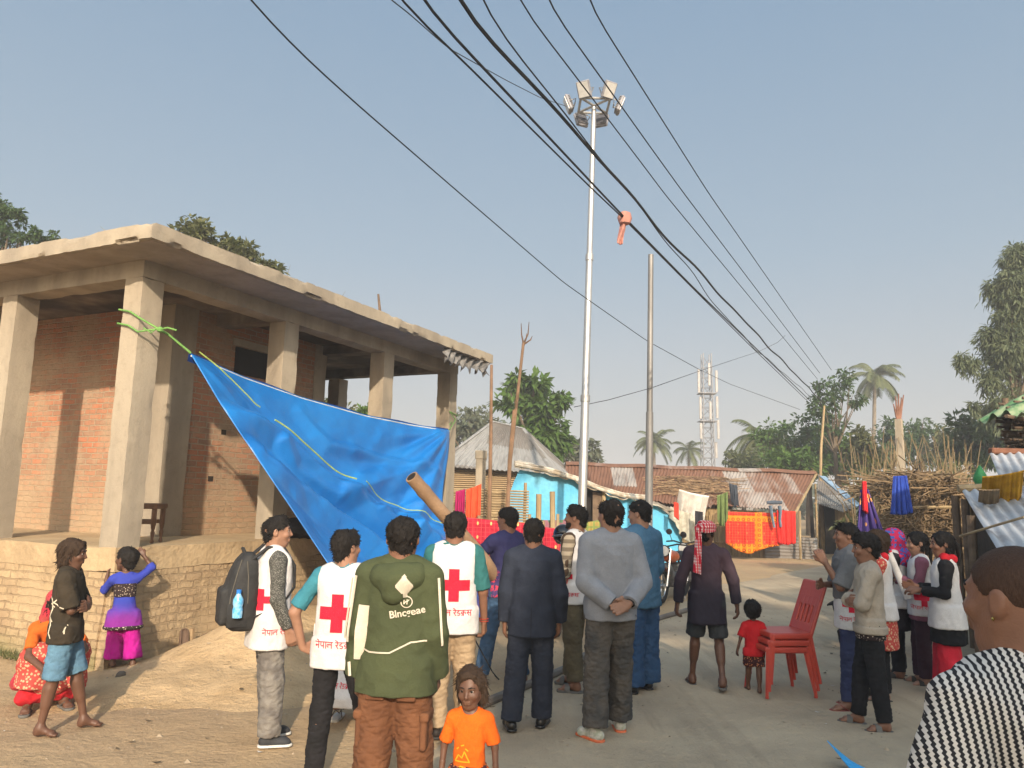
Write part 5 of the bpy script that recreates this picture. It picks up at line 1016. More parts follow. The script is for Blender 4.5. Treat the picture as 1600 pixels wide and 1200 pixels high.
wire([(897, 636, 17.4), (950, 625, 18), (1018, 606, 19.4)], 'thin wire strung between the floodlight mast and the bare pole', .008)
wire([(1092, 577, 40), (1140, 600, 44), (1250, 640, 48)], 'thin wire falling from the telecom mast to the trees', .014)
# pink rag knotted on the cable
q = gr(976, 341, 6.3); rg_ = empty('pink_rag', q, 0, 'pink rag knotted round the low overhead cable', 'rag'); PK = cloth('faded_pink', (.48, .235, .185), (.38, .17, .14)); u_ = q[1] / F_PX
b = MB(); b.lathe([(.01, -.13), (.09, -.09), (.12, 0), (.10, .08), (.02, .12)], 10); b.build('knot', PK, rg_)
G = np.array([[((-6 + 9 * s_ + 1.5 * math.sin(t * 5)) * u_ - .02 - .03 * t, .04 * math.sin(s_ * 6 + t * 4), -t * 44 * u_) for s_ in np.linspace(0, 1, 8)] for t in np.linspace(0, 1, 16)]); b = MB(); b.sheet(G, .012); b.build('tail', PK, rg_)
# telecom lattice mast far off
tm = empty('telecom_mast', (X(1107, 75), 75, 0), 0, 'distant lattice telecom mast hung with antenna panels', 'mast'); zt = at(1107, 553, 75)[2]; WHT = plain('mast_white', (.33, .32, .31), (.27, .26, .25), 2, .5); GRYM = plain('mast_grey', (.22, .22, .23), (.17, .17, .18), 2, .5)
b = MB(); hw0, hw1 = .62, .40
lg = [(sx_, sy_) for sx_ in (-1, 1) for sy_ in (-1, 1)]; hwz = lambda z: hw0 + (hw1 - hw0) * z / zt
for sx_, sy_ in lg: b.tube([(sx_ * hw0, sy_ * hw0, 0), (sx_ * hw1, sy_ * hw1, zt)], .055, 5)
zz = np.arange(0, zt, 1.0)
for i, z in enumerate(zz[:-1]):
    h0, h1 = hwz(z), hwz(z + 1)
    for (a1, a2), (b1, b2) in ((lg[0], lg[1]), (lg[1], lg[3]), (lg[3], lg[2]), (lg[2], lg[0])): b.tube([(a1 * h0, a2 * h0, z), (b1 * h1, b2 * h1, z + 1)], .03, 4, cap=False); b.tube([(a1 * h0, a2 * h0, z), (b1 * h0, b2 * h0, z)], .026, 4, cap=False)
b.build('lattice', GRYM, tm, False)
for x, y, z, h_ in ((-.9, -.5, 13.6, 2.4), (.85, -.5, 13.6, 2.2), (0, -1.0, 14.2, 2.3), (-.8, -.6, 10.9, 2.2), (.9, -.4, 11.0, 2.2), (.1, -.9, 10.6, 1.8), (-.75, -.5, 8.6, 1.6), (.95, -.5, 8.8, 1.9), (.9, .2, 6.8, 1.6)): b = MB(); b.box((x, y, z), (.24, .16, h_), b=.03); b.build('antenna_panel', WHT, tm, False)
for z in (12.4, 9.6): b = MB(); b.box((0, 0, z), (1.7, 1.4, .08)); b.build('platform', GRYM, tm, False)
# ---------------------------------------------------------------- trees and plants
def leaf_mat(name, c1, c2, c3=None):
    k = NT(name); wn = k.n('TexVoronoi'); wn.inputs['Scale'].default_value = 2.2; k.put(wn.inputs['Vector'], k.oc()); c = k.mix(wn.outputs['Color'], c1, c2); c = k.mix(k.ramp(k.noise(9, 3), .5, .8), c, c3 or c2)
    tr = k.n('BsdfTranslucent'); k.put(tr.inputs[0], k.mix(.5, c, (.16, .22, .03))); ms = k.n('MixShader'); ms.inputs[0].default_value = .25; k.done(c, .6, 0, .25); k.t.links.new(k.b.outputs[0], ms.inputs[1]); k.t.links.new(tr.outputs[0], ms.inputs[2]); k.t.links.new(ms.outputs[0], k.t.nodes['Material Output'].inputs['Surface']); return k.m
LF = {'green': leaf_mat('leaf_green', (.045, .095, .020), (.080, .145, .032), (.11, .16, .045)), 'dark': leaf_mat('leaf_dark', (.034, .070, .024), (.055, .098, .034)), 'grey': leaf_mat('leaf_grey', (.085, .105, .07), (.115, .125, .085)), 'wisp': leaf_mat('leaf_wispy', (.082, .105, .055), (.115, .138, .075)), 'palm': leaf_mat('leaf_palm', (.07, .095, .04), (.115, .13, .055), (.16, .14, .07)), 'olive': leaf_mat('leaf_olive', (.075, .085, .032), (.11, .115, .05)), 'dry': leaf_mat('leaf_dry', (.16, .14, .06), (.22, .18, .09))}
BARK = plain('bark', (.15, .115, .08), (.09, .07, .05), 5, .95, .02, 14, stretch=(1, 1, .3))
def leaves(Cn, n_, L_, W_, rs, droop=.3, spread=1.0, up=.2):
    """n_ bent leaves (2 quads each) round the clump centres Cn (k,4: xyz, radius)"""
    idx = rs.randint(0, len(Cn), n_); d = rs.randn(n_, 3); d /= np.linalg.norm(d, axis=1)[:, None]; d[:, 2] = d[:, 2] * .75 + .12; r = Cn[idx, 3] * rs.rand(n_) ** .4
    P = Cn[idx, :3] + d * r[:, None] * np.array([1, 1, .7]); ax = d * spread + rs.randn(n_, 3) * .45; ax[:, 2] -= droop; ax /= np.linalg.norm(ax, axis=1)[:, None]
    ups = rs.randn(n_, 3) * .5 + np.array([0, 0, 1.0]); sd = np.cross(ax, ups); sd /= np.linalg.norm(sd, axis=1)[:, None] + 1e-9; nn = np.cross(sd, ax); l = L_ * rs.uniform(.6, 1.25, n_)[:, None]; w_ = W_ * rs.uniform(.7, 1.2, n_)[:, None]
    m = P + ax * l * .5; e = P + ax * l - np.array([0, 0, 1]) * l * .12; V = np.stack([P, m + sd * w_ * .5 + nn * w_ * .12, e, m - sd * w_ * .5 + nn * w_ * .12, m - nn * w_ * .05], 1).reshape(-1, 3)
    o = np.arange(n_)[:, None] * 5; F = np.vstack([o + np.array([[0, 1, 2, 4]]), o + np.array([[0, 4, 2, 3]])]); return V, F
def tree(name, label, base, crowns, nl, L_, W_, mat, seed, trunk=.15, clumps=26, cr=.34, droop=.3, group=None, hang=0.0, trunk_mat=None, cat='tree'):
    """base (x,y,z); crowns: list of (x,y,z,rx,ry,rz) in world; limbs run from the trunk to the clumps"""
    rs = np.random.RandomState(seed); root = empty(name, base, 0, label, cat, group); B0 = np.array(base, float); Cn = []
    for cx, cy, cz, rx, ry, rz in crowns:
        k = max(5, int(clumps * rx * rz / max(c[3] * c[5] for c in crowns)))
        for _ in range(k):
            d = rs.randn(3); d /= np.linalg.norm(d); q = rs.rand() ** .45; s_ = np.array([rx, ry, rz]); Cn.append([*(np.array([cx, cy, cz]) + d * s_ * q * (1 - cr * .6)), cr * min(rx, rz) * rs.uniform(.55, 1.25)])
    Cn = np.array(Cn); Cn[:, :3] -= B0
    V, F = leaves(Cn, nl, L_, W_, rs, droop)
    if hang:
        k = nl // 2; idx = rs.randint(0, len(Cn), k); P = Cn[idx, :3] + rs.randn(k, 3) * Cn[idx, 3:4] * .5; C2 = np.concatenate([P - np.array([0, 0, 1]) * rs.rand(k, 1) * hang, np.full((k, 1), .12)], 1); V2, F2 = leaves(C2, nl // 2, L_, W_, rs, 1.6); F = np.vstack([F, F2 + len(V)]); V = np.vstack([V, V2])
    mesh_obj('crown', V, F, LF[mat], root, False)
    b = MB(); c0 = Cn[:, :3].mean(0); fork = c0 * np.array([.6, .6, 1]) * .62; b.tube([(0, 0, -.1), fork * .5 + rs.randn(3) * .05, fork], [trunk, trunk * .85, trunk * .7], 8)
    for c in Cn[rs.permutation(len(Cn))[:min(len(Cn), 22)]]: mid = (fork + c[:3]) / 2 + rs.randn(3) * .12 + (0, 0, .1); b.tube([fork, mid, c[:3]], [trunk * .42, trunk * .26, trunk * .1], 5, cap=False)
    b.build('trunk', trunk_mat or BARK, root); return root
def ctr(px, py, Y, rx, ry, rz=None):
    """crown from photo pixels: centre and radii in pixels"""
    q = at(px, py, Y); u = Y / F_PX; return (q[0], Y, q[2], rx * u, (rx + ry) * .45 * u, ry * u)
def bs(px, Y, z=0): return (at(px, 780, Y)[0], Y, z)
tree('rain_tree', 'feathery dark tree rising behind the pavilion roof at its outer corner', bs(-25, 24), [ctr(5, 335, 24, 62, 26), ctr(-20, 372, 24, 95, 26), ctr(70, 372, 24, 34, 18), ctr(-40, 310, 24, 60, 30)], 5200, .17, .075, 'dark', 1, .25, 40, .3, .1)
tree('mango_tree', 'broad leaved tree showing above the middle of the pavilion roof', bs(345, 22), [ctr(310, 372, 22, 50, 36), ctr(372, 395, 22, 48, 32), ctr(420, 420, 22, 28, 24)], 2600, .24, .10, 'olive', 2, .2, 30, .3, .25)
tree('bush_tree', 'yellow green bush seen between the pavilion pillars', bs(515, 26), [ctr(515, 640, 26, 34, 28)], 500, .28, .12, 'olive', 3, .1, 14, .35)
tree('bush_tree', 'small green bush low behind the third pavilion pillar', bs(565, 28), [ctr(566, 655, 28, 26, 24)], 400, .28, .12, 'green', 4, .1, 12, .35)
tree('teak_tree', 'large leaved bright green tree behind the hip roof house', bs(835, 36), [ctr(835, 625, 36, 62, 40), ctr(838, 670, 36, 62, 46), ctr(812, 598, 36, 34, 20), ctr(860, 700, 36, 36, 26)], 2300, .55, .26, 'green', 5, .22, 40, .26, .55)
tree('shade_tree', 'hazy grey green tree above the ridge of the hip roof house', bs(750, 48), [ctr(750, 668, 48, 46, 36), ctr(722, 680, 48, 30, 30)], 1900, .42, .2, 'grey', 6, .22, 30, .3)
tree('shade_tree', 'hazy grey tree just beyond the floodlight mast foot', bs(915, 50), [ctr(912, 708, 50, 34, 26), ctr(880, 700, 50, 30, 30)], 1300, .42, .2, 'grey', 7, .22, 24, .3)
for i, (px, py, rx, ry, Yq, m, lab) in enumerate(((1160, 720, 32, 22, 52, 'palm', 'low pale bushy tree at the foot of the telecom mast'), (1215, 695, 44, 42, 46, 'green', 'rounded leafy tree beside the coconut palm near the mast'), (1262, 690, 46, 50, 44, 'dark', 'dense dark tree behind the gable of the rusty hut'), (1310, 705, 44, 48, 42, 'green', 'bushy green tree behind the small tin house'), (1240, 725, 60, 30, 40, 'green', 'low thicket of green leaves rising behind the rusty ridge'), (1350, 700, 34, 38, 38, 'olive', 'yellowish tree between the tin house and the straw shed'))):
    tree('village_tree', lab, bs(px, Yq), [ctr(px, py, Yq, rx, ry), ctr(px + rx * .4, py + ry * .5, Yq, rx * .7, ry * .7)], 2300, .30, .15, m, 20 + i, .18, 34, .3, .35, 'trees behind the huts')
tree('airy_tree', 'open crowned tree standing taller than the thicket by the cables', bs(1308, 40), [ctr(1295, 612, 40, 34, 26), ctr(1322, 595, 40, 24, 20), ctr(1290, 640, 40, 40, 18), ctr(1335, 625, 40, 20, 16), ctr(1300, 665, 40, 30, 20)], 1500, .30, .13, 'dark', 30, .14, 34, .26, .3)
for i, (px, py, rx, ry, Yq, m, lab) in enumerate(((1395, 684, 36, 34, 52, 'dark', 'flat topped tree behind the foot of the tall coconut palm'), (1440, 680, 36, 34, 54, 'dark', 'tree beyond the splintered concrete pole'), (1480, 692, 30, 34, 50, 'olive', 'smaller tree between two darker ones above the straw shed'), (1525, 672, 48, 40, 36, 'dark', 'dark broad tree in front of the tall wispy one'), (1575, 680, 44, 44, 34, 'dark', 'dense shrubby tree under the tall wispy tree'))):
    tree('village_tree', lab, bs(px, Yq), [ctr(px, py, Yq, rx, ry), ctr(px - rx * .3, py + ry * .7, Yq, rx, ry * .7)], 2100, .34, .16, m, 40 + i, .18, 32, .3, .3, 'trees behind the straw shed')
tree('casuarina_tree', 'tall wispy grey green tree towering at the edge of the village', bs(1585, 31), [ctr(1590, 400, 31, 30, 34), ctr(1562, 440, 31, 28, 34), ctr(1600, 480, 31, 50, 40), ctr(1552, 520, 31, 30, 30), ctr(1578, 560, 31, 52, 44), ctr(1545, 590, 31, 30, 26), ctr(1512, 562, 31, 20, 16), ctr(1590, 630, 31, 60, 40), ctr(1650, 520, 31, 60, 120), ctr(1545, 640, 31, 34, 24), ctr(1580, 455, 31, 40, 46), ctr(1572, 510, 31, 44, 40), ctr(1600, 420, 31, 34, 50)], 19000, .30, .07, 'wisp', 50, .2, 60, .46, .9, None, .5)
for i in range(3): pass
def palm(label, px, py, Y, rad, lean=0.0, n=22, seed=0, group='coconut palms'):
    rs = np.random.RandomState(seed); q = at(px, py, Y); u = Y / F_PX; H_ = q[2]; root = empty('coconut_palm', (q[0] - lean, Y, 0), 0, label, 'tree', group); Rr = rad * u; b = MB(); t = np.linspace(0, 1, 8); b.tube(np.stack([lean * t ** 1.6, 0 * t, H_ * t], 1), np.linspace(.2, .12, 8) * max(Rr / 2.2, .6), 8); b.build('trunk', plain('palm_bark', (.20, .17, .13), (.13, .11, .085), 4, .95, .02, 8), root)
    V, F = [], []; k0 = 0; top = np.array([lean, 0, H_])
    for i in range(n):
        a_ = i * 2.399 + rs.rand() * .4; el_ = R(rs.uniform(-25, 72)); d = np.array([math.cos(a_) * math.cos(el_), math.sin(a_) * math.cos(el_), math.sin(el_)]); P = [top.copy()]; dv = d.copy(); L_ = Rr * rs.uniform(.95, 1.25)
        for j in range(16): P.append(P[-1] + dv * L_ / 16); dv = nrm(dv + np.array([0, 0, -.105 - .03 * rs.rand()]))
        P = np.array(P); T = np.gradient(P, axis=0); T /= np.linalg.norm(T, axis=1)[:, None]; sdv = np.cross(T, (0, 0, 1)); sdv /= np.linalg.norm(sdv, axis=1)[:, None] + 1e-9
        for j in np.linspace(1.5, 15.8, 34):
            j0 = int(j); f_ = j - j0; p = P[j0] * (1 - f_) + P[min(j0 + 1, 16)] * f_; ll = L_ * .30 * math.sin(min(1, (j + 2) / 9) * 1.57) * (1.0 - .45 * max(0, (j - 9) / 7))
            for sg in (-1, 1):
                dr = nrm(sdv[j0] * sg + T[j0] * .65 + np.array([0, 0, -.55 - .25 * rs.rand()])); e_ = p + dr * ll; w_ = T[j0] * L_ * .016; V += [p - w_, p + w_, e_ + w_ * .2, e_ - w_ * .2]; F.append([k0, k0 + 1, k0 + 2, k0 + 3]); k0 += 4
        wv_ = L_ * .008
        for j in range(16): V += [P[j] - sdv[j] * wv_, P[j] + sdv[j] * wv_, P[j + 1] + sdv[j] * wv_, P[j + 1] - sdv[j] * wv_]; F.append([k0, k0 + 1, k0 + 2, k0 + 3]); k0 += 4
    mesh_obj('crown', np.array(V), np.array(F), LF['palm'], root, False)
palm('tallest coconut palm, its bare trunk clear above the trees', 1367, 588, 70, 46, .6, 26, 1)
palm('coconut palm just beyond the bare grey steel pole', 1022, 692, 80, 36, 0, 22, 2)
palm('small coconut palm between the bare pole and the telecom mast', 1076, 704, 84, 28, 0, 18, 3)
palm('broad coconut palm leaning out of the thicket past the mast', 1186, 682, 58, 50, .4, 22, 4)
palm('half hidden dry coconut palm low at the mast foot', 1205, 700, 62, 40, .2, 16, 5)
# dry canes standing behind the straw shed
b = MB(); rs = np.random.RandomState(61)
for i in range(150):
    px = rs.uniform(1335, 1515); Yq = rs.uniform(21, 26); x = at(px, 780, Yq)[0]; h_ = rs.uniform(2.4, 4.0) * (1.12 if rs.rand() < .12 else 1); d = rs.randn(2) * .34; b.tube([(x, Yq, 0), (x + d[0] * .4, Yq + d[1] * .4, h_ * .6), (x + d[0] * 1.3, Yq + d[1], h_)], [.022, .017, .008], 4, cap=False)
tag(b.build('dry_canes', plain('dry_cane', (.235, .175, .095), (.15, .11, .06), 2), None), 'dry brown canes standing behind the straw shed', kind='stuff')
rs = np.random.RandomState(62); Cn = np.array([[at(px, 780, Yq)[0], Yq, z, .5] for px, Yq, z in zip(rs.uniform(1325, 1520, 60), rs.uniform(24, 30, 60), rs.uniform(.3, 3.1, 60))]); V, F = leaves(Cn, 5200, .26, .10, rs, .2); tag(mesh_obj('undergrowth', V, F, LF['olive'], None, False), 'tangled undergrowth between the tin house and the straw shed', kind='stuff')
rs = np.random.RandomState(63); Cn = np.array([[x, 95 + 12 * math.sin(i), rs.uniform(.5, 3.0), 2.6] for i, x in enumerate(np.linspace(-70, 110, 120))]); V, F = leaves(Cn, 9000, 1.3, .7, rs, .3); tag(mesh_obj('treeline', V, F, LF['grey'], None, False), 'far hazy wood closing off the fields', kind='stuff')
# moss and grass at the foot of the plinth
rs = np.random.RandomState(64); n_ = 1500; u = rs.uniform(-.32, -.08, n_); v = rs.uniform(.6, 5, n_); P = np.array([bw(a_, b_, 0) for a_, b_ in zip(u, v)]); P[:, 2] = 0; h_ = rs.uniform(.02, .09, n_)[:, None]; d = rs.randn(n_, 3) * .025; d[:, 2] = 0; sdv = np.stack([rs.randn(n_), rs.randn(n_), np.zeros(n_)], 1); sdv /= np.linalg.norm(sdv, axis=1)[:, None]
V = np.stack([P - sdv * .006, P + sdv * .006, P + d + np.array([0, 0, 1]) * h_], 1).reshape(-1, 3); F = np.arange(n_ * 3).reshape(-1, 3); tag(mesh_obj('grass', V, F, LF['olive'], None, False), 'short grass and moss along the shaded foot of the plinth', kind='stuff')
# tall trees behind the viewpoint that shade the far road
for i, (x, y, z, r_) in enumerate(((5.5, -10.5, 10.8, 2.0), (9.5, -12, 11.5, 2.4), (3.6, -13, 12.0, 1.2))): tree('shade_tree', ('tall leafy tree behind the viewpoint over the road', 'broad tall tree behind the viewpoint beside the house', 'narrow tall tree behind the viewpoint at the roadside')[i], (x, y, 0), [(x, y, z, r_ * 1.5, r_, 1.1), (x + 1, y, z + .5, r_, r_, .9)], 1500, .42, .24, 'green', 70 + i, .25, 30, .3)
# ---------------------------------------------------------------- blue tarpaulin, ropes, poles
k = NT('blue_tarpaulin'); c = k.mix(k.ramp(k.noise(1.4, 5), .35, .7), (.005, .125, .41), (.008, .165, .49)); o3 = k.xyz(); wv_ = k.math('ADD', k.math('SINE', k.math('MULTIPLY', o3[0], 900.0)), k.math('SINE', k.math('MULTIPLY', o3[2], 900.0)))
p = k.bump(k.noise(3.0, 5, .5, dist=.8), .02, .5); p = k.bump(k.noise(12, 4, .55, dist=1.2), .006, .6, p); k.bump(k.noise(60, 3), .001, .6, p); TARP = k.done(c, .34, 0, .5)
ta, tdd = at(298, 553, 8.45), at(702, 672, 13.5); tb, tcc = at(524, 898, 8.3), at(706, 905, 11.8); NU, NV = 130, 96; G = np.zeros((NU, NV, 3))
topc = [at(x, y, Y) for x, y, Y in ((298, 553, 8.45), (380, 588, 9.3), (470, 620, 10.3), (570, 648, 11.6), (640, 662, 12.6), (702, 672, 13.5))]; lefc = [at(x, y, Y) for x, y, Y in ((298, 553, 8.45), (345, 632, 8.42), (395, 706, 8.38), (455, 794, 8.33), (524, 898, 8.3))]
ip = lambda P_, t: np.array([np.interp(t, np.linspace(0, 1, len(P_)), np.array(P_)[:, i]) for i in range(3)])
for i, s_ in enumerate(np.linspace(0, 1, NU)):
    for j, t in enumerate(np.linspace(0, 1, NV)):
        T_, L_ = ip(topc, s_), ip(lefc, t); Rr_ = tdd * (1 - t) + tcc * t + np.array([-.10 * math.sin(math.pi * t) + .03 * math.sin(9 * t), 0, 0]); B_ = tb * (1 - s_) + tcc * s_ - np.array([0, 0, .35 * math.sin(math.pi * s_)])
        G[i, j] = T_ * (1 - t) + B_ * t + L_ * (1 - s_) + Rr_ * s_ - (ta * (1 - s_) * (1 - t) + tdd * s_ * (1 - t) + tb * (1 - s_) * t + tcc * s_ * t)
n0 = nrm(np.cross(tdd - ta, tb - ta)); n0 = n0 if n0[1] < 0 else -n0
S_, T_ = np.meshgrid(np.linspace(0, 1, NU), np.linspace(0, 1, NV), indexing='ij'); win = np.clip(np.minimum(np.minimum(S_, 1 - S_), np.minimum(T_, 1 - T_)) * 9, 0, 1)
def ridge(a_, b_, c_, wd, h_): d = a_ * S_ + b_ * T_ + c_; return h_ * np.exp(-np.abs(d) / wd)
d3 = G - np.array([0, 0, CAM_H]); zc_ = d3 @ c_f; PX = 800 + F_PX * (d3 @ c_r) / zc_; PY = 600 - F_PX * (d3 @ c_u) / zc_
def tent(line, wd, h_):
    """crease along a line on the sheet: sharp ridge h_ high, wd wide"""
    best = np.full(PX.shape, 1e9)
    for (x0, y0), (x1, y1) in zip(line[:-1], line[1:]):
        dx, dy = x1 - x0, y1 - y0; t = np.clip(((PX - x0) * dx + (PY - y0) * dy) / (dx * dx + dy * dy), 0, 1); best = np.minimum(best, np.hypot(PX - x0 - t * dx, PY - y0 - t * dy))
    return h_ * np.clip(1 - best / wd, 0, 1) ** 1.05
ang = np.arctan2(PY - 672, 702 - PX); rad = np.hypot(PX - 702, PY - 672); ang2 = np.arctan2(PY - 553, PX - 298); rad2 = np.hypot(PX - 298, PY - 553)
D_ = tent([(352, 640), (440, 680), (560, 768), (640, 820), (706, 862)], 20, .19) - tent([(360, 622), (430, 664), (560, 744), (700, 830)], 18, .04) + tent([(392, 700), (500, 776), (600, 852), (690, 905)], 22, 0.228) - tent([(420, 712), (520, 776), (620, 840), (700, 884)], 16, 0.123) + tent([(440, 690), (470, 726), (540, 770)], 10, 0.088) + tent([(702, 672), (640, 735), (560, 760)], 26, 0.158) + tent([(702, 672), (668, 760), (640, 850)], 22, 0.140) + tent([(560, 700), (620, 716), (690, 742)], 8, 0.052) + tent([(600, 790), (650, 784), (700, 800)], 8, 0.061) + tent([(470, 640), (520, 690), (600, 706)], 12, 0.052)
D_ += .06 * np.sin(ang * 16) * np.exp(-rad / 110) * np.clip(rad / 30, 0, 1) + .03 * np.sin(ang2 * 26) * np.exp(-rad2 / 120) * np.clip(rad2 / 30, 0, 1) - .22 * np.sin(math.pi * S_) * np.sin(math.pi * T_) + .02 * fbm(np.stack([S_ * 4, T_ * 3], -1), 2.5, 5, 3) + .016 * (1 - np.abs(fbm(np.stack([S_ * 5 - T_, T_ * 5 + S_], -1), 4.0, 16, 3)) * 2)
G += n0 * (D_ * win)[..., None]; tp = empty('tarpaulin', ta, 0, 'large blue tarpaulin stretched from the corner pillar to the last pillar', 'tarpaulin')
b = MB(); b.sheet(G - ta, .008); b.build('sheet', TARP, tp, True, sharp=None)
hm = np.array([G[i, 0] + n0 * .012 + (0, 0, -.03) for i in range(NU)]) - ta; b = MB(); b.tube(hm, .011, 5); b.build('hem_cord', plain('white_cord', (.62, .62, .6), fine=0), tp)
b = MB(); Gb = np.array([[G[i, 0] + (0, 0, .035 + .008 * math.sin(i * .21)) - n0 * .03, G[i, 0] + (0, 0, -.05) - n0 * .05] for i in range(NU)]) - ta; b.sheet(Gb, .006); b.build('folded_edge', plain('tarp_dark_back', (.01, .05, .25), rough=.5), tp)
LIME = plain('lime_rope', (.42, .52, .13), (.3, .4, .1), 30, .7)
def on_tarp(pts, name, r=.010):
    """cord lying on the sheet under the given line"""
    P = []
    for (x0, y0), (x1, y1) in zip(pts[:-1], pts[1:]):
        for t in np.linspace(0, 1, 12)[:-1]: k_ = np.argmin((PX - x0 - (x1 - x0) * t) ** 2 + (PY - y0 - (y1 - y0) * t) ** 2); P.append(G.reshape(-1, 3)[k_] + n0 * .09 - ta)
    P = np.array(P); P[1:-1] = (P[2:] + P[:-2] + 2 * P[1:-1]) / 4; P[1:-1] = (P[2:] + P[:-2] + 2 * P[1:-1]) / 4; b = MB(); b.tube(P, r, 5); b.build(name, LIME, tp)
on_tarp([(304, 558), (360, 602), (410, 642)], 'lashing_cord', .008); on_tarp([(424, 660), (500, 708), (566, 748)], 'lashing_cord', .010); on_tarp([(570, 754), (640, 794), (692, 824)], 'lashing_cord', .007)
rope = MB(); K_ = at(262, 522, 8.3); pc = lambda u, v, z: bw(u, v, z)
z1 = at(192, 478, 8.0)[2]; z2 = at(190, 500, 8.0)[2]
for zz_, zf in ((z1, .0), (z2, .12)): rope.tube([pc(PS + .02, PS + .02, zz_), pc(-.025, PS + .025, zz_), pc(-.03, .12, zz_ - .04), pc(-.025, -.03, zz_ - .12), at(248, 514, 8.02)], .011, 6)
rope.tube([pc(PS + .02, PS + .02, z2), pc(PS + .03, -.02, z2 - .05), at(248, 514, 8.02)], .011, 6); rope.tube([at(246, 513, 8.02), K_, ta + (0, 0, .01)], .014, 6); rope.tube([at(250, 515, 8.02), at(262, 512, 7.98), at(276, 516, 7.97)], .010, 6); rope.tube([at(246, 512, 8.02), at(236, 520, 7.98), at(224, 512, 7.96)], .008, 6)
V = rope.lathe([(.005, -.035), (.03, -.02), (.034, .0), (.03, .02), (.005, .035)], 8, at(250, 515, 8.01)); tag(rope.build('green_rope', plain('green_rope_fibre', (.17, .34, .09), (.1, .24, .06), 40, .8), None), 'green rope knotted round the corner pillar holding the tarpaulin', 'rope')
P = [pc(6.74 - .02, -.03, at(700, 640, 13.8)[2]), pc(6.9, -.05, at(700, 652, 13.8)[2]), tdd]; b = MB(); b.tube(P, .01, 5); b.tube([pc(6.72, -.02, 3.35), pc(7.03, -.02, 3.3), pc(7.05, .1, 3.2), tdd + (0, 0, .1)], .009, 5); tag(b.build('tie_rope', plain('green_rope_fibre', (0, 0, 0)), None), 'dark green rope tying the tarpaulin to the last pillar', 'rope')
P = np.array([at(643, 745, 6.9), at(690, 800, 7.15), at(745, 862, 7.45), at(800, 935, 7.9), at(850, 1000, 8.5)]); b = MB(); rr_ = np.array([.062, .064, .066, .068, .07]); t = np.linspace(0, 4, 41); Q = np.stack([np.interp(t, range(5), P[:, i]) for i in range(3)], 1); rq = np.interp(t, range(5), rr_) * (1 + .10 * (np.arange(41) % 9 == 4)); b.tube(Q, rq, 12)
bp = b.build('bamboo_pole', plain('thick_bamboo', (.33, .21, .125), (.24, .15, .09), 4, .7, .006), None); tag(bp, 'thick bamboo pole held slanting against the blue tarpaulin', 'pole')
d = nrm(Q[0] - Q[1]); b = MB(); b.lathe([(.001, 0), (.046, 0), (.046, .003), (.001, .003)], 12, Q[0] + d * .001, rot=cross_rot(d)); b.build('hollow_shade_disc', DARK, bp)  # flat dark disc paints the shade in the hollow of the bamboo
# wooden stool, bundle on the plinth
sl = at(246, 800, 8.9); TEAK = plain('dark_teak', (.16, .075, .035), (.10, .045, .02), 8, .5, .004, spec=.4, stretch=(1, 1, .3)); q = np.array([sl[0] - .26, 8.95, ZP]); stl = empty('wooden_stool', q, R(8), 'dark turned leg wooden stool half hidden behind the corner pillar', 'stool')
b = MB(); b.box((0, 0, .42), (.56, .40, .06), b=.01); b.build('seat', TEAK, stl)
for sx_ in (-1, 1):
    for sy_ in (-1, 1): b = MB(); b.lathe([(.018, 0), (.024, .02), (.014, .05), (.022, .09), (.026, .12), (.016, .15), (.024, .17), (.026, .2), (.03, .21), (.03, .395)], 10, (sx_ * .24, sy_ * .16, 0)); b.build('leg', TEAK, stl)
for sy_ in (-1, 1): b = MB(); b.box((0, sy_ * .16, .24), (.48, .03, .045), b=.006); b.build('stretcher', TEAK, stl)
V, Q4 = solve([ell((0, 0, .12), (.30, .2, .14), .05), ell((.24, .02, .09), (.2, .17, .1), .06), ell((-.2, 0, .08), (.22, .16, .09), .06)], .02); V = folds(V, Q4, .03, 12, 3); o = mesh_obj('cloth_bundle', V, Q4, cloth('black_bundle', (.02, .02, .024)), None, True, at(462, 850, 10.6) * (1, 1, 0) + (0, 0, ZP)); tag(o, 'black cloth bundle dumped on the plinth behind the tarpaulin edge', 'bundle')
# stakes, old sandal, stone by the wall; pipe, cord and plastic on the road
for lab, px, y0, y1, Yq in (('short wooden stake in the sand beside the old sandal', 299, 1012, 982, 8.7), ('short wooden stake standing alone against the plinth', 337, 1008, 974, 9.3)):
    q = at(px, y0, Yq); q1 = at(px + 1, y1, Yq); b = MB(); b.tube([q - (0, 0, .2), (q + q1) / 2, q1], [.032, .03, .03], 5); tag(b.build('stake', plain('stake_wood', (.30, .21, .12), (.2, .14, .08), 8), None), lab, 'stake')
q = at(287, 1010, 8.62); V, Q4 = solve([cap((0, 0, 0), (0, .14, .02), .055, .05), carve(cap((0, -.01, .04), (0, .15, .05), .034, .03), .004), cut((0, 0, .045), (0, 0, 1)), cut((0, 0, -.03), (0, 0, -1))], .008); o = mesh_obj('old_sandal', V, Q4, plain('old_rubber', (.13, .085, .06)), None, True, q); o.rotation_euler = (R(70), 0, R(30)); tag(o, 'worn brown sandal stuck upright in the sand at the wall', 'sandal')
q = at(306, 1000, 8.9); V, Q4 = solve([cap((0, 0, 0), (0, .14, .02), .05, .05), carve(cap((0, -.01, .03), (0, .15, .04), .036, .034), .004), cut((0, 0, .03), (0, 0, 1)), cut((0, 0, -.02), (0, 0, -1))], .008); o = mesh_obj('old_sandal', V, Q4, plain('old_rubber', (.1, .1, .1)), None, True, q + (.1, 0, .04)); o.rotation_euler = (R(15), 0, R(-70)); tag(o, 'second worn sandal lying behind the stake on the sand', 'sandal')
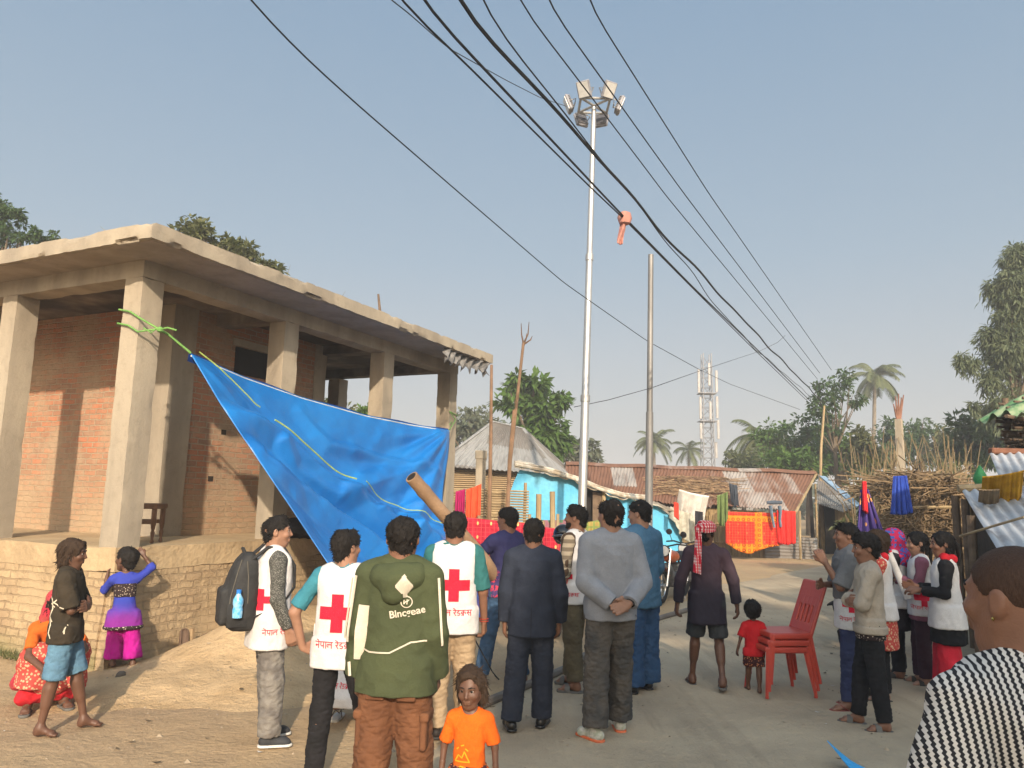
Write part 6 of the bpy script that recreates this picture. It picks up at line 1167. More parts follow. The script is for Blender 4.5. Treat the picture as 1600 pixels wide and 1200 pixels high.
q = gr(188, 1068); V, Q4 = solve([ell((0, 0, .04), (.05, .045, .075), .02), ell((.03, .02, .02), (.07, .05, .03), .03)], .012); V = folds(V, Q4, .012, 40, 2); o = mesh_obj('stone', V, Q4, plain('dark_stone', (.14, .11, .085)), None, True, (q[0], q[1], 0)); tag(o, 'dark rough stone standing on the sand near the girl', 'stone')
P = [gr(x, y, .05) for x, y in ((745, 1098), (800, 1075), (850, 1056), (885, 1040), (915, 1020), (960, 996), (1030, 963), (1080, 948))]; P = np.array(P); P[:, 2] = [roadz(a_, b_) + .0 for a_, b_ in P[:, :2]]; b = MB(); b.tube(P, .042, 8); tag(b.build('pipe', plain('grey_pipe', (.17, .15, .13), (.12, .1, .085), 3, .7), None), 'long grey pipe lying along the edge of the road', 'pipe')
P = np.array([gr(x, y, .1) for x, y in ((745, 985), (755, 1000), (772, 1030), (780, 1046), (772, 1062))]); P[:, 2] = [.75, .5, .2, .06, .05]; P[:, 1] = [7.0, 7.1, 7.3, 7.6, 7.8]; b = MB(); b.tube(P, .006, 5); tag(b.build('cord', CAB, None), 'thin dark cord trailing to the ground beside the beige trousers', 'cord')
def floor_sheet(pts, label, mat, z0=.05, amp=.05, seed=0, sub=14):
    a_, b_, c_, d_ = (np.array(q_, float) for q_ in pts); G = np.array([[(a_ * (1 - s_) + b_ * s_) * (1 - t) + (d_ * (1 - s_) + c_ * s_) * t for t in np.linspace(0, 1, sub)] for s_ in np.linspace(0, 1, sub)]); G[..., 2] += amp * (fbm(G[..., :2] * 3, 3, seed, 3) + .6); b = MB(); b.sheet(G, .006); return tag(b.build('plastic_sheet', mat, None), label, 'plastic sheet')
floor_sheet([gr(738, 972) + (0, 0, .04), gr(772, 972) + (0, 0, .06), gr(772, 958) + (0, 0, .12), gr(745, 950) + (0, 0, .3)], 'blue plastic sheet crumpled on the ground below the sari screen', TARP, seed=3)
q = gr(1312, 1192, .05); floor_sheet([(q[0] - .05, q[1] - .5, .06), (q[0] + .25, q[1] - .5, .06), (q[0] + .07, q[1] - .1, .05), (q[0] - .06, q[1] + .05, .16)], 'bright blue plastic corner lying on the road before the crowd', plain('sky_blue_plastic', (.05, .36, .72), rough=.4), amp=.02, seed=7, sub=8)
# ---------------------------------------------------------------- stacked red plastic chairs
RED = plain('red_plastic', (.43, .055, .035), (.36, .045, .03), 3, .42, spec=.45, fine=.06)
ch = empty('plastic_chair', (0, 0, 0), 0, 'lowest of the three stacked red plastic chairs', 'chair', 'stacked red plastic chairs')
V, Q4 = solve([rbox((0, 0, .43), (.40, .40, .03), .014), rbox((0, .20, .42), (.38, .03, .05), .012), rbox((.195, 0, .415), (.03, .38, .055), .012), rbox((-.195, 0, .415), (.03, .38, .055), .012)], .0095); mesh_obj('seat', V, Q4, RED, ch)
Mb = rotm(0, 20); bops = [rbox(np.array([0, -.275, .66]), (.40, .028, .48), .013, rot=Mb)]
for x in (-.105, -.035, .035, .105): bops.append(carve(rbox(np.array([x, -.275, .655]), (.034, .16, .30), .012, rot=Mb), .003))
bops += [cap((-.19, -.19, .43), (-.195, -.355, .88), .018, .014), cap((.19, -.19, .43), (.195, -.355, .88), .018, .014), cap((-.18, -.36, .885), (.18, -.36, .885), .017)]
V, Q4 = solve(bops, .009); mesh_obj('backrest', V, Q4, RED, ch)
for sx_, sy_, fx, fy in ((-1, 1, .215, .225), (1, 1, .215, .225), (-1, -1, .215, -.25), (1, -1, .215, -.25)):
    b = MB(); t_ = np.array([sx_ * .18, sy_ * .18, .43]); f_ = np.array([sx_ * fx, fy, .0]); b.tube([t_, t_ * .5 + f_ * .5, f_ + (0, 0, .03), f_], [.027, .022, .016, .018], 6); b.build('leg', RED, ch)
chp = gr(1237, 1082, .038); chp = chp - np.array([.12, 0, 0]); ch.location = (chp[0], chp[1] + .0, .038); ch.rotation_euler = (0, 0, R(98)); tops = ('middle of the three stacked red plastic chairs', 'topmost of the three stacked red plastic chairs')
for i in range(2): c2 = copy_tree(ch); c2.location = (chp[0] + .022 * (i + 1), chp[1] + .004 * i, .038 + .062 * (i + 1)); c2['label'] = tops[i]
# ---------------------------------------------------------------- motorcycles
RUB = plain('tyre_rubber', (.022, .021, .02), rough=.8, fine=0); CHR = plain('chrome', (.5, .5, .5), rough=.25, metal=.9, fine=0); ENG = plain('engine_grey', (.14, .14, .14), (.08, .08, .08), 20, .5, metal=.5); VINYL = plain('black_vinyl', (.02, .02, .022), rough=.55, fine=0)
def motorcycle(label, loc, rz, paint):
    r_ = empty('motorcycle', loc, rz, label, 'motorcycle'); wr = .30
    for y in (.64, -.62):
        b = MB(); tt = np.linspace(0, 2 * math.pi, 29); b.tube([(0, y + (wr - .045) * math.cos(t), wr + (wr - .045) * math.sin(t)) for t in tt], .045, 8, cap=False); wh = b.build('wheel', RUB, r_)
        b = MB(); b.tube([(0, y + .205 * math.cos(t), wr + .205 * math.sin(t)) for t in tt], .014, 6, cap=False); b.lathe([(.03, -.06), (.05, -.05), (.05, .05), (.03, .06)], 10, (0, y, wr), rot=cross_rot((1, 0, 0)))
        for i in range(6): a_ = i * 1.047; b.tube([(0, y, wr), (0, y + .205 * math.cos(a_), wr + .205 * math.sin(a_))], .012, 5)
        b.build('rim', CHR, wh)
    for y, z0 in ((.64, 0), (-.62, .02)): b = MB(); G = np.array([[(x, y + (.335) * math.cos(t), wr + z0 + .335 * math.sin(t) - abs(x) * .3) for x in (-.06, -.03, 0, .03, .06)] for t in np.linspace(.5, 2.6, 12)]); b.sheet(G, .008); b.build('mudguard', paint, r_)
    b = MB(); [b.tube([(s_ * .09, .64, wr), (s_ * .09, .50, .62), (s_ * .085, .40, .93)], .022, 8) for s_ in (-1, 1)]; b.build('fork', CHR, r_)
    V, Q4 = solve([ell((0, .12, .78), (.14, .26, .115), .03), ell((0, .28, .80), (.12, .14, .10), .04)], .018); mesh_obj('tank', V, Q4, paint, r_)
    V, Q4 = solve([rbox((0, -.22, .77), (.25, .62, .10), .045), ell((0, -.42, .81), (.12, .2, .05), .04)], .018); mesh_obj('seat', V, Q4, VINYL, r_)
    V, Q4 = solve([rbox((0, .1, .38), (.26, .34, .26), .04), cap((0, .2, .45), (0, .34, .6), .10, .09, .03), rbox((0, -.18, .55), (.22, .3, .22), .05)], .02); mesh_obj('engine', V, Q4, ENG, r_)
    V, Q4 = solve([rbox((0, -.62, .74), (.18, .3, .13), .05)], .018); mesh_obj('tail', V, Q4, paint, r_)
    b = MB(); b.tube([(.16, .22, .35), (.17, .05, .2), (.18, -.3, .22), (.19, -.75, .34)], [.022, .024, .042, .045], 9); b.build('exhaust', CHR, r_)
    b = MB(); b.tube([(-.36, .27, 1.0), (-.2, .36, 1.02), (0, .40, .97), (.2, .36, 1.02), (.36, .27, 1.0)], .015, 7); b.build('handlebar', VINYL, r_)
    for s_ in (-1, 1): b = MB(); b.tube([(s_ * .24, .33, 1.02), (s_ * .29, .33, 1.16)], .007, 5); b.lathe([(.01, -.01), (.06, 0), (.05, .012), (.005, .014)], 12, (s_ * .30, .32, 1.19), rot=cross_rot((0, -1, .2))); b.build('mirror', VINYL, r_)
    b = MB(); b.lathe([(.02, -.1), (.09, -.06), (.105, .0), (.10, .02), (.01, .03)], 14, (0, .48, .90), rot=cross_rot((0, 1, -.1))); hl = b.build('headlight', VINYL, r_); b = MB(); b.lathe([(.002, .018), (.09, .018), (.085, .034), (.002, .04)], 14, (0, .485, .899), rot=cross_rot((0, 1, -.1))); b.build('lens', LENS, hl)
    b = MB(); b.box((0, -.8, .66), (.14, .03, .08), b=.01); b.build('tail_lamp', plain('lamp_red', (.45, .02, .015), rough=.3, fine=0), r_)
    b = MB(); b.tube([(-.12, .0, .3), (-.2, -.05, .02)], .014, 5); b.build('side_stand', CHR, r_); return r_
RPAINT = plain('red_bike_paint', (.40, .018, .018), rough=.3, spec=.5, fine=0); BPAINT = plain('orange_bike_paint', (.46, .10, .03), rough=.35, spec=.5, fine=0); KPAINT = plain('black_bike_paint', (.02, .02, .024), rough=.3, spec=.5, fine=0)
q = gr(1046, 936, .0); motorcycle('black and orange motorcycle parked before the blue house wall', (q[0] + .05, q[1] - .1, .0), R(150), BPAINT); motorcycle('second dark motorcycle parked behind the orange one', (q[0] + .55, q[1] + .9, .0), R(158), KPAINT)
q = at(886, 860, 10.6); motorcycle('red motorcycle parked behind the man in the plaid shirt', (q[0] - .05, 10.9, 0), R(172), RPAINT)
V, Q4 = solve([ell((0, 0, .02), (.135, .155, .14), .02), cut((0, 0, -.10), (0, 0, -1)), carve(ell((0, .16, -.02), (.10, .09, .07), .01), .01)], .013); hq = at(880, 838, 10.25); he = mesh_obj('helmet', V, Q4, plain('black_gloss', (.012, .012, .014), rough=.15, spec=.6, fine=0), None, True, hq); he.rotation_euler = (0, 0, R(165)); tag(he, 'glossy black helmet hung on the handlebar of the red motorcycle', 'helmet')
b = MB(); b.tube([(-.11, .10, 0), (0, .165, .02), (.11, .10, 0)], [.03, .045, .03], 8, flat=.5); b.build('visor', plain('visor_grey', (.10, .11, .13), rough=.1, spec=.7, fine=0), he)
# ---------------------------------------------------------------- black goat
gt = empty('goat', (gr(1300, 1000)[0] + .12, 9.6, .03), R(-105), 'black goat standing behind the grey shirted man, its rump showing', 'goat')
ops = [cap((0, -.30, .50), (0, .26, .52), .135, .145, .05), ell((0, .05, .46), (.145, .3, .145), .05), cap((0, .28, .58), (0, .46, .80), .085, .06, .06), cap((0, .46, .82), (0, .64, .74), .062, .038, .04), cap((0, -.42, .56), (0, -.50, .52), .025, .012, .02)]
for s_ in (-1, 1): ops += [cap((s_ * .08, .24, .45), (s_ * .085, .25, .22), .05, .03, .03), cap((s_ * .085, .25, .22), (s_ * .085, .24, .02), .027, .022, .01), cap((s_ * .08, -.30, .46), (s_ * .09, -.22, .28), .075, .04, .04), cap((s_ * .09, -.22, .28), (s_ * .09, -.36, .20), .036, .026, .015), cap((s_ * .09, -.36, .20), (s_ * .09, -.34, .02), .024, .021, .01), cap((s_ * .05, .46, .84), (s_ * .15, .44, .78), .022, .028, .01)]
V, Q4 = solve(ops, .014); V = folds(V, Q4, .006, 60, 4); GOAT = hair_mat('goat_black', (.016, .015, .016)); mesh_obj('body', V, Q4, GOAT, gt)
for s_ in (-1, 1): b = MB(); b.tube([(s_ * .03, .45, .88), (s_ * .05, .40, .97), (s_ * .06, .33, 1.01)], [.018, .013, .004], 7); b.build('horn', plain('horn', (.09, .075, .06)), gt)
# ---------------------------------------------------------------- the crowd
RZ = .036
C_ = cloth
BLACKC = C_('black_cloth', (.017, .016, .018), (.012, .012, .013)); NAVY = C_('navy_suiting', (.028, .034, .052), (.020, .025, .040)); BEIGE = C_('beige_cotton', (.36, .26, .16), (.28, .20, .125)); OLIVE = C_('olive_cotton', (.10, .082, .050), (.075, .06, .038)); BROWN = C_('brown_corduroy', (.155, .068, .034), (.11, .048, .025)); GREYJ = C_('washed_grey_denim', (.20, .185, .165), (.11, .10, .095), sc=10)
DKDEN = C_('dark_denim', (.050, .050, .050), (.085, .075, .065)); BLUEJ = C_('blue_denim', (.05, .10, .18), (.035, .07, .13)); SHOEB = plain('black_leather', (.014, .013, .013), rough=.3, spec=.5, fine=0); SOLEW = plain('white_sole', (.6, .58, .54), rough=.7); SAND_G = plain('grey_sandal', (.13, .125, .115), rough=.8); SAND_R = plain('red_sandal', (.26, .055, .045), rough=.7); SAND_D = plain('dark_sandal', (.04, .035, .03), rough=.7)
TEAL = C_('teal_jersey', (.045, .20, .26)); TEALD = C_('dark_teal_jersey', (.03, .125, .125))
def check_mat(name, c1, c2, c3, per=.06):
    k = NT(name); o = k.xyz(); a_ = k.math('LESS_THAN', k.math('FRACT', k.math('DIVIDE', k.math('ADD', o[0], k.math('MULTIPLY', o[1], .6)), per)), .5); b_ = k.math('LESS_THAN', k.math('FRACT', k.math('DIVIDE', o[2], per)), .5); c = k.mix(a_, c1, c2); c = k.mix(k.math('MULTIPLY', b_, .6), c, c3); k.bump(k.noise(300, 2), .001); return k.done(c, .9, 0, .12)
def speck_mat(name, c1, c2, sc=160, th=.32):
    k = NT(name); v = k.n('TexVoronoi'); v.inputs['Scale'].default_value = sc; k.put(v.inputs['Vector'], k.oc()); c = k.mix(k.math('LESS_THAN', v.outputs['Distance'], th), c1, c2); return k.done(c, .9, 0, .12)
PLAID = check_mat('brown_plaid', (.36, .30, .22), (.07, .045, .03), (.05, .032, .022), .075); GAMCHA = check_mat('red_white_gamcha', (.52, .03, .05), (.62, .46, .44), (.50, .02, .04), .028); SPECK = speck_mat('speckled_grey', (.055, .055, .05), (.34, .33, .30), 150, .30); FLORAL = speck_mat('floral_dark', (.05, .018, .02), (.42, .16, .07), 55, .36); FLORED = speck_mat('red_floral', (.40, .06, .05), (.50, .32, .20), 42, .38); MULTI = speck_mat('multicolour_scarf', (.50, .03, .10), (.05, .12, .42), 26, .42); BLKPAT = speck_mat('black_white_yoke', (.03, .02, .02), (.5, .42, .34), 55, .25)
def grad_mat(name, c1, c2, z0, z1, fl=None):
    k = NT(name); o = k.xyz(); c = k.mix(k.ramp(k.math('ADD', o[2], k.math('MULTIPLY', k.noise(6, 4), .12)), z0, z1), c1, c2)
    if fl: c = k.mix(k.math('MULTIPLY', k.ramp(k.noise(16, 3, .5, dist=1.5), .56, .60), k.ramp(o[2], fl[1], fl[1] - .12)), c, fl[0])
    k.bump(k.noise(400, 2), .0006); return k.done(c, .8, 0, .2)
PURPLE = grad_mat('purple_sport_jersey', (.075, .045, .14), (.022, .022, .075), .9, 1.2, ((.50, .05, .09), 1.12)); KURTI = grad_mat('blue_violet_kurti', (.19, .02, .22), (.03, .045, .30), .50, .72); MAGENTA = C_('magenta_salwar', (.42, .012, .24), (.32, .008, .18))
# ---- 1 seated woman in a sari
p = Person('woman in an orange blouse and red sari squatting by the plinth', -3.90, 6.75, 218, 1.5, SK_DARK, TEEN, lean=(0, .42), face=(6, -18, 0), hipz=.13, footR=(.10, .17, -14), footL=(-.075, .15, 12), barefoot=True, armR=((.16, .62, -.72), (-.35, .72, -.30), None, (0, 0, -1), .7), armL=((-.2, .70, -.62), (.4, .7, -.25), None, (0, 0, -1), .7))
p.body(); p.hair(style='long', vol=.6); p.shirt(C_('orange_blouse', (.62, .13, .02)), sleeve=.75, e=.010, hem=.19, straight=.1, name='blouse')
ops = [loft(p.tors(.02, hem=.06, top=.22), .03)]
for sd in (1, -1): ops += p.leg_ops(sd, .022, 1.62, (.055, .05, .05), .02, .05, .03)
ops.append(ell((0, .1, .13), (.12, .14, .10), .06)); V, Q4 = solve(ops, p.h * 1.1); V = folds(V, Q4, .010, 26, 5); p.obj('skirt', V, Q4, FLORED)
V, Q4 = solve([cap((-.11, .15, .085), (.12, .17, .075), .045, .045, .04), ell((-.12, .08, .10), (.06, .11, .06), .05)], p.h); V = folds(V, Q4, .012, 30, 7); p.obj('sari_hem', V, Q4, C_('crimson_hem', (.50, .02, .03)))
o_ = p.L(.43); V, Q4 = solve([cap(o_ + (.09, -.04, .40), o_ + (.11, -.05, .2), .030, .034, .03), cap(p.hc + (0, -.035, .02), o_ + (.06, -.03, .41), .070, .030, .04), cap(o_ + (.11, -.05, .2), (.13, -.06, .10), .034, .04, .03), carve(ell(p.hc + p.hR @ np.array([0, .05, -.005]), (.052, .075, .064), .01), .01)], p.h); V = folds(V, Q4, .008, 34, 9); p.obj('sari_drape', V, Q4, C_('red_sari_drape', (.44, .03, .06), (.34, .07, .06))); p.shoes(SAND_G, SAND_G, 'flip')
# ---- 2 boy in a dark printed tee
BOYT = C_('dark_brown_tee', (.040, .031, .021), (.03, .024, .017))
p = Person('boy with shaggy hair in a dark printed tee and blue shorts, arms folded', -3.33, 5.95, -72, 1.40, SK_DARK, TEEN, girth=.95, lean=(0, -.02), face=(-8, -4, 0), footR=(.06, -.06, -14), footL=(-.06, .12, 6), barefoot=True, armR=((.10, .30, -1), (-1, .40, .12), (-1, .0, .15), (0, -1, -.2), .5), armL=((-.06, .36, -1), (1, .42, .04), (1, -.1, .1), (0, -1, -.2), .5))
p.body(); p.hair(HAIR_B, 'bob', 1.7, 4); sh_ = p.shirt(BOYT, .92, .027, .465, .9, .05, .016, 'tee', .006, 3); p.trousers(C_('faded_blue_shorts', (.10, .20, .29), (.08, .16, .24)), .98, .022, .02, 'shorts', .5)
print_lines(p, sh_, [[(-.1, .9), (.05, .62), (.4, .45), (.9, .3)], [(0, .8), (.1, .2), (-.05, -.3), (.1, -.8), (.05, -1.3), (.2, -1.6)], [(.3, .75), (.1, .55)], [(.95, -1.2), (1.05, -.9)], [(1.0, -1.3), (1.0, -1.0), (1.12, -.8)], [(-.1, -.2), (.15, -.6)], [(.2, .3), (-.05, .5)]], .07, .12, (-.09, .88), .115, C_('cream_print', (.62, .56, .44)), 1, axis='x')
# ---- 3 girl at the plinth
p = Person('small girl in a blue kurti and magenta salwar leaning on the plinth', -3.86, 7.92, 28, 1.17, SK_DARK, KID, girth=.86, lean=(-.05, .12), face=(42, 6, 0), footR=(.10, -.05, -20), footL=(-.05, .04, 10), barefoot=True, armR=((.72, .25, .62), (-.62, .30, .85), None, (0, 1, 0), .5), armL=((-.35, .55, -.62), (.1, .45, .9), None, (1, 0, 0), .8))
p.body(); p.hair(style='short', vol=1.1, line=.0); k_ = p.shirt(KURTI, 1.25, .014, .33, .6, .16, .008, 'kurti', .006, 8); ops = [loft(p.tors(.019, straight=.6, hem=.585, top=.70), .01)]; p.garment('yoke', ops, BLKPAT, fold=.002); ops = [loft(p.tors(.017, straight=.6, flare=.16, hem=.322, top=.35), .01)]; p.garment('hem_band', ops, BLKPAT, fold=.004)
ops = []
for sd in (1, -1): ops += p.leg_ops(sd, .008, 1.82, (.05, .05, .052), .02, .02)
V, Q4 = solve(ops, p.h); V = folds(V, Q4, .011, 30, 12, (1.4, 1.4, .4)); p.obj('salwar', V, Q4, MAGENTA)
# ---- 4 young man with the backpack
p = Person('young man in profile wearing a white vest, speckled sleeves and a black backpack', -1.75, 5.78, -62, 1.60, SK_LIGHT, ADULT, girth=.97, lean=(0, .02), face=(-16, 3, 0), footR=(.07, .02, -16), footL=(-.065, .05, 10), armR=((.14, .02, -1), (-.05, .42, -1), None, (-1, .2, 0), .8), armL=((-.12, .1, -1), (.1, .5, -.9), None, (1, .2, 0), .8))
p.body(); p.hair(style='quiff', vol=1.1); p.shirt(SPECK, 1.9, .011, .50, .4, collar=SPECK); v = p.vest(WHITE_VEST, .42, .029, flare=.05); p.trousers(GREYJ, 1.99, .016, .010, fold=.006, r=(.056, .045, .038)); p.shoes(plain('charcoal_shoe', (.035, .037, .042), rough=.7), SOLEW)
P_, wd_ = devanagari(NEPAL_RC); p.decal(v, P_, (.04, .78), .24 / wd_, RED_INK, 1, 'lettering', axis='x'); p.decal(v, cross_polys(), (-.10, 1.02), .05, RED_INK, 1, 'red_cross', axis='x')
PACK = plain('backpack_nylon', (.022, .022, .023), (.03, .03, .03), 9, .7, .004, 30); bpk = empty('backpack', p.root.location, p.root.rotation_euler[2], 'black backpack with a bottle in its side pocket, on the young man in profile', 'backpack')
V, Q4 = solve([loft([(.80, 0, -.20, .11, .07), (.82, 0, -.205, .14, .095), (.90, 0, -.215, .158, .125), (1.0, 0, -.215, .158, .135), (1.1, 0, -.21, .15, .125), (1.2, 0, -.20, .138, .105), (1.28, 0, -.19, .118, .08), (1.33, 0, -.18, .09, .05), (1.345, 0, -.18, .06, .03)], .02, 2.8), rbox((0, -.335, .97), (.20, .06, .26), .028, .02)], .009); V = folds(V, Q4, .006, 22, 4); mesh_obj('bag', V, Q4, PACK, bpk)
b = MB(); G = np.array([[(.152 + .012 * math.sin(t * 3.14), -.19 - .13 * s_, .84 + .16 * t) for s_ in np.linspace(0, 1, 6)] for t in np.linspace(0, 1, 6)]); b.sheet(G, .006); b.build('side_pocket', PACK, bpk)
for sd in (-1, 1): b = MB(); b.tube([(sd * .09, -.16, 1.30), (sd * .10, -.06, 1.385), (sd * .105, .06, 1.37), (sd * .118, .135, 1.25), (sd * .13, .14, 1.10), (sd * .17, .05, .98), (sd * .15, -.14, .90)], [.022, .027, .027, .026, .02, .012, .011], 8, flat=.5); b.build('shoulder_strap', PACK, bpk)
b = MB(); b.tube([(-.03, -.20, 1.33), (-.02, -.22, 1.375), (.02, -.22, 1.375), (.03, -.20, 1.33)], .011, 6); b.build('grab_handle', PACK, bpk); b = MB(); [b.tube([(x * 1.0, y, z) for x, y, z in pts], .004, 4) for pts in ([(.10, -.235, 1.30), (.128, -.265, 1.2), (.142, -.30, 1.05), (.148, -.31, .92)], [(.10, -.32, 1.09), (.0, -.345, 1.10), (-.1, -.32, 1.09)], [(.12, -.20, 1.29), (.145, -.19, 1.18), (.16, -.185, 1.0)])]; b.build('zip', plain('zip_grey', (.12, .11, .09)), bpk); b = MB(); b.tube([(.17, .02, 1.0), (.16, .03, .86), (.165, .03, .70)], .008, 5); b.build('strap_end', PACK, bpk)
bo = empty('water_bottle', np.array(p.root.matrix_basis @ Vector((.185, -.255, .985))), p.root.rotation_euler[2], 'small blue water bottle tucked into the backpack side pocket', 'bottle'); b = MB(); b.lathe([(.005, -.08), (.034, -.075), (.036, -.02), (.031, 0), (.036, .02), (.035, .05), (.016, .085), (.015, .095)], 14); b.build('body', plain('blue_bottle', (.06, .34, .62), (.3, .55, .75), 30, .2, spec=.6), bo); b = MB(); b.lathe([(.017, .09), (.017, .115), (.005, .117)], 12); b.build('cap', plain('bottle_cap', (.03, .2, .6), rough=.4), bo)
# ---- 5 volunteer with the big cross
p = Person('volunteer seen from behind in a white cross vest and teal collar, hand on hip', -1.05, 5.02, -4, 1.545, SK_LIGHT, ADULT, girth=.98, face=(-34, 4, 0), footR=(.135, .10, -20), footL=(-.075, -.04, 14), armL=((-.50, -.10, -.80), (.22, .18, -.95), (.7, .5, -.3), (1, .2, 0), .5), armR=((.15, -.02, -1), (.05, .2, -1)))
p.body(); p.hair(style='quiff', vol=1.35, seed=3); p.shirt(TEAL, .85, .011, .50, .4, collar=TEAL); v = p.vest(WHITE_VEST, .455, .022, wide=1.04); red_cross(p, v, -1, .675, .150); p.trousers(BLACKC, 1.97, .012, .008); p.shoes(plain('tan_shoe', (.13, .10, .07), rough=.7), SOLEW)
b = MB(); [b.tube([(sd * .155, -.0, .98), (sd * .17, -.03, .955), (sd * .165, -.05, .90), (sd * .16, -.04, .84)], .004, 4) for sd in (-1, 1)]; b.build('side_ties', WHITE_VEST, v)
# ---- 5b crouching volunteer beyond him
p = Person('crouching volunteer in a white vest glimpsed between the legs in front', -1.28, 6.25, -12, 1.6, SK_MID, ADULT, lean=(0, .5), face=(0, -10, 0), hipz=.15, footR=(.08, .12, -10), footL=(-.07, .10, 10), armR=((.1, .8, -.5), (-.1, .9, .1)), armL=((-.1, .8, -.5), (.1, .9, .1)))
p.body(); p.hair(); p.shirt(TEALD, .85, .011, .17, .4); v = p.vest(WHITE_VEST, .10, .022, flare=.04); p.trousers(BLACKC, 1.97, .012, .008, top=.22); p.shoes(plain('tan_shoe', (0, 0, 0)), SOLEW, 'flip'); P_, wd_ = devanagari(NEPAL_RC); p.decal(v, P_, (.02, .30), .22 / wd_, RED_INK, -1, 'lettering'); p.decal(v, cross_polys(), (.02, .50), .05, RED_INK, -1, 'red_cross')
# ---- 6 man in the olive jacket
OLJ = C_('olive_jacket_cloth', (.062, .074, .036), (.050, .060, .030), sc=3); CREAM = C_('cream_panel', (.60, .54, .44), (.52, .46, .37))
p = Person('man in an olive hooded jacket with cream panels and brown cargo trousers', -.58, 4.22, -6, 1.665, SK_MID, ADULT, girth=.98, sw=.96, face=(14, 2, 0), footR=(.075, .03, -12), footL=(-.075, -.03, 12), armL=((-.12, -.03, -1), (-.06, .22, -1), None, (1, .25, 0), .75), armR=((.11, -.03, -1), (-.02, .42, -1), None, (-1, .2, 0), .7))
p.body(); p.hair(style='short', vol=.85, seed=6); j = p.shirt(OLJ, 1.93, .027, .455, .85, .06, .010, 'jacket', .006, 14, ff=34, wide=1.02)
o_ = p.L(.82); ops = [cap((-.055, -.040, .815), (.055, -.040, .815), .036, .036, .03), cap((0, -.066, .80), (0, -.072, .765), .05, .040, .06), cap((-.062, -.02, .83), (-.045, .045, .822), .027, .02, .02), cap((.062, -.02, .83), (.045, .045, .822), .027, .02, .02), carve(ell((0, .0, .865), (.05, .05, .055), .02), .02)]
hd = p.garment('hood', ops, OLJ, fold=.005, parent=j)
fq = lambda x0, x1, y0, y1, n=10, m=4: [[(x0 + (x1 - x0) * i / n, y0 + (y1 - y0) * j_ / m), (x0 + (x1 - x0) * (i + 1) / n, y0 + (y1 - y0) * j_ / m), (x0 + (x1 - x0) * (i + 1) / n, y0 + (y1 - y0) * (j_ + 1) / m), (x0 + (x1 - x0) * i / n, y0 + (y1 - y0) * (j_ + 1) / m)] for i in range(n) for j_ in range(m)]
p.decal(hd, [q_ for q_ in fq(-.06, .06, -.09, .08, 22, 26) if ((q_[0][0] - .006) / (.036 + .016 * math.sin(q_[0][1] * 55 + 1.4))) ** 2 + (q_[0][1] / .075) ** 2 < 1 and not (q_[0][0] < -.005 and q_[0][1] < -.045 + q_[0][0] * .3)], (.055, 1.315), .8, CREAM, -1, 'cream_patch')
p.decal(j, [[(x * .985 - y * .174, y * .985 + x * .174) for x, y in q_] for q_ in font_polys('Blncgeae', bold=.02)], (.075, 1.165), .052, CREAM, -1, 'lettering', off=.005)
p.decal(j, strokes([arc(0, 0, 1, 1, 0, 360, 24), [(-.45, .35), (-.45, -.35), (-.1, .1), (.2, .1)], [(.1, .45), (.1, -.4)], [(.1, .05), (.45, .4)]], .16, .2), (.07, 1.235), .028, CREAM, -1, 'emblem', off=.005)
p.decal(j, strokes([[(-1.22, -.35), (-.9, -.42), (-.1, -.38), (.62, -.02), (1.15, .02)]], .055, .1), (.01, 1.035), .145, CREAM, -1, 'piping', off=.005)
def band(s, sd, t0, t1, ang, wd_, mat, name, parent, e=.028, r0=.031, r1=.0245, r2=.0165, n=16):
    """strip laid along the outside of a sleeve; t 0..1 upper arm, 1..2 forearm"""
    S, E, Wp = s.arm[sd][:3]; G = []; g = (.55 + .45 * s.g)
    for t in np.linspace(t0, t1, n):
        q0 = S + (E - S) * t if t <= 1 else E + (Wp - E) * (t - 1); ax = nrm(E - S) if t <= 1 else nrm(Wp - E); rr = (r0 + (r1 - r0) * t if t <= 1 else r1 + (r2 - r1) * (t - 1)) * g + e + .004
        ref = nrm(np.cross(ax, np.cross((math.cos(R(ang)) * sd, math.sin(R(ang)), 0), ax))); bi = np.cross(ax, ref); G.append([(q0 + rr * (ref * math.cos(a_) + bi * math.sin(a_))) * s.H for a_ in np.linspace(-wd_, wd_, 5)])
    b = MB(); b.sheet(np.array(G), .005); b.build(name, mat, parent)
band(p, -1, .0, 1.15, -62, .07, CREAM, 'sleeve_stripe', j); band(p, -1, .05, 1.1, -48, .05, CREAM, 'sleeve_stripe', j); band(p, -1, .5, 1.5, -112, .42, CREAM, 'sleeve_panel', j); band(p, 1, .0, 1.1, -55, .06, CREAM, 'sleeve_stripe', j)
b = MB(); b.tube([(-.125 * p.H, -.105 * p.H, .56 * p.H), (-.118 * p.H, -.112 * p.H, .52 * p.H)], .008, 5); b.build('pocket_zip', CREAM, j)
tr = p.trousers(BROWN, 1.98, .016, .012, 'cargo_trousers', fold=.006, r=(.058, .048, .040))
for sd in (-1, 1): V, Q4 = solve([rbox((sd * .103, -.012, .345), (.022, .080, .11), .010), rbox((sd * .106, -.012, .392), (.03, .09, .028), .008)], .0035); p.obj('cargo_pocket', V, Q4, BROWN, tr)
for x in (-.05, .05): V, Q4 = solve([rbox((x, -.066, .475), (.062, .014, .07), .006)], .0035); p.obj('back_pocket', V, Q4, BROWN, tr)
p.shoes(SHOEB, SOLEW)
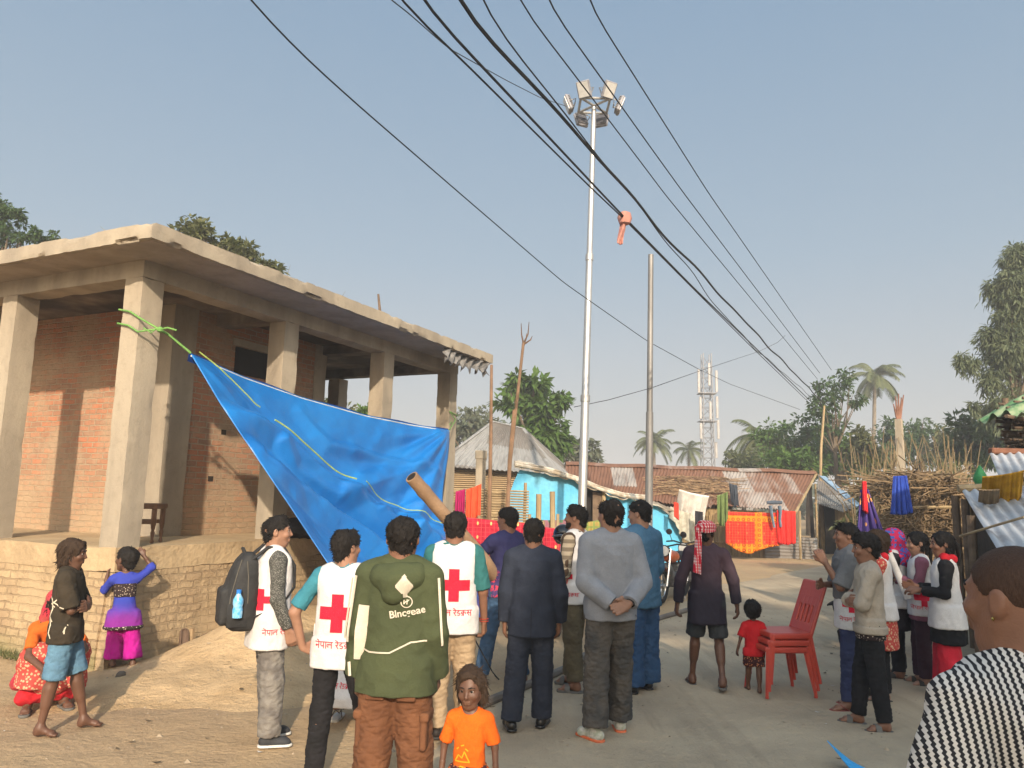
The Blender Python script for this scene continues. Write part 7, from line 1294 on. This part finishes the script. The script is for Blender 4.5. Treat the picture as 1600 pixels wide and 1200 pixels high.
# ---- 7 volunteer with dark teal sleeves
p = Person('volunteer from behind in a white cross vest with dark teal sleeves and beige trousers', -.42, 6.05, 2, 1.66, SK_MID, ADULT, girth=1.0, face=(0, 0, 0), footR=(.07, .05, -10), footL=(-.06, -.02, 14), armR=((.20, .02, -1), (.06, .30, -1), None, (-1, .3, 0), .9), armL=((-.18, .02, -1), (.06, .25, -1)))
p.body(); p.hair(style='short', vol=1.25, seed=8); p.shirt(TEALD, .95, .014, .50, .5, loose=.010); v = p.vest(WHITE_VEST, .455, .022, wide=1.05); red_cross(p, v, -1, .675, .145, .01); p.trousers(BEIGE, 1.98, .014, .010, fold=.006, r=(.055, .044, .036)); p.shoes(plain('dark_brown_shoe', (.03, .022, .018), rough=.6), SAND_D)
S_, E_, W_ = p.arm[1][:3]; b = MB(); [b.tube([(W_ + nrm(W_ - E_) * -.012 * i + .021 * (np.array([1, 0, 0]) * math.cos(t) + np.array([0, 1, 0]) * math.sin(t))) * p.H for t in np.linspace(0, 6.28, 15)], .003, 5, cap=False) for i in (0, 1)]; b.build('bangle', plain('thread_red', (.45, .05, .03)), p.root)
# ---- 8 man hauling the bamboo pole
p = Person('man in a purple patterned jersey and jeans gripping the thick bamboo pole', -.02, 7.75, 40, 1.69, SK_MID, ADULT, girth=1.03, lean=(0, -.02), barefoot=True, face=(20, 0, 0), footR=(.09, -.07, -14), footL=(-.08, .10, 16), armL=((-.30, .62, -.60), (.02, 1, -.06), None, (.3, 0, -1), 1.5), armR=((.05, .70, -.70), (-.42, .9, -.08), None, (-.3, 0, -1), 1.5))
p.body(); p.hair(style='short', vol=1.2, seed=9); j = p.shirt(PURPLE, 1.25, .015, .49, .7, .02, .006, 'jersey', .006, 21, collar=C_('navy_collar', (.02, .02, .06))); print_lines(p, j, [arc(-.6, 0, .22, .2, 0, 330), arc(-.1, .02, .2, .18, 30, 350), [(.25, -.2), (.3, .2), (.5, -.1), (.7, .2), (.72, -.2)], arc(1.0, .03, .18, .17, 0, 330)], .09, .1, (.0, 1.24), .1, C_('pink_print', (.62, .28, .34))); p.trousers(BLUEJ, 1.98, .013, .010); p.shoes(SAND_D, SAND_D, 'slide')
# ---- 9 man in the suit
p = Person('man in a dark navy suit and black leather shoes seen from behind', .20, 6.2, -4, 1.60, SK_MID, ADULT, girth=1.03, face=(6, 0, 0), footR=(.055, .05, -14), footL=(-.09, -.03, 16), armL=((-.15, -.02, -1), (-.03, .20, -1), None, (1, .2, 0), .7), armR=((.20, -.03, -1), (-.03, .30, -1), None, (-1, .2, 0), .6))
p.body(); p.hair(style='short', vol=.8, seed=11); p.shirt(C_('white_shirt', (.7, .68, .66)), 1.9, .008, .5, .3, collar=C_('white_shirt', (0, 0, 0))); j = p.shirt(NAVY, 1.93, .021, .435, .72, .035, .006, 'suit_jacket', .004, 15, ff=18)
ops = [cap((-.05, -.02, .822), (.05, -.02, .822), .028, .028, .02), cap((-.052, -.02, .822), (-.05, .05, .78), .022, .016, .02), cap((.052, -.02, .822), (.05, .05, .78), .022, .016, .02), carve(ell((0, .006, .86), (.042, .044, .048), .01), .01)]; p.garment('jacket_collar', ops, NAVY, fold=.001, parent=j)
p.decal(j, strokes([[(0, 0), (0, -1)]], .012, .06), (.0, .92), .22, BLACKC, -1, 'vent'); p.trousers(NAVY, 1.99, .013, .010, 'suit_trousers', fold=.004, r=(.056, .045, .038)); p.shoes(SHOEB, SHOEB, length=.17)
# ---- 10 volunteer in plaid
p = Person('bearded volunteer in a plaid shirt and white vest, facing the sari screen', .66, 7.5, 58, 1.70, SK_MID, ADULT, girth=.97, barefoot=True, face=(12, 2, 0), footR=(.06, .06, -8), footL=(-.07, -.04, 14), armL=((-.10, .05, -1), (.05, .22, -1), None, (1, .2, 0), .8), armR=((.12, .1, -1), (-.05, .3, -1)))
p.body(); p.hair(style='quiff', vol=1.2, seed=12); u_ = p.p['hh']; ops = [ell(p.hc + p.hR @ (np.array([0, .20, -.36]) * u_), np.array([.24, .22, .16]) * u_, .01, p.hR), ell(p.hc + p.hR @ (np.array([0, .06, -.25]) * u_), np.array([.305, .25, .2]) * u_, .02, p.hR), carve(ell(p.hc + p.hR @ (np.array([0, .46, -.12]) * u_), np.array([.2, .2, .26]) * u_, .01, p.hR), .01)]; p.garment('beard', ops, HAIR, h=u_ * .04, fold=.001)
p.shirt(PLAID, 1.15, .013, .49, .5, loose=.006, collar=PLAID); v = p.vest(WHITE_VEST, .46, .021); p.decal(v, cross_polys(), (.015, 1.04), .045, RED_INK, -1, 'red_cross', axis='x'); P_, wd_ = devanagari(NEPAL_RC); p.decal(v, P_, (.0, .86), .22 / wd_, RED_INK, -1, 'lettering', axis='x'); p.trousers(OLIVE, 1.95, .014, .010, fold=.005, r=(.055, .044, .036)); p.shoes(SAND_G, SAND_G, 'slide')
# ---- 11 man in the grey sweater
GSW = C_('grey_sweater', (.235, .245, .27), (.20, .21, .235)); p = Person('stocky man in a light grey sweater and dark jeans, hands clasped behind his back', .80, 6.05, 14, 1.76, SK_LIGHT, ADULT, girth=1.04, sw=.97, face=(18, 0, 0), footR=(.07, .06, -12), footL=(-.085, -.05, 24), armR=((.18, -.28, -1), (-.60, -.46, -.52), (-.45, -.12, -.12), (.1, -1, .3), .3), armL=((-.18, -.26, -1), (.66, -.42, -.55), (.9, -.1, -.1), (0, 1, 0), .8))
p.body(); p.hair(style='short', vol=1.0, seed=13); p.shirt(GSW, 1.92, .026, .485, .75, .02, .006, 'sweater', .005, 17, ff=16); p.trousers(DKDEN, 1.95, .010, .012, 'jeans', fold=.007, r=(.058, .046, .042)); p.shoes(plain('sneaker_white', (.55, .53, .48), (.32, .34, .26), 30, .6), plain('sneaker_orange', (.62, .15, .06), rough=.6), length=.175)
for sd in (1, -1): Hp, K_, A_, fd, lf = p.leg[sd]; b = MB(); q_ = A_ * p.H; b.tube([q_ + fd * .09 + (0, 0, .01) + np.array([-fd[1], fd[0], 0]) * .03, q_ + fd * .10 + (0, 0, .025), q_ + fd * .09 + (0, 0, .01) + np.array([fd[1], -fd[0], 0]) * .03], .008, 5); b.build('lace', plain('lace_green', (.05, .30, .15)), p.root)
S_, E_, W_ = p.arm[1][:3]; b = MB(); ax_ = nrm(W_ - E_); pr_ = nrm(np.cross(ax_, (0, 0, 1))); p2 = np.cross(ax_, pr_); b.tube([(W_ - ax_ * .01 + .021 * (pr_ * math.cos(t) + p2 * math.sin(t))) * p.H for t in np.linspace(0, 6.28, 15)], .006, 6, cap=False); b.build('wristband', BLACKC, p.root)
# ---- 12 man in blue kurta
KB = C_('blue_kurta_cloth', (.055, .125, .205), (.042, .10, .165)); p = Person('tall man in a steel blue suit half hidden behind the grey sweater', 1.27, 7.45, 38, 1.76, SK_LIGHT, ADULT, girth=1.06, face=(22, -4, 0), footR=(.07, .02, -10), footL=(-.08, 0, 14), armR=((.22, .05, -1), (-.2, .42, -.9)), armL=((-.18, .1, -1), (.3, .5, -.8)))
p.body(); p.hair(style='short', vol=1.0, seed=15); p.shirt(KB, 1.93, .022, .44, .9, .06, .010, 'kurta', .006, 23, collar=KB); p.trousers(C_('navy_blue_trousers', (.03, .07, .15), (.024, .055, .12)), 2.0, .022, .02, fold=.006, r=(.062, .055, .055)); p.shoes(SHOEB, SHOEB)
# ---- 13 old man in turban
DKK = grad_mat('purple_black_shirt', (.022, .018, .028), (.050, .030, .040), .9, 1.25); p = Person('thin old man walking away in a long dark shirt and a red chequered turban', 1.95, 7.62, -8, 1.565, SK_DARK, ADULT, girth=.92, face=(-14, -4, 0), footR=(.075, -.10, -8, .03), footL=(-.085, .10, 10), barefoot=True, armL=((-.32, -.06, -1), (-.14, .14, -1), None, (1, .2, 0), .8), armR=((.34, -.02, -1), (.16, .18, -1), None, (-1, .2, 0), .7))  # shirt cloth darker below, lighter towards the shoulders
p.body(); p.hair(style='short', vol=.5); p.shirt(DKK, 1.90, .018, .385, .85, .05, .008, 'long_shirt', .007, 25, ff=16); p.trousers(C_('charcoal_shorts', (.045, .05, .055)), .92, .022, .02, 'shorts'); p.shoes(SAND_G, SAND_G, 'flip')
u_ = p.p['hh']; T_ = lambda x, y, z: p.hc + p.hR @ (np.array([x, y, z]) * u_); ops = [ell(T_(0, -.06, .27), np.array([.43, .50, .27]) * u_, .01, p.hR)]
for i, (r_, z_, t_) in enumerate(((.44, .16, 12), (.47, .27, -8), (.43, .36, 16), (.30, .46, -14))):
    qs = [T_(r_ * math.cos(a_) * .88, -.06 + r_ * math.sin(a_), z_ + math.sin(a_ + i) * .05) for a_ in np.linspace(0, 6.283, 15)]; ops += [cap(qs[n_], qs[n_ + 1], .085 * u_, .085 * u_, .02 * u_) for n_ in range(14)]
V, Q4 = solve(ops, u_ * .035); V = folds(V, Q4, .004, 60, 5, (1, 1, 2)); tb = p.obj('turban', V, Q4, GAMCHA)
G = np.array([[(np.array(T_(-.25 + .26 * (s_ - .5) * (1 + .35 * t) - .05 * t, -.50 - .16 * t + .05 * math.sin(s_ * 9 + t * 2), .30 - 2.05 * t - .1 * s_))) * p.H for s_ in np.linspace(0, 1, 12)] for t in np.linspace(0, 1, 20)]); b = MB(); b.sheet(G, .010); b.build('turban_tail', GAMCHA, tb)
# ---- 14 toddler, 15 girl in orange
p = Person('barefoot toddler in a red tee toddling towards the stacked chairs', 2.36, 7.5, -6, .83, SK_DARK, KID, girth=1.0, face=(-8, -6, 0), footR=(.045, -.05, -6), footL=(-.05, .10, 10), barefoot=True, armL=((-.35, -.1, -1), (-.25, .1, -1)), armR=((.3, .1, -1), (-.1, .6, -.6)))
p.body(); p.hair(style='curly', vol=3.2, seed=31); p.shirt(C_('scarlet_tee', (.50, .018, .022), (.40, .014, .018)), .9, .022, .40, .9, .05, .015, 'tee', .006, 31); p.trousers(FLORAL, .75, .02, .02, 'shorts')
p = Person('small girl in an orange tee and patterned skirt looking at the viewer', -.17, 3.98, 172, .91, SK_DARK, KID, girth=.92, face=(-6, -6, 3), footR=(.05, .02, -8), footL=(-.05, .0, 8), barefoot=True, armL=((-.30, -.03, -1), (-.1, .2, -1), None, (1, .2, 0), .9), armR=((.30, -.03, -1), (.05, .22, -1), None, (-1, .2, 0), .9))
p.body(); p.hair(HAIR_B, style='bob', vol=1.25, seed=33, line=.02); t_ = p.shirt(C_('orange_tee', (.62, .115, .01), (.55, .09, .008)), .88, .014, .455, .8, .04, .014, 'tee', .005, 33); print_lines(p, t_, [[(-.9, -.6), (-.5, .1), (-.1, -.2), (.2, .5), (.5, -.1), (.8, -.6), (-.9, -.6)], [(-.6, -1.4), (-.2, -1.1), (.3, -1.2), (.5, -1.4)], [(-.7, .7), (-.5, .9)], [(.3, .8), (.6, .6)], [(-.2, 1.1), (.1, 1.2)]], .14, .15, (.02, .51), .043, C_('yellow_print', (.70, .34, .02)), 1)
ops = [loft([(z_, 0, 0, .098 + .10 * (.50 - z_), .076 + .1 * (.50 - z_)) for z_ in np.linspace(.22, .50, 12)], .02)]; V, Q4 = solve(ops, p.h); V = folds(V, Q4, .012, 24, 35, (1, 1, .2)); p.obj('skirt', V, Q4, FLORAL)
# ---- 16 man in grey tee, hand at chin
p = Person('man in a grey tee with blue trousers, one hand lifted to his chin', 3.08, 7.02, 78, 1.60, SK_MID, ADULT, girth=.98, barefoot=True, face=(4, 2, 0), footR=(.07, -.03, -8), footL=(-.075, .04, 12), armL=((-.12, .42, -.9), (.18, .52, .95), None, (1, 0, .3), .9), armR=((.1, .3, -1), (-.75, .6, .05)))
p.body(); p.hair(style='quiff', vol=1.3, seed=41); p.shirt(C_('grey_tee', (.15, .15, .155), (.125, .125, .13)), .95, .015, .50, .6, loose=.01, name='tee'); v = p.vest(WHITE_VEST, .425, .014, 'bib'); 
p.decal(v, cross_polys(), (.02, .90), .045, RED_INK, -1, 'red_cross', axis='x'); P_, wd_ = devanagari(NEPAL_RC); p.decal(v, P_, (.01, .76), .20 / wd_, RED_INK, -1, 'lettering', axis='x'); p.trousers(C_('indigo_trousers', (.035, .042, .095), (.028, .034, .075)), 1.97, .013, .008); p.shoes(SAND_R, SAND_R, 'flip')
# the grey tee is worn over the upper half of the bib
p.shirt(C_('grey_tee', (0, 0, 0)), .97, .030, .585, .7, loose=.012, name='tee_front', seed=43)
# ---- 17 boy in the beige jacket
JK = C_('stone_denim', (.36, .31, .25), (.30, .26, .21)); p = Person('boy with a bowl haircut in a stone coloured denim jacket, arms folded', 2.98, 6.42, 74, 1.53, SK_MID, TEEN, girth=1.0, barefoot=True, face=(6, -2, 0), footR=(.06, .07, -10), footL=(-.06, -.04, 12), armL=((-.10, .34, -1), (1, .34, .10), (1, -.1, .2), (0, -1, -.2), .5), armR=((.12, .36, -1), (-1, .42, .02), (-1, -.1, .1), (0, -1, -.2), .5))
p.body(); p.hair(style='quiff', vol=1.7, seed=42, line=-.02); j = p.shirt(JK, 1.95, .020, .50, .9, .0, .008, 'jacket', .006, 44, collar=JK); ops = [loft(p.tors(.024, straight=.9, hem=.485, top=.525), .01)]; p.garment('waistband', ops, JK, fold=.002, parent=j); ops = [loft(p.tors(.012, straight=.9, hem=.455, top=.51), .01)]; p.garment('shirt_hem', ops, BLKPAT, fold=.003); p.trousers(BLACKC, 1.97, .014, .010, fold=.005); p.shoes(SAND_G, SAND_G, 'slide')
# ---- 18..21, 23 the girls
p = Person('girl with a red scarf in a white vest behind the boy in the stone jacket', 3.50, 7.32, 66, 1.53, SK_LIGHT, TEEN, girth=.92, barefoot=True, face=(6, 0, 0), footR=(.05, .03, -6), footL=(-.055, 0, 10), armL=((-.1, .3, -1), (.5, .7, .2)), armR=((.1, .3, -1), (-.5, .7, .2)))
p.body(); p.hair(HAIR_B, style='long', vol=.9, seed=51); p.shirt(FLORED, 1.6, .014, .30, .7, .09, .01, 'kurti', .006, 52); p.vest(WHITE_VEST, .47, .026, flare=.12); p.trousers(BLACKC, 1.96, .014, .014); p.shoes(SAND_D, SAND_D, 'slide'); o_ = p.L(.8); V, Q4 = solve([cap((-.07, .03, .83), (.07, .03, .83), .028, .028, .02), cap((-.06, -.03, .84), (.06, -.03, .84), .028, .028, .02), cap((-.05, .06, .82), (-.05, .09, .66), .03, .025, .02)], p.h); V = folds(V, Q4, .006, 30, 6); p.obj('scarf', V, Q4, C_('scarlet_scarf', (.55, .02, .03)))
p = Person('woman wrapped in a multicoloured headscarf and a white vest', 4.12, 8.25, 60, 1.52, SK_MID, TEEN, girth=1.0, barefoot=True, face=(8, -4, 0), armL=((-.1, .3, -1), (.4, .8, .1)), armR=((.1, .3, -1), (-.4, .8, .1)))
p.body(); p.hair(style='long', vol=.7); p.shirt(C_('black_kurti', (.03, .025, .03)), 1.8, .014, .32, .7, .08, .008, 'kurti', .006, 53); p.vest(WHITE_VEST, .47, .026, flare=.12); p.trousers(BLACKC, 1.97, .014, .014); p.shoes(SAND_D, SAND_D, 'slide')
u_ = p.p['hh']; ops = [ell(p.hc + p.hR @ (np.array([0, -.06, .08]) * u_), np.array([.43, .52, .50]) * u_, .02, p.hR), cap(p.hc + (0, -.02, -.06), (0, -.02, .80), .06, .085, .05), cap((-.06, -.05, .80), (.06, -.05, .80), .05, .05, .03), cap((.02, -.08, .8), (.03, -.11, .62), .05, .05, .04), carve(ell(p.hc + p.hR @ (np.array([0, .50, -.08]) * u_), np.array([.26, .36, .38]) * u_, .01, p.hR), .01)]; p.garment('headscarf', ops, MULTI, fold=.007, ff=40)
MAR = C_('mauve_sleeve', (.20, .075, .105), (.16, .06, .085)); p = Person('girl with mauve sleeves and a white vest holding the rolled paper', 4.22, 7.95, 72, 1.50, SK_LIGHT, TEEN, girth=.93, barefoot=True, face=(10, -4, 0), armL=((-.14, .25, -1), (.25, .75, .45), None, (.6, 0, .6), 1.1), armR=((.1, .3, -1), (-.35, .8, .25)), footR=(.05, .02, -6), footL=(-.055, 0, 10))
p.body(); p.hair(style='long', vol=.8, long=[(0, -.42, .1), (0, -.55, -.15), (.02, -.55, -.6), (.02, -.5, -1.0)]); p.shirt(MAR, 1.75, .013, .42, .7, .03, .006, 'kurti', .005, 54); v = p.vest(WHITE_VEST, .45, .022); p.decal(v, cross_polys(), (.0, .86), .055, RED_INK, -1, 'red_cross', axis='x'); P_, wd_ = devanagari(NEPAL_RC); p.decal(v, P_, (.0, .745), .22 / wd_, RED_INK, -1, 'lettering', axis='x'); p.trousers(C_('plum_trousers', (.045, .022, .03)), 1.96, .016, .016); p.shoes(SAND_D, SAND_D, 'slide')
Wp = np.array(p.root.matrix_basis @ Vector(tuple((p.arm[-1][2] + p.arm[-1][3] * .03) * p.H))); b = MB(); a_, b_ = np.array([Wp[0] - .05, Wp[1] - .05, Wp[2] + .22]), np.array([Wp[0] + .12, Wp[1] - .06, Wp[2] - .24]); d_ = nrm(b_ - a_); b.tube([a_, (a_ + b_) / 2, b_], [.032, .034, .034], 14); pr_ = b.build('paper_roll', plain('paper_white', (.76, .73, .70), rough=.8), None); tag(pr_, 'rolled white paper held up by the girl with mauve sleeves', 'paper roll'); b = MB(); b.tube([a_ - d_ * .002, a_ + d_ * .01], [.0335, .0335], 14); b.build('red_band', RED_INK, pr_)
p = Person('girl with black sleeves, a cross vest and a bright red salwar', 4.18, 7.42, 66, 1.52, SK_MID, TEEN, girth=.96, barefoot=True, face=(14, -2, 0), armL=((-.16, .12, -1), (.30, .85, .05), None, (.5, 0, -.6), .8), armR=((.12, .2, -1), (-.3, .8, .1)), footR=(.06, .02, -6), footL=(-.065, 0, 10))
p.body(); p.hair(style='long', vol=.9, long=[(0, -.42, .1), (0, -.62, -.05), (.02, -.66, -.5), (.02, -.6, -.9)]); p.shirt(BLACKC, 1.85, .014, .33, .7, .11, .008, 'kurti', .006, 55); v = p.vest(WHITE_VEST, .42, .026, flare=.14); red_cross(p, v, -1, .655, .115, .02); 
ops = []
for sd in (1, -1): ops += p.leg_ops(sd, .012, 1.93, (.052, .05, .05), .016, .02)
V, Q4 = solve(ops, p.h); V = folds(V, Q4, .011, 26, 57, (1.4, 1.4, .4)); p.obj('salwar', V, Q4, C_('coral_red_salwar', (.56, .025, .045), (.45, .02, .035))); p.shoes(SAND_D, SAND_D, 'slide')
V, Q4 = solve([cap((-.075, .0, .845), (.075, .0, .845), .03, .03, .02), cap((-.05, -.045, .84), (.05, -.045, .84), .026, .026, .02)], p.h); V = folds(V, Q4, .005, 30, 6); p.obj('scarf', V, Q4, C_('scarlet_scarf', (0, 0, 0)))
p = Person('woman in maroon standing far behind the man with his hand at his chin', 4.45, 10.0, 50, 1.5, SK_MID, TEEN, girth=.95, barefoot=True, face=(0, 0, 0)); p.body(); p.hair(style='long', vol=.8); p.shirt(C_('maroon_kurti', (.13, .02, .05)), 1.5, .016, .25, .7, .12, .01, 'kurti'); p.trousers(BLACKC, 1.97, .014, .014); p.shoes(SAND_D, SAND_D, 'slide')
# ---- 22 man in the zigzag shirt close by
k = NT('zigzag_stripes'); o3 = k.xyz(); tri = k.math('ABSOLUTE', k.math('SUBTRACT', k.math('FRACT', k.math('MULTIPLY', o3[2], 115.0)), .5)); xx = k.math('ADD', k.math('SUBTRACT', k.math('MULTIPLY', o3[0], .8), k.math('MULTIPLY', o3[1], .72)), k.math('MULTIPLY', o3[2], .16)); u3 = k.math('ADD', k.math('MULTIPLY', xx, 62.0), k.math('MULTIPLY', tri, .5)); st3 = k.ramp(k.math('SINE', k.math('MULTIPLY', u3, 6.283)), -.12, .12); c = k.mix(st3, (.022, .022, .026), (.56, .53, .49)); k.bump(k.noise(500, 2), .0008); ZIG = k.done(c, .85, 0, .15)
p = Person('man with cropped hair in a black and white zigzag shirt, close by at the edge', 1.13, 1.72, 22, 1.69, SK_MID, ADULT, girth=1.2, sw=1.12, face=(6, 2, 0), armL=((-.36, .0, -1), (-.02, .25, -1)), armR=((.2, 0, -1), (.02, .25, -1)), footR=(.07, 0, -10), footL=(-.07, 0, 10))
p.h = .0058 / p.H; p.body(); p.hair(hair_mat('hair_cropped', (.052, .030, .021)), 'buzz', .1, 61, line=.02); p.shirt(ZIG, .95, .018, .46, .8, .02, .012, 'shirt', .006, 62, collar=ZIG, ff=14); p.trousers(BLACKC, 1.97, .014, .01); p.shoes(SHOEB, SHOEB)
b = MB(); q_ = (p.hc + p.hR @ (np.array([-.375, -.02, -.16]) * p.p['hh'])) * p.H; b.lathe([(.001, -.004), (.0045, 0), (.001, .004)], 8, q_); b.build('earring', plain('gold', (.6, .42, .12), rough=.25, metal=.9, fine=0), p.root)
# ---------------------------------------------------------------- dusty winter air
hz_m = bpy.data.materials.new('dusty_air'); hz_m.use_nodes = True; ht = hz_m.node_tree; ht.nodes.clear(); ho = ht.nodes.new('ShaderNodeOutputMaterial'); hv = ht.nodes.new('ShaderNodeVolumePrincipled'); hv.inputs['Color'].default_value = (.93, .93, .95, 1); hv.inputs['Density'].default_value = .0028; hv.inputs['Anisotropy'].default_value = .1; ht.links.new(hv.outputs[0], ho.inputs['Volume'])
b = MB(); b.box((0, 1090, 11), (3020, 2840, 26)); tag(b.build('haze', hz_m, None, False), 'thin dusty haze hanging over the village', kind='stuff')
